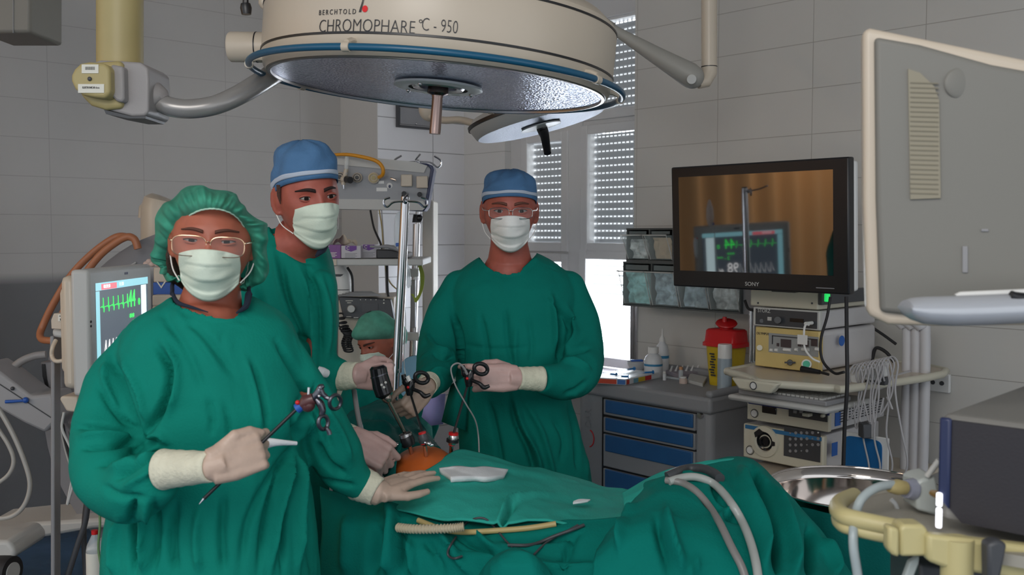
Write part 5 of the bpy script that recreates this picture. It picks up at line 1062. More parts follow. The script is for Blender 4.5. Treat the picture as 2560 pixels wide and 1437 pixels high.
# folded gauze, small swab
GZ = [[(1098, 1175), (1125, 1171), (1150, 1170), (1180, 1173), (1210, 1171), (1240, 1174), (1269, 1178)], [(1106, 1183), (1130, 1179), (1155, 1180), (1185, 1182), (1212, 1180), (1240, 1182), (1264, 1185)],
      [(1118, 1191), (1135, 1188), (1158, 1189), (1186, 1190), (1213, 1188), (1240, 1188), (1262, 1190)], [(1128, 1199), (1140, 1198), (1162, 1197), (1188, 1197), (1214, 1199), (1238, 1196), (1258, 1193)]]
gr_ = [[on_surf([d3], x, y, 0.020 + 0.004 * ((i_ + j_) % 2)) for i_, (x, y) in enumerate(r_)] for j_, r_ in enumerate(GZ)]
gq = [cat([tuple(p_) for p_ in r_], 5) for r_ in gr_]; mbg = MB(); mbg.grid([[Vector(p_) for p_ in r_] for r_ in zip(*[cat([tuple(gq[j_][i_]) for j_ in range(4)], 4) for i_ in range(len(gq[0]))])])
g1 = mbg.build('gauze_towel', M_white, None, solid=0.012, ang=0); g1.modifiers['t'].offset = 0
tag(g1, 'white folded gauze towel lying on the light green sheet', 'towel')
g2 = sheet('gauze_swab', [[(1434, 1252, 2.13), (1450, 1247, 2.14), (1476, 1248, 2.14)], [(1432, 1257, 2.12), (1448, 1255, 2.12), (1470, 1252, 2.13)]], M_white, amp=0.001, sc=20, solid=0.004); tag(g2, 'tiny white swab near the right end of the light green sheet', 'swab')
DR = [d1, d2, d3, d4, d5]
def surf_tube(L, r, off=None, n=7, seg=10, blend=0.0):
    q = cat([tuple(p[:2]) for p in L], n); out = []
    for x, y in q:
        h = on_surf(DR, x, min(y, 1700), (r if not hasattr(r, '__len__') else r[0]) * (1.0 if off is None else off)); out.append(h if h is not None else (out[-1] if out else P(x, y, 2.0)))
    for _ in range(5): out = [out[0]] + [(out[i - 1] + out[i] * 2 + out[i + 1]) / 4 for i in range(1, len(out) - 1)] + [out[-1]]
    o_ = Vector((0, 0, CAMZ)); out = [p + (o_ - p).normalized() * 0.006 for p in out]
    m = MB(); m.tube(out, r, seg); return m
# hoses and cables along the near edge
m = MB(); L = ppts([(992, 1318, 2.015), (1030, 1322, 2.0), (1080, 1322, 1.985), (1130, 1320, 1.975), (1160, 1316, 1.975)], 24); m.tube(L, [0.0085 + 0.0016 * (1 if (i // 2) % 2 else -0.6) for i in range(len(L))], 12)
tag(m.build('corrugated_hose', mat('hose_cream', (0.55, 0.48, 0.34), 0.45), None), 'cream corrugated hose lying along the near edge of the table drape', 'hose')
m = MB(); m = surf_tube([(1045, 1300), (1080, 1314), (1110, 1324), (1160, 1330), (1240, 1326), (1320, 1320), (1390, 1309)], 0.0060, 1.0, 8, 12); tag(m.build('suction_hose', mat('hose_tan', (0.50, 0.38, 0.16), 0.4), None), 'smooth tan hose below the edge of the light green sheet', 'hose')
for L, r, lab in (([(1160, 1312, 1.98), (1175, 1300, 1.975), (1210, 1294, 1.97), (1240, 1322, 1.94), (1265, 1352, 1.93), (1280, 1366, 1.93)], 0.0022, 'thin dark cable arching over the tan hose'),
                  ([(1270, 1362, 1.93), (1330, 1362, 1.92), (1380, 1342, 1.92), (1430, 1324, 1.93), (1460, 1312, 1.96)], 0.0035, 'thick dark cable sagging towards the raised drape'),
                  ([(1335, 1386, 1.89), (1370, 1352, 1.91), (1420, 1326, 1.93), (1445, 1312, 1.97)], 0.0022, 'thin grey cable slanting up to the sheet edge'),
                  ([(1140, 1342, 1.955), (1122, 1370, 1.95), (1120, 1388, 1.95), (1135, 1396, 1.95), (1155, 1390, 1.95)], 0.0025, 'short grey cable curl hanging in front of the skirt')):
    m = surf_tube(L, r); tag(m.build('cable', M_dgrey, None), lab, 'cable')
# twin hoses over the knees
for L, r, mt_, lab in (([(1672, 1204), (1700, 1195), (1740, 1192), (1790, 1213), (1840, 1275), (1875, 1350), (1895, 1437), (1905, 1560)], 0.0085, mat('hose_silver', (0.42, 0.44, 0.42), 0.25), 'pale grey-green hose bent over the raised drape'),
                       ([(1665, 1200), (1705, 1207), (1745, 1232), (1790, 1290), (1830, 1370), (1862, 1437), (1885, 1560)], 0.0075, mat('hose_brown', (0.24, 0.23, 0.22), 0.35), 'brownish grey hose bent over the raised drape'),
                       ([(1668, 1192), (1710, 1174), (1755, 1172), (1785, 1184), (1800, 1196)], 0.011, M_dgrey, 'short black cable bundle on top of the raised drape')):
    m = surf_tube(L, r, 1.2, 9, 14); tag(m.build('hose', mt_, None), lab, 'hose')
for L, r, mt_, lab in (([(832, 1170, 2.3), (828, 1250, 2.2), (850, 1290, 2.19), (920, 1310, 2.1)], 0.004, M_gcable, 'thin grey tube running under the gloved hand on the sheet'),
                 ([(885, 975, 2.46), (895, 1040, 2.42), (910, 1100, 2.38), (925, 1150, 2.35), (950, 1190, 2.3), (968, 1210, 2.28)], 0.0065, M_gcable, 'grey camera cable hanging from the gloved hand down to the drape'),):
    m = MB(); ptube(m, L, r, 7, 10); tag(m.build('cable', mt_, None), lab, 'cable')
# ================================ instruments
M_gun = mat('gunmetal', (0.12, 0.12, 0.14), 0.25, 0.9); M_dred = mat('darkred_plastic', (0.09, 0.03, 0.03), 0.3)
def ringpx(mb, x, y, rx, ry, d, r, tilt=0, dy=0.0):
    return mb.tube([P(x + rx * math.cos(a) * math.cos(tilt) - ry * math.sin(a) * math.sin(tilt), y + rx * math.cos(a) * math.sin(tilt) + ry * math.sin(a) * math.cos(tilt), d + dy * math.cos(a)) for a in np.linspace(0, 2 * math.pi, 25)[:-1]], r, 10, closed=True)
D = 1.60
gr = thing('laparoscopic_grasper', 'long black grasper with ring handle held across the nearest gown', 'surgical instrument', P(600, 1150, D))
m = MB(); m.tube([P(510, 1246, 1.56), P(744, 1020, D)], 0.0030, 12); m.build('shaft', M_black, gr)
m = MB(); m.tube([P(510, 1246, 1.56), P(498, 1260, 1.558)], [0.0028, 0.0006], 8); m.build('jaw', M_chrome, gr)
m = MB(); m.tube([P(742, 1022, D), P(756, 1012, D)], [0.0085, 0.0085], 14); m.build('blue_collar', M_blue, gr)
m = MB(); m.tube([P(752, 1014, D), P(765, 1005, D), P(785, 996, D)], [0.008, 0.013, 0.0095], 16); m.ball(P(770, 1012, D), 0.012); m.build('body', M_dred, gr)
m = MB(); m.ball(P(744, 1006, D - 0.006), 0.004); m.build('red_button', M_red, gr)
m = MB(); m.tube([P(771, 988, D), P(772, 968, D)], 0.0022, 8); m.build('connector_pin', M_chrome, gr)
m = MB(); ptube(m, [(780, 998, D), (792, 986, D), (800, 974, D), (806, 984, D), (816, 992, D)], [0.006, 0.007, 0.006, 0.005, 0.004], 5, 10); ptube(m, [(796, 978, D), (802, 968, D), (810, 964, D)], [0.006, 0.006, 0.003], 4, 10); ringpx(m, 838, 1005, 14, 18, D, 0.0032, 0.25, 0.012); m.tube([P(812, 992, D), P(826, 998, D)], 0.004, 8)
m.build('fixed_grip', M_gun, gr)
m = MB(); ptube(m, [(790, 998, D), (800, 1008, D), (806, 1024, D), (804, 1038, D)], [0.005, 0.007, 0.006, 0.005], 5, 10); ringpx(m, 808, 1056, 12, 17, D, 0.0036, 0.0, 0.008); ptube(m, [(816, 1070, D), (822, 1078, D), (824, 1086, D)], [0.003, 0.004, 0.004], 3, 8); m.build('moving_grip', M_gun, gr)
m = MB(); m.ball(P(798, 990, D - 0.006), 0.003); m.build('pivot', M_chrome, gr)
# camera
D = 2.335
lc = thing('laparoscope', 'black camera head on a long steel scope entering the belly', 'surgical instrument', P(950, 950, D))
m = MB(); m.tube([P(944, 914, D), P(945, 920, D), P(948, 938, D), P(955, 965, D), P(961, 985, D), P(965, 992, D)], [0.015, 0.021, 0.021, 0.023, 0.022, 0.012], 24); m.build('camera_head', M_blackg, lc)
m = MB(); m.tube([P(947, 936, D), P(948, 939, D)], 0.0222, 24); m.build('collar_ring', M_gun, lc)
for x, y in ((954, 962), (964, 956), (960, 968)):
    m = MB(); m.ball(P(x, y, D - 0.022), (0.0034, 0.003, 0.0034), seg=10, rings=6); m.build('button', M_ltgrey, lc)
m = MB(); m.tube([P(965, 992, D), P(970, 1000, D), P(973, 1006, D)], [0.013, 0.012, 0.006], 16); m.tube([P(971, 1002, D), P(1014, 1085, D + .03)], [0.0062, 0.0042], 12); m.build('scope_shaft', mat('scope_steel', (0.35, 0.30, 0.26), 0.25, 1.0), lc)
def trocar(L, rs, body, rings, root_lab, tubet=None):
    o = thing('trocar', root_lab, 'trocar', P(*L[-1])); m = MB(); m.tube([P(*p) for p in L], rs, 20); m.build('sleeve_body', body, o)
    for (p, q, r, mt_) in rings:
        m = MB(); m.tube([P(*p), P(*q)], r, 20); m.build('ring', mt_, o)
    m = MB(); m.tube([P(*L[-1]), P(L[-1][0] + (L[-1][0] - L[0][0]) * 0.5, L[-1][1] + 26, L[-1][2] + 0.02)], 0.005, 10); m.build('cannula', M_steel, o); return o
trocar([(1012, 1082, 2.365), (1014, 1088, 2.365), (1019, 1102, 2.365), (1024, 1114, 2.365)], [0.013, 0.016, 0.018, 0.015], M_black, [((1013, 1084, 2.365), (1015, 1092, 2.365), 0.0165, M_steel)], 'black trocar with steel ring, holding the camera scope')
t1 = trocar([(1056, 1082, 2.34), (1057, 1090, 2.34), (1060, 1104, 2.34), (1062, 1112, 2.34)], [0.008, 0.0115, 0.012, 0.007], M_dgrey, [((1055, 1080, 2.34), (1056, 1084, 2.34), 0.0095, M_red), ((1061, 1104, 2.34), (1062, 1109, 2.34), 0.0105, M_red)], 'red-ringed trocar standing in the middle of the orange belly')
m = MB(); m.tube([P(1063, 1106, 2.33), P(1078, 1113, 2.32), P(1084, 1112, 2.32)], [0.004, 0.005, 0.003], 8); m.ball(P(1072, 1109, 2.32), 0.007); m.build('valve_tap', M_chrome, t1)
trocar([(1134, 1084, 2.45), (1133, 1090, 2.45), (1131, 1104, 2.45), (1129, 1113, 2.45)], [0.0085, 0.012, 0.0125, 0.007], M_steel, [((1134, 1081, 2.45), (1133.5, 1087, 2.45), 0.0125, M_red), ((1130, 1106, 2.45), (1129, 1113, 2.45), 0.008, M_red), ((1132, 1097, 2.45), (1131, 1105, 2.45), 0.016, M_black)], 'red-topped trocar at the edge of the light green sheet')
m = MB(); m.tube([P(940, 1112, 2.42), P(965, 1112, 2.40), P(1004, 1112, 2.38)], [0.003, 0.006, 0.003], 10); m.ball(P(995, 1112, 2.38), 0.006); m.ball(P(1010, 1113, 2.37), 0.007); tag(m.build('stopcock', M_chrome, None), 'small chrome stopcock between the lower gloved hand and the black trocar', 'stopcock')
def lapgrip(x, y, d, sx, shaft, lab):
    o = thing('laparoscopic_grasper', lab, 'surgical instrument', P(x, y, d)); m = MB()
    m.tube([P(x, y + 22, d), P(x, y, d), P(x + sx * 6, y - 18, d)], [0.008, 0.014, 0.008], 14); m.ball(P(x - sx * 8, y - 12, d), 0.012); m.tube([P(x - sx * 10, y - 10, d), P(x - sx * 16, y - 30, d)], [0.009, 0.006], 10); m.build('body', M_blackg, o)
    m = MB(); ringpx(m, x + sx * 30, y - 22, 17, 13, d, 0.0055, 0.3, 0.01); m.tube([P(x + sx * 4, y - 8, d), P(x + sx * 16, y - 18, d)], 0.006, 10); m.build('thumb_ring', M_black, o)
    m = MB(); ptube(m, [(x + sx * 6, y + 6, d), (x + sx * 26, y + 14, d - .02), (x + sx * 38, y + 24, d - .02), (x + sx * 52, y + 20, d - .02)], [0.005, 0.005, 0.0065, 0.004], 5, 10); m.build('finger_grip', M_black, o)
    m = MB(); m.ball(P(x - sx * 4, y + 2, d - 0.013), 0.004, seg=10, rings=6); m.build('red_button', M_red, o)
    m = MB(); m.tube([P(*shaft[0]), P(*shaft[1])], 0.0032, 10); m.build('shaft', M_black, o); return o
lapgrip(1024, 966, 2.53, 1, ((1028, 990, 2.53), (1057, 1084, 2.36)), 'black ring-handled grasper in the surgeon hand nearer the steel poles')
g4 = lapgrip(1172, 944, 2.52, 1, ((1168, 966, 2.52), (1134, 1084, 2.45)), 'black ring-handled grasper in the surgeon hand with the long cream cuff')
m = MB(); m.tube([P(1018, 940, 2.52), P(1024, 952, 2.52)], [0.006, 0.006], 8); tag(m.build('cap_tip', M_whitep, None), 'little white tip on the black grasper by the poles', 'cap')
m = MB(); ptube(m, [(1168, 935, 2.51), (1160, 920, 2.50), (1146, 908, 2.49), (1131, 914, 2.48), (1128, 930, 2.48), (1140, 966, 2.48), (1165, 1010, 2.50), (1188, 1050, 2.53), (1196, 1090, 2.55), (1198, 1140, 2.52)], [0.0035, 0.003, .0025, .0022, .0020, .0020, .0020, .0020, .0020, .002], 8, 8); tag(m.build('cable', M_gcable, None), 'thin cable looping from the right grasper down the surgeon gown', 'cable')
# ================================ steel basin on its draped stand
bc_ = P(2140, 1217, 2.33); bs = thing('steel_basin', 'large polished steel basin between the raised drape and the dark box', 'basin', bc_)
MBs = frame(bc_, (1, 0, 0), (0, 1, 0))
m = MB(); m.lathe([(0.206, 0.003), (0.209, 0.0), (0.206, -0.003), (0.201, -0.001), (0.199, -0.03), (0.193, -0.10), (0.17, -0.135), (0.12, -0.145), (0.001, -0.147)], MBs, 80, cap=False); m.build('bowl', mat('mirror_steel', (0.66, 0.61, 0.58), 0.09, 1.0), bs, solid=0.0015, ang=0)
m = MB(); rr = []
for z, r in ((-0.012, 0.216), (-0.10, 0.222), (-0.3, 0.235), (-0.55, 0.26), (-0.85, 0.29)):
    rr.append([MBs @ Vector(((r + (0.004 + 0.02 * -z) * math.sin(k * 2 * math.pi / 96 * 11 + 1.5 * math.sin(k * 0.2))) * math.cos(2 * math.pi * k / 96), (r + (0.004 + 0.02 * -z) * math.sin(k * 2 * math.pi / 96 * 11)) * math.sin(2 * math.pi * k / 96), z)) for k in range(96)])
m.loft(rr, cap=False); tag(m.build('drape_cover', M_teal, None, ang=0), 'dark teal cloth cover hanging below the steel basin', 'drape')
# ---------------------------------------------------------------- right side: endoscopy tower, drawer cart, bins
def FA(x, y, a): return frame(Pa(x, y, a), B, UP)          # face towards the room, x to the right, y up
def ab(mb, x0, x1, y0, y1, a0, a1, yr=None):
    """box whose front face on plane a0 spans pixel columns x0..x1; y0,y1 heights read at x0"""
    b0, b1 = Pa(x0, 700, a0).dot(B), Pa(x1, 700, a0).dot(B); zt_, zb_ = Pa(x0, y0, a0).z, Pa(x0, y1, a0).z
    return mb.rbox((a0, b0), (a1, b1), zb_, zt_)
def fq(mb, x0, x1, y0, y1, a): return ab(mb, x0, x1, y0, y1, a, a + 0.004)
AT = 3.28
M_beige = mat('instrument_beige', (0.60, 0.57, 0.46), 0.4); M_yel = mat('aged_yellow', (0.60, 0.46, 0.18), 0.45, var=0.08, vscale=9); M_casing = mat('casing_white', (0.56, 0.55, 0.56), 0.4, var=0.05, vscale=5)
M_panel = mat('panel_charcoal', (0.05, 0.053, 0.06), 0.4); M_lcd = mat('lcd_dark', (0.008, 0.007, 0.008), 0.15)
# top unit
u = thing('video_recorder', 'beige box with dark end, directly under the big black screen', 'medical device', Pa(1960, 765, AT))
m = MB(); ab(m, 1876, 2046, 724, 764, AT + 0.03, AT + 0.40); m.build('casing', M_beige, u, bevel=0.006)
m = MB(); ab(m, 2046, 2056, 727, 762, AT + 0.025, AT + 0.40); m.build('end_panel', M_dgrey, u, bevel=0.003)
m = MB(); m.ball(Pa(1895, 757, AT + 0.028), 0.004, seg=8, rings=6); m.ball(Pa(2030, 758, AT + 0.028), 0.004, seg=8, rings=6); m.build('screw', M_dgrey, u)
m = MB(); q = Pa(2068, 744, AT + 0.02); m.box(q, (0.018, 0.018, 0.030)); m.build('green_lamp', mat('lamp_green', (0.0, 0.3, 0.05), 0.4, emit=(0.02, 0.9, 0.16), es=0.7), u, bevel=0.003)
# light source with dark front
u = thing('light_source', 'silver framed unit with dark front and white side, above the yellowed unit', 'medical device', Pa(1960, 815, AT))
m = MB(); ab(m, 1884, 2051, 767, 813, AT, AT + 0.02); m.build('front_frame', M_ltgrey, u, bevel=0.003)
m = MB(); ab(m, 1890, 2049, 768, 812, AT + 0.02, AT + 0.46); m.build('casing', M_casing, u, bevel=0.008, smooth=False)
m = MB(); ab(m, 1890, 2044, 771, 810, AT - 0.003, AT); fp = m.build('front_panel', M_panel, u, smooth=False)
m = MB(); m.tube([Pa(1944, 800, AT), Pa(1944, 800, AT - 0.025)], 0.013, 20); m.build('knob', M_black, u)
m = MB(); fq(m, 1920, 1930, 792, 801, AT - 0.006); m.build('button', M_ltgrey, fp, smooth=False)
m = MB(); fq(m, 1976, 2010, 795, 804, AT - 0.006); m.build('display', M_lcd, fp, smooth=False)
text('lettering', 'STORZ', M_ltgrey, FA(1910, 777, AT - 0.004), 0.020, fp, sx=0.9)
m = MB(); m.tube([Pa(1904, 802, AT), Pa(1904, 802, AT - 0.006)], 0.008, 16); m.build('socket_ring', M_dgrey, fp)
# yellowed unit
u = thing('electrosurgical_unit', 'yellowed unit with grey keypad and green round plug, standing on the cream cart shelf', 'medical device', Pa(1960, 915, AT))
m = MB(); ab(m, 1890, 2051, 816, 914, AT, AT + 0.03); fr = m.build('front_panel', M_yel, u, bevel=0.004)
m = MB(); ab(m, 1895, 2052, 816, 912, AT + 0.03, AT + 0.47); m.build('casing', M_casing, u, bevel=0.018, bseg=4)
m = MB(); ab(m, 1924, 2049, 832, 880, AT - 0.002, AT); kp = m.build('keypad', mat('keypad_grey', (0.30, 0.31, 0.31), 0.5), fr, smooth=False)
for x0, x1, y0, y1 in ((1954, 1980, 848, 868), (1997, 2006, 859, 868), (2008, 2024, 852, 868), (2030, 2046, 850, 868), (1944, 1950, 858, 866)):
    m = MB(); fq(m, x0, x1, y0 - (x0 - 1924) * .03, y1 - (x0 - 1924) * .03, AT - 0.004); m.build('display', mat('display_brown', (0.06, 0.045, 0.05), 0.3), kp, smooth=False)
for x, w_ in ((1929, 5), (1941, 5), (1968, 13), (1991, 5), (2014, 13), (2043, 6)):
    m = MB(); q = Pa(x, 875 - (x - 1924) * 0.02, AT - 0.004); m.tube([q - B * w_ * 0.0012, q + B * w_ * 0.0012], 0.0065, 12); m.build('key', M_whitep, kp)
m = MB(); fq(m, 1932, 1934, 838, 860, AT - 0.004); fq(m, 1932, 2046, 838, 840, AT - 0.004); m.build('frame_lines', M_ink, kp, smooth=False)
m = MB(); m.tube([Pa(1899, 869, AT), Pa(1899, 869, AT - 0.012)], 0.011, 20); m.build('power_button', M_beige, u)
m = MB(); m.tube([Pa(1975, 906, AT), Pa(1975, 906, AT - 0.02)], [0.012, 0.009], 16); m.box(Pa(1975, 906, AT - 0.02), (0.04, 0.006, 0.006), None); m.build('turn_latch', M_dgrey, u)
m = MB(); m.tube([Pa(2018, 910, AT), Pa(2016, 910, AT - 0.03)], 0.018, 24); pg = m.build('round_plug', M_whitep, u); m = MB(); m.tube([Pa(2016, 910, AT - 0.03), Pa(2016, 910, AT - 0.034)], 0.013, 24); m.build('green_face', mat('mint_green', (0.05, 0.42, 0.26), 0.5), pg)
text('lettering', 'OLYMPUS', M_ink, FA(1907, 834, AT - 0.001), 0.013, fr)
m = MB(); m.tube([W(AT + 0.16, Pa(2052, 700, AT).dot(B) + 0.0, 0) + UP * Pa(2052, 860, AT).z, W(AT + 0.16, Pa(2052, 700, AT).dot(B) + 0.0025, 0) + UP * Pa(2052, 860, AT).z], 0.020, 28); m.build('round_sticker', mat('sticker_blue', (0.02, 0.12, 0.45), 0.5), u)
# the cart
ct = thing('equipment_cart', 'cream endoscopy cart with bumper shelf, keyboard tray and tall rear columns', 'cart', W(3.5, -2.1, 0))
zsf = Pa(1890, 918, AT).z; bA, bZ = Pa(1800, 700, 3.1).dot(B), Pa(2112, 700, 3.1).dot(B)
m = MB(); poly = []
for a_, b_ in ((3.10, bA + 0.10), (3.04, bA + 0.20), (3.0, (bA + bZ) / 2), (3.04, bZ - 0.12), (3.08, bZ - 0.02), (3.13, bZ + 0.02), (3.78, bZ + 0.06), (3.78, bA + 0.04), (3.22, bA + 0.0), (3.14, bA + 0.02)): poly.append(W(a_, b_, 0))
n = len(poly); pc = [Vector(p) for p in cat([tuple(p) for p in poly + poly[:1]], 5)][:-1]
m.add([p + UP * (zsf - 0.014) for p in pc] + [p + UP * zsf for p in pc], [tuple(range(len(pc))), tuple(range(len(pc), 2 * len(pc)))[::-1]] + [(i, (i + 1) % len(pc), len(pc) + (i + 1) % len(pc), len(pc) + i) for i in range(len(pc))])
sh = m.build('shelf', M_cream, ct, bevel=0.004)
m = MB(); m.tube([p + UP * (zsf - 0.008) for p in pc], 0.0145, 14, closed=True); m.build('bumper_rail', M_beige, sh)
m = MB(); mc = W(2.99, (bA + bZ) / 2 - 0.02, zsf - 0.012); Mh = frame(mc, B, UP); m.prism([(-0.10, 0.012), (0.10, 0.012), (0.065, -0.028), (-0.065, -0.028)], Mh, -0.03, 0.012); hp = m.build('handle_block', M_beige, sh, bevel=0.008)
m = MB(); mc = mc - UP * 0.006; m.tube([mc - A * 0.012, mc - A * 0.015], 0.012, 24); m.build('round_badge', M_whitep, hp); m = MB(); m.tube([mc + B * 0.013 * math.cos(t) + UP * 0.013 * math.sin(t) - A * 0.0155 for t in np.linspace(0, 6.283, 25)[:-1]], 0.0018, 6, closed=True); m.build('badge_ring', M_dgrey, hp)
zk = Pa(1845, 985, 3.05).z; bk0, bk1 = Pa(1832, 700, 3.05).dot(B), Pa(2085, 700, 3.05).dot(B)
m = MB(); m.rbox((3.02, bk0), (3.35, bk1), zk - 0.022, zk); m.build('keyboard_tray', M_ltgrey, ct, bevel=0.012)
kb = thing('keyboard', 'grey computer keyboard on the pull-out tray under the cream shelf', 'keyboard', W(3.1, (bk0 + bk1) / 2, zk))
m = MB(); m.rbox((3.05, bk0 + 0.03), (3.22, bk1 - 0.02), zk, zk + 0.018); m.build('base', M_grey, kb, bevel=0.004)
m = MB()
for r in range(5):
    for c_ in range(18):
        b_ = bk0 + 0.045 + c_ * (bk1 - bk0 - 0.08) / 18; a_ = 3.06 + r * 0.031; m.rbox((a_, b_), (a_ + 0.025, b_ + (bk1 - bk0 - 0.08) / 18 - 0.004), zk + 0.018, zk + 0.025)
m.build('keys', M_ltgrey, kb, smooth=False)
# video processor and lamp unit
u = thing('video_processor', 'white unit with navy stripe and dark slot, below the keyboard tray', 'medical device', Pa(1960, 1060, AT))
m = MB(); ab(m, 1872, 2079, 1003, 1048, AT - 0.02, AT); f1 = m.build('front_panel', M_beige, u, bevel=0.004)
m = MB(); ab(m, 1876, 2076, 1003, 1047, AT, AT + 0.44); cs = m.build('casing', M_casing, u, bevel=0.005, smooth=False)
m = MB(); ab(m, 1875, 2078, 1001, 1009, AT - 0.024, AT - 0.018); m.build('navy_stripe', mat('navy_stripe', (0.015, 0.03, 0.16), 0.4), f1, smooth=False)
m = MB(); ab(m, 1909, 1945, 1014, 1032, AT - 0.026, AT - 0.02); m.build('card_slot', M_lcd, f1, bevel=0.003)
m = MB(); ab(m, 1977, 2074, 1005, 1041, AT - 0.024, AT - 0.02); k1 = m.build('control_panel', M_panel, f1, smooth=False)
for i, (x, y) in enumerate([(1988, 1029), (2003, 1029), (1988, 1018), (2003, 1018), (2018, 1012), (2028, 1012), (2018, 1022), (2041, 1022), (2056, 1022), (2041, 1010)]):
    m = MB(); q = Pa(x, y, AT - 0.025); m.box((0, 0, 0), (0.014, 0.011, 0.004), frame(q, B, UP)) if i < 4 else m.tube([q, q - A * 0.004], 0.0055, 14); m.build('button', M_grey if i != 8 else M_whitep, k1, smooth=i > 3)
m = MB(); ab(m, 2010, 2028, 1033, 1041, AT - 0.05, AT - 0.02); ab(m, 2056, 2064, 1036, 1044, AT - 0.04, AT - 0.02); m.build('socket', M_beige, f1, bevel=0.003)
m = MB(); q = Pa(1886, 1033, AT - 0.022); m.tube([q, q - A * 0.004], 0.013, 24); m.build('power_button', M_whitep, f1); m = MB(); m.tube([q + B * 0.016 * math.cos(t) + UP * 0.016 * math.sin(t) for t in np.linspace(0, 6.283, 25)[:-1]], 0.0014, 6, closed=True); m.build('button_ring', M_dgrey, f1)
text('lettering', 'OLYMPUS', M_beige, FA(1895, 1006, AT - 0.0245), 0.013, f1, sx=1.1)
m = MB(); z0 = Pa(1876, 1040, AT).z; bs_ = Pa(2076, 700, AT).dot(B)
for i in range(7):
    for j in range(6): m.rbox((AT + 0.08 + i * 0.05, bs_), (AT + 0.115 + i * 0.05, bs_ + 0.003), z0 + 0.012 + j * 0.010, z0 + 0.016 + j * 0.010)
m.build('vent_slots', M_dgrey, cs, smooth=False)
u = thing('lamp_unit', 'white unit with round dark scope socket and charcoal keypad, lowest on the cart', 'medical device', Pa(1960, 1145, AT))
m = MB(); ab(m, 1863, 2066, 1058, 1143, AT - 0.03, AT); f2 = m.build('front_panel', M_beige, u, bevel=0.006)
m = MB(); ab(m, 1868, 2063, 1058, 1142, AT, AT + 0.44); m.build('casing', M_casing, u, bevel=0.006, smooth=False)
m = MB(); ab(m, 1868, 2060, 1062, 1071, AT - 0.034, AT - 0.028); m.build('blue_stripe', mat('stripe_cyanblue', (0.03, 0.16, 0.34), 0.4), f2, smooth=False)
m = MB(); ab(m, 1966, 2058, 1066, 1140, AT - 0.033, AT - 0.03); k2 = m.build('control_panel', M_panel, f2, smooth=False)
for i in range(22):
    x, y = 1976 + (i % 6) * 14, 1082 + (i // 6) * 15 - (i % 6) * 0.2; m = MB(); q = Pa(x, y, AT - 0.034); rad = 0.0058 if (i % 5) else 0.003
    m.tube([q, q - A * 0.003], rad, 12); m.build('button', M_grey if i != 5 else M_whitep, k2)
q = Pa(1913, 1103, AT - 0.03); MQ = frame(q, B, UP); m = MB(); m.lathe([(0.062, 0), (0.060, 0.010), (0.040, 0.012), (0.036, 0.004)], MQ, 40, cap=False); so = m.build('socket_surround', M_beige, f2)
m = MB(); m.lathe([(0.038, 0.004), (0.034, 0.004), (0.022, -0.002), (0.020, 0.010), (0.013, 0.010), (0.012, 0.003), (0.0001, 0.003)], MQ, 36, cap=False); m.build('scope_socket', M_blackg, so)
m = MB(); m.prism([(-0.042, 0.03), (-0.02, 0.048), (0.0, 0.038), (-0.036, 0.012)], MQ, 0.002, 0.014); m.prism([(0.036, 0.01), (0.05, 0.006), (0.05, -0.008), (0.034, -0.012)], MQ, 0.002, 0.014); m.build('socket_wing', M_black, so)
m = MB(); q = Pa(1875, 1125, AT - 0.032); m.tube([q, q - A * 0.004], 0.013, 24); m.build('power_button', M_whitep, f2); m = MB(); m.tube([q + B * 0.017 * math.cos(t) + UP * 0.017 * math.sin(t) for t in np.linspace(0, 6.283, 25)[:-1]], 0.0014, 6, closed=True); m.build('button_ring', M_dgrey, f2)
for x, y, o_, dz in ((0.05, 0, cs, Pa(1876, 1020, AT).z), (0.03, 0, cs, Pa(1868, 1088, AT).z)):
    m = MB(); m.rbox((AT + x, bs_ + 0.001), (AT + x + 0.04, bs_ + 0.003), dz - 0.03, dz + 0.02); m.build('sticker', MATS['sticker_blue'], o_, smooth=False)
# lower shelf, columns and feet of the cart
bC0, bC1 = Pa(2240, 700, 3.55).dot(B), Pa(2308, 700, 3.55).dot(B); ztop = Pa(2270, 790, 3.55).z
m = MB(); m.rbox((3.03, bA + 0.05), (3.78, bZ + 0.05), Pa(1868, 1152, AT).z - 0.03, Pa(1868, 1152, AT).z); m.build('shelf', M_cream, ct, bevel=0.006); m = MB(); m.rbox((3.08, bA + 0.05), (3.78, bZ + 0.05), 0.12, 0.18); m.build('base_shelf', M_cream, ct, bevel=0.006)
m = MB(); w_ = (bC1 - bC0) / 3
for k in range(3):
    L = [W(3.62, bC0 + w_ * (k + 0.5), 0.10), W(3.62, bC0 + w_ * (k + 0.5), ztop - 0.12), W(3.60, bC0 + w_ * (k + 0.4) - 0.01, ztop - 0.04), W(3.56, bC0 + w_ * (k + 0.3) - 0.05, ztop)]
    m.tube([Vector(p) for p in cat([tuple(p) for p in L], 5)], w_ * 0.56, 14)
m.build('rear_column', M_casing, ct)
m = MB(); m.tube([W(3.60, bC0 - 0.40, 0.15), W(3.60, bC0 - 0.40, ztop)], 0.02, 12); m.tube([W(3.3, bZ + 0.02, zsf - 0.02), W(3.62, bC0 + 0.03, zsf - 0.01)], 0.016, 12); m.build('side_rail', M_casing, ct)
m = MB(); 
for a_, b_ in ((3.12, bA + 0.1), (3.12, bZ - 0.02), (3.72, bA + 0.1), (3.72, bZ)): m.ball(W(a_, b_, 0.06), 0.055)
m.build('caster', M_rub, ct)
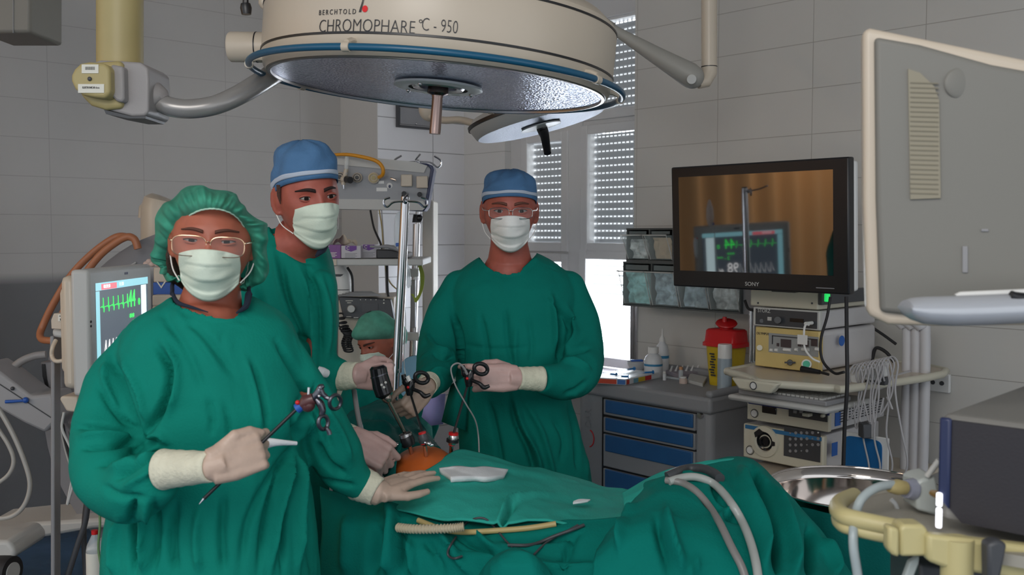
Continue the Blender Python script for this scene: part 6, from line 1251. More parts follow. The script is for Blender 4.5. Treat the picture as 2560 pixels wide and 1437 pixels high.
# cable hooks with cable tangle
for i, (x, y) in enumerate(((2140, 945), (2176, 938), (2206, 930))):
    o = thing('cable_hook', ('white cable hook nearest the black cable', 'white cable hook in the middle of the tangle', 'white cable hook nearest the cart columns')[i], 'hook', Pa(x, y, 3.22)); m = MB(); ab(m, x - 15 + i * 2, x + 13 - i * 2, y - 25, y + 12, 3.20, 3.24); m.build('plate', M_whitep, o, bevel=0.006)
    m = MB(); ab(m, x - 10, x + 12, y + 12, y + 32, 3.22, 3.25); m.build('clip', M_dgrey, o, bevel=0.003)
random.seed(3)
for i in range(11):
    x0 = 2130 + i * 9; y0 = 925 - i * 2; x1 = x0 + random.uniform(-18, 25); L = [(x0, y0 + 45, 3.2), (x0 - 8, y0 + 10, 3.18), (x0 + 8, y0 - 14, 3.19), (x0 + 25, y0 + 5, 3.18), (x0 + 20 + random.uniform(-15, 15), y0 + 70, 3.18), (x1, y0 + 130 + random.uniform(-20, 20), 3.17), (x1 + random.uniform(-20, 10), y0 + 85, 3.18)]
    if i % 3 == 1: L = L[1:5] + [(x1 + 10, y0 + 170, 3.17), (x1 + 25, y0 + 250, 3.17), (x1 + 10, y0 + 300, 3.17)]
    q = [Pa(*p) for p in L]; m = MB(); m.tube([Vector(p) for p in cat([tuple(p) for p in q], 7)], 0.0032, 8)
    tag(m.build('cable', mat('cable_pale', (0.42, 0.41, 0.42), 0.5), None), 'pale thin cable in the tangle hung on the cart side', 'cable', 'pale cables hung on the cart side')
m = MB(); q = Pa(2162, 1075, 3.16); m.box(q, (0.03, 0.05, 0.05)); tag(m.build('power_adapter', M_dgrey, None, bevel=0.004), 'small dark adapter hanging in the cable tangle above the blue pad', 'adapter')
# blue pad with white edge
m = MB(); b0, b1 = Pa(2112, 1100, 3.2).dot(B), Pa(2208, 1100, 3.2).dot(B); z0, z1 = Pa(2150, 1176, 3.2).z, Pa(2150, 1092, 3.2).z
m.rbox((3.195, b0 - 0.012), (3.203, b1 + 0.022), z0 - 0.012, z1 + 0.012); wp = m.build('white_backing', M_whitep, None, bevel=0.003)
pd = thing('blue_pad', 'bright blue pad with white edge hanging on the cart side above the steel basin', 'pad', Pa(2160, 1176, 3.2)); wp.parent = pd; wp.matrix_parent_inverse = wm(pd).inverted()
m = MB(); cx_, cz_ = (b0 + b1) / 2, (z0 + z1) / 2; hw_, hz_ = (b1 - b0) / 2, (z1 - z0) / 2
pts = [(math.copysign(abs(math.cos(t)) ** 0.35, math.cos(t)) * hw_, math.copysign(abs(math.sin(t)) ** 0.35, math.sin(t)) * hz_) for t in np.linspace(0, 6.283, 49)[:-1]]
m.prism(pts, frame(W(3.195, cx_, cz_), B, UP), 0.0, 0.004); m.build('pad', mat('pad_blue', (0.005, 0.13, 0.36), 0.5, var=0.08, vscale=10), pd, smooth=False)
# big screen
bn = -A; tl = R_(2.6); nS = Vector((bn.x * math.cos(tl), bn.y * math.cos(tl), -math.sin(tl))); uS = Vector((-A.x * math.sin(tl) , -A.y * math.sin(tl), math.cos(tl)))
uS = (UP - nS * nS.dot(UP)).normalized(); p00, p10, p01 = Pa(1678, 712, 3.105), Pa(2118, 742, 3.105), Pa(1676, 416, 3.105)
wS = (p10 - p00).dot(B); hS = Pa(2118, 396, 3.105).z - p10.z; cS = p00 + B * wS / 2 + UP * (p10.z - p00.z) * 0.5 + UP * hS / 2
MSc = frame(cS, B, uS)
sc_ = thing('display_screen', 'large black glossy widescreen monitor mounted above the endoscopy cart', 'monitor', cS - UP * hS / 2)
m = MB(); m.box((0, 0, -0.022), (wS, hS, 0.04), MSc); bz = m.build('bezel', M_black, sc_, bevel=0.006)
m = MB(); m.box((0.004, -0.002, -0.055), (wS - 0.005, hS - 0.02, 0.03), MSc); m.build('back_shell', M_whitep, sc_, bevel=0.01)
M_scr = mat('screen_gloss', (0.006, 0.005, 0.005), 0.035, ior=2.9)
m = MB(); m.box((-0.010, 0.012, -0.0015), (wS - 0.095, hS - 0.105, 0.002), MSc); m.build('screen_glass', M_scr, sc_, smooth=False)
text('maker_lettering', 'SONY', M_ltgrey, MSc @ Matrix.Translation((-0.01, -hS / 2 + 0.022, -0.0015)), 0.021, bz, sx=1.1)
m = MB(); m.box((wS / 2 - 0.09, -hS / 2 + 0.02, -0.0015), (0.07, 0.003, 0.001), MSc); m.build('button_row', M_grey, bz)
m = MB(); m.box((0.08, -hS / 2 + 0.06, -0.085), (0.10, 0.14, 0.03), MSc); m.tube([MSc @ Vector((0.08, -0.05, -0.09)), W(3.55, bC0 - 0.3, 1.35), W(3.60, bC0 - 0.4, 1.25)], 0.025, 12); m.build('mount_arm', M_dgrey, sc_)
# ================================ drawer cart
AD = 3.356; b0, b1 = Pa(1440, 1000, AD).dot(B), Pa(1790, 1000, AD).dot(B) - 0.03; zt2 = Pa(1600, 965, AD).z
dc = thing('drawer_cart', 'grey medical drawer cart with blue drawer fronts beside the window', 'drawer cart', W(AD + 0.25, (b0 + b1) / 2, 0))
m = MB(); m.rbox((AD + 0.012, b0), (aR - 0.03, b1), 0.12, zt2 - 0.02); m.build('body', M_grey if False else mat('cart_grey', (0.27, 0.275, 0.285), 0.5, bump=0.15, bscale=150), dc, bevel=0.03, bseg=4)
m = MB(); m.rbox((AD - 0.012, b0 - 0.01), (aR - 0.03, b1 + 0.012), zt2 - 0.075, zt2 - 0.006); m.rbox((aR - 0.06, b0), (aR - 0.03, b1), zt2 - 0.01, zt2 + 0.03); m.rbox((AD, b1 - 0.03), (aR - 0.03, b1 + 0.008), zt2 - 0.01, zt2 + 0.022); m.build('worktop', MATS['cart_grey'], dc, bevel=0.02, bseg=4)
for y0, y1, yb in ((997, 1036, 1033), (1042, 1080, 1078), (1084, 1165, 1130), (1170, 1260, 1222), (1265, 1400, 1320)):
    m = MB(); ab(m, 1510, 1741, y0, y1, AD - 0.004, AD + 0.02); dr = m.build('drawer', MATS['cart_grey'], dc, bevel=0.004)
    m = MB(); ab(m, 1514, 1735, y0 + 2, yb - 2, AD - 0.012, AD - 0.003); m.build('blue_front', mat('drawer_blue', (0.02, 0.105, 0.27), 0.35, var=0.05, vscale=10), dr, bevel=0.006, bseg=3)
m = MB(); ab(m, 1507, 1744, 993, 1420, AD + 0.006, AD + 0.014); m.build('gap_shadow_frame', M_black, dc, smooth=False)
m = MB(); q = Pa(1750, 1039, AD - 0.0); m.tube([q + A * 0.02, q - A * 0.006], 0.011, 20); m.build('lock', M_steel, dc)
text('lettering', 'DAR', M_grey, frame(Pa(1470, 1045, AD + 0.009), UP, -B), 0.055, dc, sx=0.8)
m = MB(); q = Pa(1473, 1090, AD + 0.010); m.tube([q + B * (0.03 * math.sin(t)) + UP * (-0.01 + 0.04 * math.cos(t)) for t in np.linspace(0.2, 3.0, 16)], 0.003, 8); m.build('logo_arc', M_red, dc)
m = MB()
for b_ in (b0 + 0.06, b1 - 0.06):
    for a_ in (AD + 0.08, aR - 0.1): m.ball(W(a_, b_, 0.06), 0.06)
m.build('caster', M_rub, dc)
# things on the cart
zc = zt2 - 0.006
def atz(x, y, z=None):
    p = P(x, y, 1.0) - Vector((0, 0, CAMZ)); t = ((zc if z is None else z) - CAMZ) / p.z; return Vector((0, 0, CAMZ)) + p * t
def up_frame(p): return frame(p, B, A)     # x=B, y=A -> z = B x A
def upright(p): M = Matrix.Identity(4); M.translation = p; return M
def S(p, px): return px * p.y / FPX        # size in metres of px at that spot
def bottle(x, yb, w, h, neck, mt_, lab, cap_m=None, band=True, nozzle=False):
    p = atz(x, yb); r = S(p, w) / 2; H = S(p, h); M = upright(p); o = thing('bottle', lab, 'bottle', p)
    m = MB(); m.lathe([(0.0001, 0), (r * 0.95, 0), (r, 0.006), (r, H * 0.55), (r * 0.85, H * 0.68), (neck * r, H * 0.78), (neck * r, H * 0.84)], M, 28, cap=False); m.build('bottle_body', mt_, o)
    m = MB()
    if nozzle: m.lathe([(neck * r * 1.1, H * 0.8), (neck * r, H * 0.86), (r * 0.16, H * 0.95), (r * 0.08, H * 1.12), (0.0001, H * 1.12)], M, 20, cap=False)
    else: m.lathe([(neck * r * 1.15, H * 0.80), (neck * r * 1.15, H), (0.0001, H)], M, 24, cap=False)
    m.build('bottle_cap', cap_m or M_whitep, o)
    if band: m = MB(); m.lathe([(r * 1.01, H * 0.38), (r * 1.01, H * 0.45)], M, 28, cap=False); m.build('blue_band', mat('band_blue', (0.03, 0.22, 0.42), 0.5), o)
    return o
M_milky = mat('milky_plastic', (0.66, 0.68, 0.70), 0.3)
bottle(1655, 932, 34, 100, 0.42, M_milky, 'tall white bottle with pointed nozzle at the back of the drawer cart', nozzle=True)
bottle(1633, 942, 46, 76, 0.5, M_milky, 'squat white bottle with blue band, in front of the nozzle bottle')
p = atz(1592, 928); o = thing('bowl', 'white bowl by the window frame on the drawer cart', 'bowl', p); m = MB(); r = S(p, 24); m.lathe([(r * 0.5, 0), (r * 0.95, 0.03), (r, 0.045), (r * 1.06, 0.048), (r * 1.02, 0.05), (r * 0.9, 0.04)], upright(p), 28); m.build('bowl_body', M_milky, o); m = MB(); m.box(p + UP * 0.055, (0.06, 0.03, 0.008)); m.build('blue_pouch', M_blue, o, bevel=0.002)
# tray of syringes with coloured rim
def ontop(px1, px2, px3, px4, h, mt_, nm, lab, cat_, bev=0.003):
    """low box on the cart top, corners given as seen"""
    q = [atz(*p_) for p_ in (px1, px2, px3, px4)]; m = MB(); m.add([v for v in q] + [v + UP * h for v in q], [(0, 1, 2, 3), (7, 6, 5, 4)] + [(i, (i + 1) % 4, 4 + (i + 1) % 4, 4 + i) for i in range(4)])
    o = thing(nm, lab, cat_, (q[0] + q[2]) / 2); c_ = m.build('box_body', mt_, o, bevel=bev, smooth=False); return o, q
ty, tq = ontop((1465, 957), (1564, 963), (1648, 945), (1560, 935), 0.028, M_milky, 'syringe_tray', 'shallow tray with red, yellow and blue rim holding syringes on the drawer cart', 'tray')
for i, (u0, u1, cm, e) in enumerate(((0.0, 0.78, (0.55, 0.06, 0.02), 0), (0.80, 1.0, (0.05, 0.16, 0.42), 0), (0.02, 0.10, (0.5, 0.05, 0.03), 1), (0.22, 0.36, (0.15, 0.35, 0.45), 1), (0.36, 0.56, (0.62, 0.42, 0.02), 1), (0.56, 0.75, (0.55, 0.03, 0.03), 1))):
    a_, b_ = (tq[0], tq[1]) if e == 0 else (tq[1], tq[2]); s_ = a_.lerp(b_, u0); t_ = a_.lerp(b_, u1); nn_ = (-A if e == 0 else B) * 0.002; m = MB(); m.add([s_ + nn_ + UP * .003, t_ + nn_ + UP * .003, t_ + nn_ + UP * .024, s_ + nn_ + UP * .024], [(0, 1, 2, 3)]); m.build('rim_colour', mat('rim%d' % i, cm, 0.5), ty, smooth=False)
def syringe(x0, y0, x1, y1, lab, zz=0.040):
    a_, b_ = atz(x0, y0) + UP * zz * 0, atz(x1, y1); a_ = atz(x0, y0, zc + zz); b_ = atz(x1, y1, zc + zz); o = thing('syringe', lab, 'syringe', a_); m = MB(); m.tube([a_, a_.lerp(b_, .7)], 0.0055, 10); m.build('barrel', M_bagm, o)
    m = MB(); m.tube([a_.lerp(b_, .66), b_], 0.0045, 10); m.tube([b_, b_ + (b_ - a_).normalized() * 0.003], 0.009, 12); m.build('plunger', mat('syringe_blue', (0.02, 0.2, 0.5), 0.4), o); m = MB(); m.tube([a_, a_ + (a_ - b_).normalized() * 0.04], 0.0008, 6); m.build('needle', M_chrome, o)
for L in ((1560, 934, 1632, 930, 'syringe with blue plunger pointing to the white bottles'), (1540, 928, 1585, 921, 'shorter syringe lying at the back of the coloured tray'), (1520, 940, 1570, 941, 'clear syringe lying along the front of the coloured tray'), (1500, 932, 1540, 936, 'small syringe nearest the green sleeve in the tray')): syringe(*L)
syringe(1660, 942, 1718, 950, 'small syringe with bright blue hub lying before the ampoules', 0.008)
at_, aq = ontop((1664, 935), (1700, 948), (1762, 935), (1720, 924), 0.02, mat('carton_mauve', (0.34, 0.31, 0.35), 0.7), 'ampoule_tray', 'mauve open carton of small white ampoules on the drawer cart', 'carton')
for k in range(6):
    q = atz(1676 + k * 13, 928 - k * 0.3, zc + 0.02); m = MB(); m.tube([q, q + UP * 0.028 + B * 0.012], [0.006, 0.003], 8); tag(m.build('ampoule', M_whitep, None), 'white ampoule leaning in the mauve carton', 'ampoule', 'ampoules in the mauve carton')
ontop((1718, 957), (1757, 968), (1768, 950), (1725, 940), 0.016, M_ltgrey, 'instrument_dish', 'shallow grey dish between the ampoules and the yellow bin', 'dish')
def vial(x, yb, w, h, mt_, lab, cm=None):
    p = atz(x, yb); r = S(p, w) / 2; H = S(p, h); o = thing('vial', lab, 'vial', p); m = MB(); m.lathe([(0.0001, 0), (r, 0), (r, H * 0.72), (r * .6, H * .8)], upright(p), 18, cap=False); m.build('glass', mt_, o); m = MB(); m.lathe([(r * .8, H * .78), (r * .8, H), (.0001, H)], upright(p), 18, cap=False); m.build('vial_cap', cm or M_whitep, o)
vial(1661, 950, 9, 22, M_milky, 'tiny white vial left of the blue hubbed syringe'); vial(1702, 950, 12, 34, M_bagm, 'tall slim vial with orange ring standing by the ampoules', mat('cap_orange', (0.55, 0.28, 0.14), 0.5)); vial(1708, 958, 20, 17, mat('vial_peach', (0.6, 0.48, 0.42), 0.5), 'short wide peach vial beside the tall slim vial')
# sharps bin
p = W(3.70, Pa(1815, 900, 3.70).dot(B), zc); o = thing('sharps_bin', 'yellow sharps bin with red lid on the drawer cart', 'sharps bin', p); wB = S(p, 45)
def rect_ring(c_, w1, d1_, z, n=10):
    out = []
    for t in np.linspace(0, 2 * math.pi, 33)[:-1]:
        ca, sa = math.cos(t), math.sin(t); out.append(c_ + B * math.copysign(abs(ca) ** 0.4, ca) * w1 + A * math.copysign(abs(sa) ** 0.4, sa) * d1_ + UP * z)
    return out
zr = lambda y: Pa(1815, y, p.dot(A)).z - p.z
m = MB(); m.loft([rect_ring(p, wB * 0.80, wB * 0.62, 0.0), rect_ring(p, wB * 0.98, wB * 0.78, zr(862))]); m.build('bin_body', mat('sharps_yellow', (0.60, 0.42, 0.02), 0.35), o)
m = MB(); m.loft([rect_ring(p, wB * 1.16, wB * 0.92, zr(864)), rect_ring(p, wB * 1.16, wB * .92, zr(856)), rect_ring(p, wB * 1.06, wB * .84, zr(853)), rect_ring(p, wB * 1.0, wB * .78, zr(826)), rect_ring(p, wB * 0.9, wB * .7, zr(822))]); m.tube([p + UP * zr(828), p + UP * zr(812)], wB * 0.38, 28); ld = m.build('lid', M_red, o, ang=50)
m = MB(); q = p + UP * zr(808); m.lathe([(0.0001, 0.008), (wB * 0.56, 0.005), (wB * 0.60, 0), (wB * 0.52, -0.008), (0.0001, -0.006)], frame(q, (B + UP * -0.22), (A + UP * 0.3)), 32, cap=False); m.tube([p + UP * zr(806) - B * 0.01, p + UP * zr(792) - B * 0.01], [0.012, 0.009], 12); m.build('lid_flap', M_red, ld)
m = MB(); Mt_ = frame(p - A * wB * 0.80 + UP * zr(905) - B * wB * 0.25, UP, -B)
for k in range(9): m.box((-0.055 + k * 0.012, 0.004 * (k % 3), 0.004), (0.007, 0.026 - 0.006 * (k % 2), 0.001), Mt_)
m.build('printed_marks', M_ink, o, smooth=False)
q = W(3.56, Pa(1812, 900, 3.56).dot(B), zc); o = thing('spray_can', 'white topped pale blue spray can standing before the sharps bin', 'can', q); r = S(q, 18); H = S(q, 118)
q = W(3.56, Pa(1812, 900, 3.56).dot(B), zc); m = MB(); m.lathe([(0.0001, 0), (r, 0), (r, H * 0.70)], upright(q), 28, cap=False); m.build('can_body', mat('can_paleblue', (0.36, 0.43, 0.48), 0.35, 0.2), o); m = MB(); m.lathe([(r * .98, H * .70), (r * 0.97, H * 0.97), (r * .9, H), (0.0001, H)], upright(q), 28, cap=False); m.build('can_cap', M_whitep, o)
# ================================ tilt bins on the wall
M_smoke = mat('smoky_clear', (0.62, 0.72, 0.72), 0.08, alpha=0.16); M_frameb = mat('bin_frame', (0.10, 0.11, 0.11), 0.35)
AB = 3.70
def binrow(xs, y0, y1, labs, conts):
    rk = thing('storage_rack', labs[-1], 'rack', Pa(xs[0], y1, AB)); za, zb = Pa(xs[0], y0, AB).z, Pa(xs[0], y1, AB).z; m = MB(); bb = [Pa(x, 600, AB).dot(B) for x in xs]
    for z_ in (za, zb): m.rbox((AB, bb[0] - .004), (aR - 0.002, bb[-1] + .004), z_ - 0.004, z_ + 0.004)
    m.rbox((aR - 0.008, bb[0]), (aR - 0.002, bb[-1]), zb, za)
    for b_ in bb: m.rbox((AB, b_ - 0.003), (aR - .002, b_ + .003), zb, za)
    m.build('rack_frame', M_frameb, rk, smooth=False)
    for i in range(len(xs) - 1):
        c0_, c1_ = bb[i] + .006, bb[i + 1] - .006; o = thing('tilt_bin', labs[i], 'storage bin', W(AB, (c0_ + c1_) / 2, zb)); H = za - zb; m = MB()
        f = [W(AB + 0.005, c0_, zb + .008), W(AB + 0.005, c1_, zb + .008), W(AB - 0.045, c1_, zb + H * 0.80), W(AB - 0.045, c0_, zb + H * 0.80)]; k_ = [W(aR - .02, c0_, zb + .008), W(aR - .02, c1_, zb + .008), W(aR - .02, c1_, zb + H * .80), W(aR - .02, c0_, zb + H * .80)]
        m.add(f + k_, [(0, 1, 2, 3), (4, 5, 6, 7), (0, 3, 7, 4), (1, 2, 6, 5), (0, 1, 5, 4)]); bo = m.build('bin_bucket', M_smoke, o, smooth=False, solid=0.002)
        m = MB(); m.tube([f[3] , f[3] + UP * 0.0 - A * 0.012, f[2] - A * 0.012, f[2]], 0.0035, 8); m.tube([f[0], f[3], f[2], f[1]], 0.0022, 6); m.build('bin_lip', M_ltgrey, bo)
        m = MB(); ab_ = W(AB - 0.006, 0, 0); m.rbox((AB - .004, c0_ + .012), (AB, c1_ - .012), za - H * 0.17, za - 0.012); m.build('label_holder', M_smoke if i else MATS['smoky_clear'], bo, smooth=False)
        cm, cs_ = conts[i]; m = MB(); rg = []
        for r_ in range(7):
            rg.append([W(AB - 0.012 * r_ / 6 + 0.012 + 0.03 * random.random(), c0_ + .008 + (c1_ - c0_ - .016) * j / 6, zb + .012 + H * cs_ * r_ / 6) for j in range(7)])
        m.grid(rg); m.rbox((AB + 0.07, c0_ + .01), (AB + 0.15, c1_ - .01), zb + .01, zb + H * cs_ * .9); m.build('contents', cm, o, smooth=True)
M_c1 = mat('packs_silver', (0.85, 0.92, 0.92), 0.3, var=0.5, vscale=30); M_c2 = mat('packs_cream', (0.75, 0.60, 0.42), 0.7, var=0.1, vscale=20); M_c3 = mat('packs_teal', (0.42, 0.85, 0.84), 0.25, var=0.6, vscale=22); M_c4 = mat('packs_blue', (0.50, 0.66, 0.74), 0.25, var=0.6, vscale=26)
binrow([1567, 1623, 1682], 572, 651, ['upper clear tilt bin with silvery packets, nearer the window', 'upper clear tilt bin full of cream packets', 'upper pair rack of clear tilt bins beside the screen'], [(M_c1, 0.6), (M_c2, 0.65)])
binrow([1559, 1629, 1700, 1775, 1852], 655, 762, ['lower clear tilt bin nearest the window, with teal packets', 'lower clear tilt bin second from the window', 'lower clear tilt bin third from the window, partly under the screen', 'lower clear tilt bin farthest from the window, with grey tubing', 'lower rack of four clear tilt bins on the wall'], [(M_c3, 0.72), (M_c4, 0.72), (M_c4, 0.7), (M_c1, 0.7)])
m = MB(); q0 = Pa(1852, 700, AB).dot(B); m.rbox((AB + 0.02, q0), (aR - 0.002, q0 + 0.09), Pa(1559, 762, AB).z - 0.004, Pa(1559, 690, AB).z); tag(m.build('rack_bracket', M_grey, None, smooth=False), 'grey end bracket of the lower bin rack behind the screen corner', 'bracket')
m = MB(); m.tube([Pa(1878, 770, 3.5), Pa(1877, 905, 3.5)], 0.008, 10); m.tube([Pa(1886, 770, 3.5), Pa(1885, 905, 3.5)], 0.006, 10); m.build('side_rail', M_chrome, ct)
# black cables down the tower and behind it
for L, r, lab in (([(2076, 742, 3.18), (2068, 790, 3.17), (2052, 850, 3.16), (2056, 900, 3.16), (2085, 932, 3.14), (2110, 930, 3.12)], 0.005, 'black cable looping from the green lamp down to the shelf'), ([(2116, 742, 3.1), (2117, 850, 3.05), (2118, 960, 3.02), (2112, 1060, 3.02), (2108, 1175, 3.02)], 0.0065, 'straight black cable hanging from the screen past the shelf'),
                  ([(1862, 750, 3.5), (1870, 770, 3.5), (1884, 776, 3.48)], 0.006, 'short black cable behind the beige box'), ([(2180, 818, 3.75), (2210, 838, 3.75), (2240, 860, 3.75)], 0.006, 'upper black cable slanting behind the white casing'), ([(2180, 900, 3.72), (2190, 870, 3.72), (2215, 880, 3.72), (2235, 905, 3.72)], 0.007, 'lower black cable bunch behind the white casing'),
                  ([(2310, 1000, 3.8), (2314, 1100, 3.8), (2318, 1190, 3.8), (2320, 1300, 3.8)], 0.008, 'black cable hanging right of the cart columns')):
    q = [Pa(*p_) for p_ in L]; m = MB(); m.tube([Vector(v) for v in cat([tuple(v) for v in q], 7)], r, 10); tag(m.build('cable', M_rub, None), lab, 'cable')
q = [Pa(*p_) for p_ in ((2022, 812, 3.22), (2014, 812, 3.20), (2010, 830, 3.19), (2012, 870, 3.19), (2030, 895, 3.19), (2050, 905, 3.2))]; wt = thing('light_cable', 'thin white cable with white tag plugged into the dark fronted unit', 'cable', q[0]); m = MB(); m.tube([Vector(v) for v in cat([tuple(v) for v in q], 6)], 0.004, 8); m.tube([Pa(2030, 807, 3.27), Pa(2014, 809, 3.22)], 0.007, 10); m.build('cord', M_whitep, wt); m = MB(); q = Pa(2006, 849, 3.18); m.box((0, 0, 0), (0.04, 0.035, 0.002), frame(q, B, UP)); m.build('paper_tag', M_whitep, wt)
m = MB(); m.tube([Pa(2004, 922, 3.1), Pa(2050, 930, 3.1)], [0.012, 0.008], 12); m.tube([Pa(2050, 930, 3.1), Pa(2072, 936, 3.1)], 0.005, 10); tag(m.build('pen_tool', M_black, None), 'black handpiece lying on the cream shelf front', 'handpiece')
# socket on the wall
q = Pa(2346, 956, aR - 0.012); o = thing('wall_socket', 'white double wall socket on the tiles behind the foreground monitor', 'socket', q); m = MB(); m.box((0, 0, 0), (0.095, 0.075, 0.018), frame(q, B, UP)); m.build('plate', M_whitep, o, bevel=0.004)
for dx in (-0.018, 0.018):
    m = MB(); m.tube([q - A * 0.006 + B * dx, q - A * 0.011 + B * dx], 0.009, 16); m.build('socket_hole', M_dgrey, o)
# ---------------------------------------------------------------- left side
dm = 3.33; nM = Vector((1, 0.02, 0)).normalized(); xM = Vector((-nM.y, nM.x, 0)) ; ctr = P(310, 812, dm)
MM = frame(ctr, xM, UP)      # x runs away from the camera, z = x × up = faces +X
vm = thing('patient_monitor', 'cream patient monitor with green heart trace at the left, behind the bouffant cap', 'monitor', P(310, 945, dm))
wM, hM = 0.56, 0.40
m = MB(); m.box((0, 0.0, -0.03), (wM, hM, 0.06), MM); fr = m.build('front_frame', M_ltgrey, vm, bevel=0.012)
m = MB(); m.box((0, 0.0, -0.075), (wM - .03, hM - 0.04, 0.05), MM); m.box((0.0, 0, -0.11), (0.40, 0.28, 0.05), MM); m.build('rear_shell', M_cream, vm, bevel=0.02)
def emi(nm, c, e): return mat(nm, (0.01, 0.01, 0.01), 0.3, emit=c, es=e)
m = MB(); m.box((0, 0.0, 0.0005), (0.47, 0.31, 0.001), MM); sc = m.build('screen', emi('lcd_blueblack', (0.085, 0.11, 0.14), 1.0), vm, smooth=False)
def bar(x0, x1, y0, y1, mt_, nm='screen_area'):
    m = MB(); m.box(((x0 + x1) / 2, (y0 + y1) / 2, 0.0014), (x1 - x0, y1 - y0, 0.0006), MM); return m.build(nm, mt_, sc, smooth=False)
E_w = emi('lcd_white', (0.75, 0.95, 1.0), 1.3); E_g = emi('lcd_green', (0.05, 1.0, 0.12), 1.6); E_r = emi('lcd_red', (1.0, 0.05, 0.08), 1.2); E_b = emi('lcd_blue', (0.10, 0.30, 0.85), 1.1); E_lb = emi('lcd_lightblue', (0.35, 0.75, 0.85), 1.0); E_ww = emi('lcd_trace', (1, 1, 1), 1.6)
bar(-0.235, 0.235, 0.130, 0.155, E_lb, 'header_bar'); bar(-0.19, -0.06, 0.131, 0.150, E_r, 'alarm_bar'); bar(0.165, 0.215, -0.155, 0.128, E_w, 'menu_column'); bar(-0.235, -0.205, -0.155, 0.128, E_lb, 'side_column')
def trace(pts, mt_, r=0.0010, nm='trace'):
    m = MB(); m.tube([MM @ Vector((x, y, 0.002)) for x, y in pts], r, 5); m.build(nm, mt_, sc)
q = []; x = -0.20
while x < 0.02: q += [(x, 0.075), (x + .012, 0.078), (x + .020, 0.072), (x + .023, 0.105), (x + .027, 0.058), (x + .031, 0.076)]; x += 0.042
trace(q, E_g); q = []; x = -0.18
while x < 0.03: q += [(x, -0.09), (x + .018, -0.035), (x + .022, -0.095)]; x += 0.03
trace(q, E_ww)
text('readout', '44', E_g, MM @ Matrix.Translation((0.075, 0.083, 0.0022)), 0.085, sc, sx=0.75); text('readout', '0', E_g, MM @ Matrix.Translation((0.142, 0.070, 0.0022)), 0.035, sc); text('readout', '***', E_g, MM @ Matrix.Translation((0.07, 0.020, 0.0022)), 0.035, sc); text('readout', '2 - ***', E_g, MM @ Matrix.Translation((0.115, 0.0, 0.0022)), 0.028, sc)
text('readout', '98', E_ww, MM @ Matrix.Translation((0.060, -0.062, 0.0022)), 0.085, sc, sx=0.8); text('readout', '46', E_ww, MM @ Matrix.Translation((0.132, -0.075, 0.0022)), 0.035, sc); text('readout', '112/71', E_ww, MM @ Matrix.Translation((0.095, -0.13, 0.0022)), 0.045, sc); text('readout', '11:20', E_w, MM @ Matrix.Translation((-0.02, 0.142, 0.0022)), 0.018, sc); text('readout', '00:29:30', E_w, MM @ Matrix.Translation((-0.145, 0.141, 0.0022)), 0.016, sc)
m = MB(); m.box((0.03, 0.176, 0.0005), (0.03, 0.008, 0.001), MM); m.build('maker_badge', M_navyp, fr)
for y in (804, 815):
    m = MB(); m.ball(P(226, y, 3.06), 0.005, seg=8, rings=6); m.build('screw', M_black, vm)
# bracket arm and box at its left
m = MB(); pp(m, [(134, 783), (205, 785), (209, 800), (209, 822), (196, 822), (194, 826), (128, 822), (127, 800)], 3.25, 0.16); br = m.build('bracket_box', M_cream, vm, bevel=0.014, bseg=4)
m = MB(); pp(m, [(128, 822), (208, 824), (209, 840), (180, 850), (130, 842)], 3.28, 0.12); m.build('bracket_arm', M_ltgrey, vm, bevel=0.01)
m = MB(); pbox(m, 145, 786, 177, 803, 3.247, 0.002); lb = m.build('label', M_lbl, br, smooth=False); m = MB(); pbox(m, 148, 789, 170, 791, 3.246, 0.001); pbox(m, 150, 796, 172, 801, 3.246, 0.001); m.build('print', M_ink, lb, smooth=False)
m = MB(); pbox(m, 124, 840, 134, 904, 3.32, 0.1); pbox(m, 126, 900, 136, 2350, 3.36, 0.05); m.build('support_post', M_grey, vm, bevel=0.004)
m = MB(); ptube(m, [(140, 850, 3.24), (131, 870, 3.22), (130, 890, 3.22), (142, 903, 3.2), (175, 897, 3.2), (210, 888, 3.18), (228, 882, 3.15)], 0.007, 6, 10); m.build('monitor_cord', M_cream, vm)
# C-arm x-ray machine
ca = thing('x_ray_c_arm', 'big grey C-shaped x-ray machine against the left wall, with orange tubes on its back', 'x-ray machine', P(260, 1330, 4.2))
M_carm = mat('carm_grey', (0.22, 0.215, 0.225), 0.45, bump=0.08, bscale=150); M_cor = mat('orange_tube', (0.42, 0.16, 0.075), 0.45)
cc = (500, 1010)
def arc(r, a0, a1, n=30): return [(cc[0] - r * math.cos(a), cc[1] - r * math.sin(a) * 1.13) for a in np.linspace(a0, a1, n)]
dC = 4.2
o1, i1 = arc(392, -1.0, 1.45), arc(335, -1.0, 1.45)
m = MB(); rings = []
for (x0, y0), (x1, y1) in zip(o1, i1): rings.append([P(x0, y0, dC), P(x1, y1, dC), P(x1, y1, dC + 0.20), P(x0, y0, dC + 0.20)])
m.loft(rings); ar = m.build('c_arm', M_carm, ca, ang=60)
for r, mt_, w_ in ((346, M_black, 0.004), (352, M_ltgrey, 0.004), (318, M_ltgrey, 0.003)):
    m = MB(); m.tube([P(x, y, dC - 0.004) for x, y in arc(r, -0.9, 1.1)], w_, 8); m.build('track_line', mt_, ar)
m = MB(); L = [(345, 622, dC - .1), (341, 608, dC - .1), (334, 596, dC - .1), (318, 592, dC - .1), (290, 606, dC - .1), (248, 640, dC - .1), (206, 695, dC - .1), (172, 755, dC - .1), (150, 800, dC - .1), (146, 838, dC - .1), (158, 854, dC - .1)]; ptube(m, L, 0.0155, 7, 16); m.build('orange_tube', M_cor, ca)
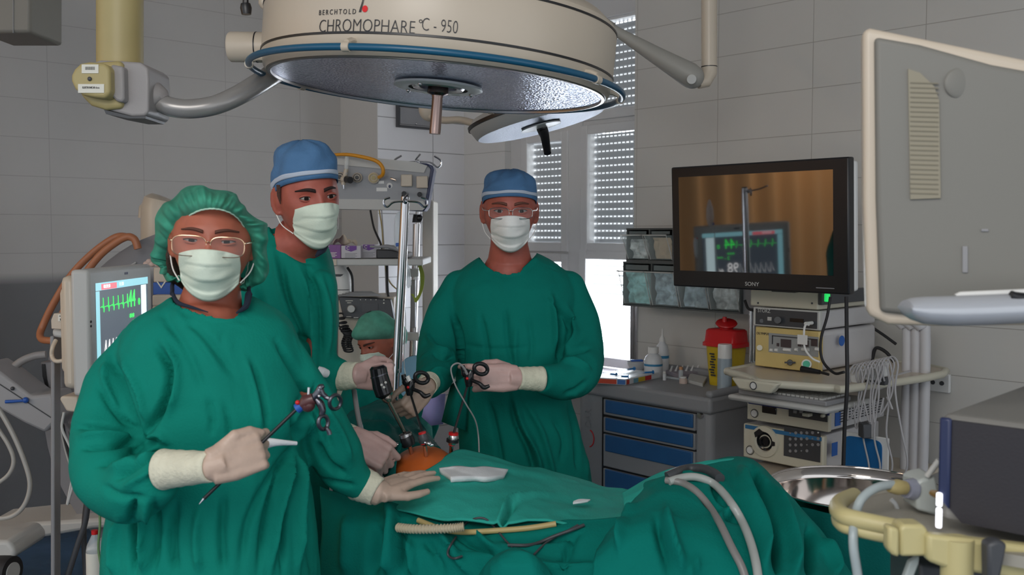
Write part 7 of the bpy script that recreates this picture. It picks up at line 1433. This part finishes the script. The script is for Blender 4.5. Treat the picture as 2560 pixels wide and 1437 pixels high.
m = MB(); L = [(330, 594, dC - .05), (300, 590, dC), (272, 602, dC), (225, 638, dC), (176, 690, dC), (133, 760, dC), (108, 812, dC), (100, 835, dC - .02), (105, 848, dC - .05), (122, 851, dC - .08), (168, 853, dC - .1)]; ptube(m, L, 0.0150, 7, 16); m.build('orange_tube', M_cor, ca)
m = MB(); pp(m, [(98, 905), (150, 903), (158, 985), (170, 1060), (184, 1100), (160, 1065), (140, 1020), (122, 975), (108, 935)], dC - 0.15, 0.14); m.build('arm_carriage', M_carm, ca, bevel=0.01)
m = MB(); pp(m, [(104, 910), (112, 910), (120, 975), (116, 975), (106, 940)], dC - 0.155, 0.01); m.build('black_slot', M_black, ca)
m = MB(); m.tube([P(x, y, dC - 0.16) for x, y in ((123, 978), (132, 1012), (146, 1042), (152, 1048))], 0.010, 8); m.build('blue_strip', M_blue, ca)
m = MB(); pp(m, [(-40, 905), (0, 930), (78, 990), (128, 984), (146, 1046), (112, 1082), (60, 1058), (-60, 990)], dC - 0.35, 0.18); bd = m.build('tilt_block', mat('block_grey', (0.33, 0.33, 0.34), 0.45), ca, bevel=0.012)
m = MB(); m.tube([P(14, 1004, dC - 0.36), P(64, 1001, dC - 0.36)], [0.007, 0.005], 10); m.ball(P(64, 1000, dC - 0.36), 0.012); m.build('blue_lever', M_blue, bd)
m = MB(); m.ball(P(31, 971, dC - 0.355), 0.008, seg=10, rings=6); m.tube([P(-40, 935, dC - .353), P(140, 1052, dC - .353)], 0.002, 6); m.build('screw', M_dgrey, bd)
m = MB(); pp(m, [(-60, 1320), (60, 1308), (220, 1298), (330, 1290), (330, 1316), (230, 1322), (100, 1345), (60, 1360), (-60, 1380)], dC - 0.1, 0.3); m.build('base_leg', M_ltgrey, ca, bevel=0.015)
m = MB(); pp(m, [(-80, 1350), (20, 1352), (38, 1375), (36, 1396), (-10, 1404), (-80, 1404)], 3.6, 0.25); m.build('foot_cover', M_ltgrey, ca, bevel=0.02, bseg=4)
m = MB(); c_ = P(14, 1428, 3.6); m.lathe([(0.02, -0.03), (0.058, -0.03), (0.062, -0.02), (0.062, 0.02), (0.058, 0.03), (0.02, 0.03)], frame(c_, (0.2, 1, 0), (0, 0, 1)), 28); m.build('caster', M_rub, ca)
m = MB(); m.lathe([(0.0001, -0.034), (0.036, -0.034), (0.036, 0.034), (0.0001, 0.034)], frame(c_, (0.2, 1, 0), (0, 0, 1)), 24); m.build('caster_hub', M_ltgrey, ca)
for L, r, mt_, lab in (([(-30, 975, 3.95), (10, 940, 3.98), (50, 905, 4.0), (85, 890, 4.02), (115, 886, 4.03)], 0.016, M_gcable, 'thick grey hose arching into the post at the far left'),
                       ([(-10, 1010, 3.7), (30, 1080, 3.7), (60, 1150, 3.7), (75, 1210, 3.7), (62, 1260, 3.7), (30, 1290, 3.7), (-20, 1298, 3.7)], 0.009, mat('hose_pale', (0.42, 0.41, 0.38), 0.3), 'outer pale hose loop at the far left'),
                       ([(-10, 1065, 3.72), (20, 1110, 3.72), (34, 1150, 3.72), (22, 1185, 3.72), (-15, 1215, 3.72)], 0.008, mat('hose_pale', (0.42, 0.41, 0.38), 0.3), 'inner pale hose loop at the far left'),
                       ([(160, 1030, 3.3), (155, 1070, 3.3), (172, 1110, 3.3), (190, 1150, 3.3), (180, 1200, 3.3), (168, 1260, 3.3), (178, 1230, 3.3), (190, 1190, 3.3)], 0.0045, M_ltgrey, 'thin grey cord hanging behind the green elbow'),
                       ([(222, 1225, 3.4), (214, 1300, 3.4), (195, 1360, 3.4), (170, 1437, 3.4)], 0.010, M_dgrey, 'left dark cable running down to the floor by the bottle'), ([(220, 1225, 3.45), (210, 1320, 3.45), (214, 1437, 3.45)], 0.009, M_dgrey, 'right dark cable running down to the floor by the bottle'),
                       ([(240, 1230, 3.2), (250, 1300, 3.2), (246, 1370, 3.2), (256, 1430, 3.2)], 0.004, mat('cable_green', (0.16, 0.28, 0.12), 0.5), 'thin green cable in front of the bottle')):
    m = MB(); ptube(m, L, r, 8, 12); tag(m.build('hose' if r > 0.0075 and 'hose' in lab else 'cable', mt_, None), lab, 'hose' if 'hose' in lab else 'cable')
m = MB(); pp(m, [(152, 990), (195, 991), (195, 1032), (165, 1028), (148, 998)], 3.2, 0.2); tag(m.build('tray', M_cream, None, bevel=0.01), 'corner of a small cream tray peeking out behind the green elbow', 'tray')
m = MB(); pp(m, [(180, 1150), (192, 1150), (204, 1215), (236, 1225), (225, 1240), (190, 1238), (178, 1210)], 3.3, 0.12); tag(m.build('device_box', M_cream, None, bevel=0.012), 'cream device hanging low behind the green elbow', 'device')
m = MB(); m.tube([P(x, y, 3.4) for x, y in ((282, 1250), (276, 1268), (278, 1290))], 0.014, 12); tag(m.build('orange_connector', mat('conn_orange', (0.7, 0.25, 0.01), 0.4), None), 'small orange connector beside the green gown hem', 'connector')
p = P(240, 1470, 3.25); o = thing('water_bottle', 'clear water bottle with red cap in a holder by the gown hem', 'bottle', p); r = 22 * mp(3.25); M_ = Matrix.Identity(4); M_.translation = p; k = mp(3.25)
m = MB(); m.lathe([(0.0001, 0), (r, 0), (r, 100 * k), (r * .9, 112 * k), (r * .35, 138 * k), (r * .3, 142 * k)], M_, 24, cap=False); m.build('bottle_body', M_bagm, o); m = MB(); m.lathe([(r * .36, 140 * k), (r * .36, 150 * k), (.0001, 150 * k)], M_, 18, cap=False); m.build('bottle_cap', M_red, o)
m = MB(); m.lathe([(r * 1.01, 30 * k), (r * 1.01, 95 * k)], M_, 24, cap=False); m.build('bottle_label', M_lbl, o)
m = MB(); pp(m, [(212, 1370), (268, 1368), (268, 2300), (212, 2300)], 3.35, 0.2); m.build('holder', M_ltgrey, o, bevel=0.01)
# items behind the bouffant cap: paper drum, blue roll, pale lamp shade
m = MB(); m.tube([P(356, 545, 4.6), P(358, 520, 4.6), P(372, 505, 4.6)], 0.02, 10); m.tube([P(405, 600, 4.6), P(405, 520, 4.6), P(408, 500, 4.6), P(410, 495, 4.6)], [0.095, 0.095, 0.085, 0.06], 32); tag(m.build('medical_housing', M_cream, None), 'cream rounded housing peeking out behind the puffy cap', 'housing')
m = MB(); pbox(m, 382, 706, 470, 737, 3.9, 0.3); bx = tag(m.build('blue_box', M_blue, None, bevel=0.004), 'blue packet behind the shoulder of the bouffant-capped person', 'box'); text('logo_mark', 'V', M_lbl, frame(P(403, 713, 3.898), (1, 0, 0), (0, 0, 1)), 0.04, bx, sx=1.6)
m = MB(); pbox(m, 380, 737, 480, 765, 3.85, 0.4); pp(m, [(383, 668), (420, 668), (420, 706), (383, 706)], 3.9, 0.2); pbox(m, 380, 765, 480, 2000, 3.9, 0.35); tag(m.build('side_cabinet', M_cream, None, bevel=0.006), 'cream cabinet behind the shoulder, carrying the blue packet', 'cabinet')
m = MB(); 
for k in range(5): m.ball(P(366 + k * 7, 660 - (k % 2) * 6, 3.95), (0.014, 0.012, 0.012), seg=10, rings=6)
tag(m.build('paper_roll', mat('pink_paper', (0.62, 0.48, 0.42), 0.8), None), 'crumpled pinkish paper above the blue packet', 'paper')
# warm curtain standing out of frame on the left, seen in the dark screen
mb = MB(); cw = []
for z in (0.05, 2.9):
    cw.append([W(-4.6 + k * 0.058, bL + 0.16 + math.sin(k * 0.9) * 0.05, z) for k in range(101)])
mb.grid(cw); tag(mb.build('curtain', mat('curtain_warm', (0.62, 0.36, 0.16), 0.9), None, ang=0), 'warm tan curtain beyond the left edge, mirrored in the black screen', 'curtain')
# ---------------------------------------------------------------- foreground right
dF = 1.25
fm_ = thing('display_screen', 'cream back of a monitor in the right foreground', 'monitor', P(2380, 800, dF))
yw = Vector((1.0, -0.30, 0)).normalized()
def F(x, y, off=0.0, x0=2152, d0=1.30):
    """point on the tilted back panel plane seen at a pixel"""
    o_ = P(x0, 400, d0); nrm = Vector((-yw.y, yw.x, 0)); p_ = P(x, y, 1.0) - Vector((0, 0, CAMZ)); t_ = (o_ + nrm * off - Vector((0, 0, CAMZ))).dot(nrm) / p_.dot(nrm); return Vector((0, 0, CAMZ)) + p_ * t_
def fp_(mb, poly, off, th):
    nrm = Vector((-yw.y, yw.x, 0)); f_ = [F(x, y, off) for x, y in poly]; b_ = [v + nrm * th for v in f_]; n_2 = len(f_)
    return mb.add(f_ + b_, [tuple(range(n_2))[::-1], tuple(range(n_2, 2 * n_2))] + [(i, (i + 1) % n_2, n_2 + (i + 1) % n_2, n_2 + i) for i in range(n_2)])
m = MB(); fp_(m, [(2156, 74), (2176, 68), (2700, 175), (2700, 812), (2340, 816), (2220, 812), (2176, 790), (2166, 778), (2158, 500)], 0.0, 0.05); m.build('back_shell', M_cream, fm_, bevel=0.012, bseg=4)
m = MB(); fp_(m, [(2186, 90), (2300, 110), (2480, 160), (2700, 200), (2700, 790), (2380, 800), (2200, 780), (2190, 500)], -0.012, 0.014); m.build('back_panel', mat('panel_warmgrey', (0.19, 0.185, 0.165), 0.55), fm_, bevel=0.008, bseg=3)
m = MB(); fp_(m, [(2270, 172), (2300, 182), (2335, 215), (2348, 250), (2352, 495), (2276, 498)], -0.0155, 0.004); gl = m.build('vent_grille', mat('grille_tan', (0.27, 0.245, 0.18), 0.6), fm_, smooth=False)
m = MB()
for k in range(24): fp_(m, [(2276, 205 + k * 12), (2346, 207 + k * 12), (2346, 210 + k * 12), (2276, 208 + k * 12)], -0.0165, 0.0015)
m.build('grille_slots', mat('grille_dark', (0.20, 0.18, 0.13), 0.7), gl, smooth=False)
for poly in ([(2406, 615), (2420, 615), (2420, 682), (2406, 682)], [(2453, 572), (2472, 572), (2472, 579), (2453, 579)]):
    m = MB(); fp_(m, poly, -0.0145, 0.002); m.build('recess', M_grey, fm_, smooth=False, bevel=0.001)
m = MB(); m.ball(F(2400, 208, -0.010), (0.020, 0.004, 0.020)); m.build('round_recess', MATS['panel_warmgrey'], fm_)
ha = thing('monitor_handle', 'rounded silver handle bar below the foreground monitor', 'handle', P(2420, 780, 1.16))
m = MB(); rr_ = []
for x, yt, yb in ((2262, 762, 778), (2266, 750, 790), (2280, 744, 800), (2310, 741, 810), (2380, 739, 815), (2460, 736, 813), (2560, 732, 808), (2720, 724, 800)):
    c_ = P(x, (yt + yb) / 2, 1.16); h_ = (yb - yt) / 2 * mp(1.16); rr_.append([c_ + Vector((0, math.cos(t) * 0.022, math.sin(t) * h_)) for t in np.linspace(0, 2 * math.pi, 25)[:-1]])
m.loft(rr_); hb = m.build('grip', mat('silver_plastic', (0.50, 0.52, 0.56), 0.25, 0.3), ha)
m = MB(); m.tube([P(2390, 742, 1.17), P(2400, 737, 1.17), P(2560, 730, 1.17), P(2700, 724, 1.17)], 0.004, 10); m.build('top_strip', M_whitep, hb)
m = MB(); ptube(m, [(2526, 738, 1.15), (2540, 742, 1.15), (2580, 746, 1.15), (2640, 750, 1.15)], 0.006, 5, 10); m.build('black_lead', M_black, ha)
# dark boxed device
dv = thing('medical_device', 'dark fronted box with grey top in the lower right corner', 'medical device', P(2450, 1330, 1.2))
fl_, fr_, = P(2352, 1035, 1.20), P(2352, 1300, 1.20)
dxv = Vector((0.72, -0.69, 0)).normalized(); dyv = Vector((dxv.y, -dxv.x, 0)) * -1
zt3, zb3 = P(2352, 1033, 1.2).z, P(2352, 1300, 1.2).z; Lc = P(2352, 1033, 1.2); Lc.z = 0
m = MB(); m.add([Lc + UP * zb3, Lc + dxv * 0.36 + UP * zb3, Lc + dxv * 0.36 + dyv * 0.36 + UP * zb3, Lc + dyv * 0.36 + UP * zb3, Lc + UP * zt3, Lc + dxv * 0.36 + UP * zt3, Lc + dxv * 0.36 + dyv * 0.36 + UP * zt3, Lc + dyv * 0.36 + UP * zt3], [(0, 1, 2, 3), (4, 5, 6, 7), (0, 1, 5, 4), (1, 2, 6, 5), (2, 3, 7, 6), (3, 0, 4, 7)])
m.build('casing', mat('casing_taupe', (0.20, 0.195, 0.18), 0.45), dv, bevel=0.01, bseg=3, smooth=False)
m = MB(); Mf = frame(Lc + UP * zt3, dxv, UP); hz = zt3 - zb3; m.prism([(0.004, -0.006), (0.36, -0.006), (0.36, -hz + .004), (0.03, -hz + .004), (0.004, -hz + 0.03)], Mf, 0.0, 0.006); fpn = m.build('front_panel', mat('front_nearblack', (0.028, 0.026, 0.032), 0.55, bump=0.08, bscale=300), dv, smooth=False)
m = MB(); m.prism([(0.002, -0.003), (0.016, -0.003), (0.016, -hz + 0.018), (0.002, -hz + 0.032)], Mf, 0.004, 0.011); m.build('navy_edge', M_navyp, dv, bevel=0.003)
m = MB(); m.box((0.0055, -0.105, 0.013), (0.008, 0.018, 0.005), Mf); m.box((0.0055, -0.128, 0.013), (0.008, 0.026, 0.005), Mf); m.build('indicator_light', mat('lamp_white', (0.8, 0.8, 0.9), 0.4, emit=(0.95, 0.95, 1.0), es=1.6), dv, bevel=0.003)
# cream cart under it
cf = thing('equipment_cart', 'cream cart top with rail and cup holders in the lower right foreground', 'cart', P(2350, 2600, 1.2)); cf.location.z = 0
M_cy = mat('cream_yellow', (0.56, 0.49, 0.24), 0.42, var=0.04, vscale=4)
railL = [(2135, 1238, 1.40), (2104, 1252, 1.34), (2094, 1270, 1.27), (2108, 1288, 1.22), (2150, 1300, 1.20), (2236, 1318, 1.18)]
pr = ppts(railL, 6); m = MB(); m.tube(pr, 0.0112, 16); m.tube([p_ - UP * 0.014 for p_ in pr], 0.008, 12); m.build('bumper_rail', M_cy, cf)
m = MB(); zr_ = pr[10].z; zt4 = pr[0].z; poly = [P(2600, 1215, 1.50), P(2330, 1205, 1.47), P(2215, 1212, 1.44)] + [p_.copy() for p_ in pr] + [P(2330, 1345, 1.15), P(2620, 1392, 1.09)]; base_ = [Vector((p_.x, p_.y, p_.z - 0.004)) for p_ in poly]; n2 = len(base_); m.add(base_ + [p_ - UP * 0.014 for p_ in base_], [tuple(range(n2)), tuple(range(n2, 2 * n2))[::-1]] + [(i, (i + 1) % n2, n2 + (i + 1) % n2, n2 + i) for i in range(n2)]); m.build('tray_top', mat('tray_taupe', (0.36, 0.34, 0.29), 0.5), cf, smooth=False)
m = MB(); pp(m, [(2222, 1316), (2250, 1322), (2250, 1396), (2232, 1388), (2221, 1374)], 1.125, 0.02); pp(m, [(2250, 1326), (2256, 1312), (2310, 1312), (2322, 1326), (2322, 1392), (2250, 1392)], 1.13, 0.03); m.build('clip_block', M_cy, cf, bevel=0.004)
m = MB(); pp(m, [(2320, 1336), (2700, 1380), (2700, 1480), (2360, 1420), (2320, 1404)], 1.12, 0.02); m.build('side_panel', M_cy, cf, bevel=0.005)
c_ = P(2394, 1345, 1.13); M_ = Matrix.Identity(4); M_.translation = c_; m = MB(); m.lathe([(0.018, -0.08), (0.0185, 0.0), (0.0165, 0.0), (0.0160, -0.03)], M_, 32, cap=False); m.build('cup_holder', M_cy, cf)
m = MB(); m.lathe([(0.0001, -0.031), (0.0163, -0.029)], M_, 28, cap=False); m.build('cup_floor', M_dgrey, cf)
m = MB(); pp(m, [(2470, 1360), (2498, 1350), (2520, 1360), (2498, 1470), (2472, 1470)], 1.09, 0.02); m.build('clamp_block', M_dgrey, cf, bevel=0.004); m = MB(); pp(m, [(2300, 1410), (2470, 1430), (2470, 1700), (2300, 1700)], 1.2, 0.1); m.build('under_bracket', M_dgrey, cf, bevel=0.004)
m = MB(); m.tube([P(2450, 1500, 1.5), P(2450, 3900, 1.5)], 0.04, 16); m.build('cart_column', M_cream, cf)
# tubing and connectors on the foreground cart
m = MB(); ptube(m, [(2258, 1212, 1.27), (2220, 1212, 1.26), (2185, 1222, 1.25), (2155, 1246, 1.24), (2140, 1280, 1.23), (2134, 1320, 1.20), (2134, 1370, 1.19), (2144, 1437, 1.19), (2150, 1500, 1.19)], 0.0058, 7, 14); tag(m.build('tubing', mat('tube_bluegrey', (0.38, 0.44, 0.45), 0.3), None), 'pale blue-grey tube arching over the foreground cart rail', 'tube')
m = MB(); m.tube([P(2222, 1217, 1.262), P(2242, 1217, 1.265), P(2262, 1219, 1.27)], [0.007, 0.0105, 0.009], 14); tag(m.build('connector', M_creamy, None), 'yellowish connector on the pale blue-grey tube', 'connector')
m = MB(); m.tube([P(2264, 1222, 1.275), P(2280, 1222, 1.28), P(2292, 1224, 1.28)], [0.012, 0.015, 0.013], 16); tag(m.build('filter', mat('clear_bluish', (0.38, 0.40, 0.52), 0.15, alpha=0.65), None), 'bluish clear filter between the yellow connector and the white block', 'filter')
m = MB(); pp(m, [(2292, 1205), (2305, 1198), (2340, 1190), (2348, 1225), (2345, 1290), (2292, 1275)], 1.27, 0.05); tag(m.build('valve_block', mat('frosted_block', (0.52, 0.56, 0.54), 0.3, alpha=0.85), None, bevel=0.004), 'frosted white block left of the dark box', 'block')
m = MB(); m.tube([P(2318, 1190, 1.27), P(2348, 1150, 1.26)], 0.004, 10); tag(m.build('tubing', M_ltgrey, None), 'short pale tube rising from the frosted block', 'tube')
m = MB(); m.tube([P(2330, 1232, 1.22), P(2350, 1238, 1.20)], [0.004, 0.006], 10); tag(m.build('connector', mat('brass', (0.7, 0.45, 0.2), 0.3, 1.0), None), 'small brass connector entering the dark box', 'connector')
m = MB(); ptube(m, [(2228, 1248, 1.30), (2240, 1262, 1.30), (2250, 1290, 1.31)], 0.003, 5, 8); tag(m.build('tubing', M_milky, None), 'thin white tube behind the arching tube', 'tube')
m = MB(); pp(m, [(2275, 1405), (2300, 1390), (2298, 1410), (2278, 1460), (2255, 1460)], 1.16, 0.01); tag(m.build('strap', mat('strap_grey', (0.42, 0.47, 0.46), 0.6), None, bevel=0.002), 'pale strap hanging beneath the foreground cart clip', 'strap')
m = MB(); pbox(m, 2180, 1340, 2330, 1410, 2.6, 0.35); pbox(m, 2180, 1410, 2350, 2350, 2.62, 0.3); b_ = tag(m.build('step_stool', mat('stool_bluegrey', (0.13, 0.19, 0.28), 0.5), None, bevel=0.01), 'blue-grey box on the floor beyond the foreground cart', 'stool')
m = MB(); pp(m, [(2185, 1415), (2230, 1408), (2290, 1420), (2290, 1460), (2185, 1460)], 2.58, 0.02); tag(m.build('waste_bag', M_blue, None, bevel=0.004), 'bright blue bag at the bottom edge behind the tube', 'bag')
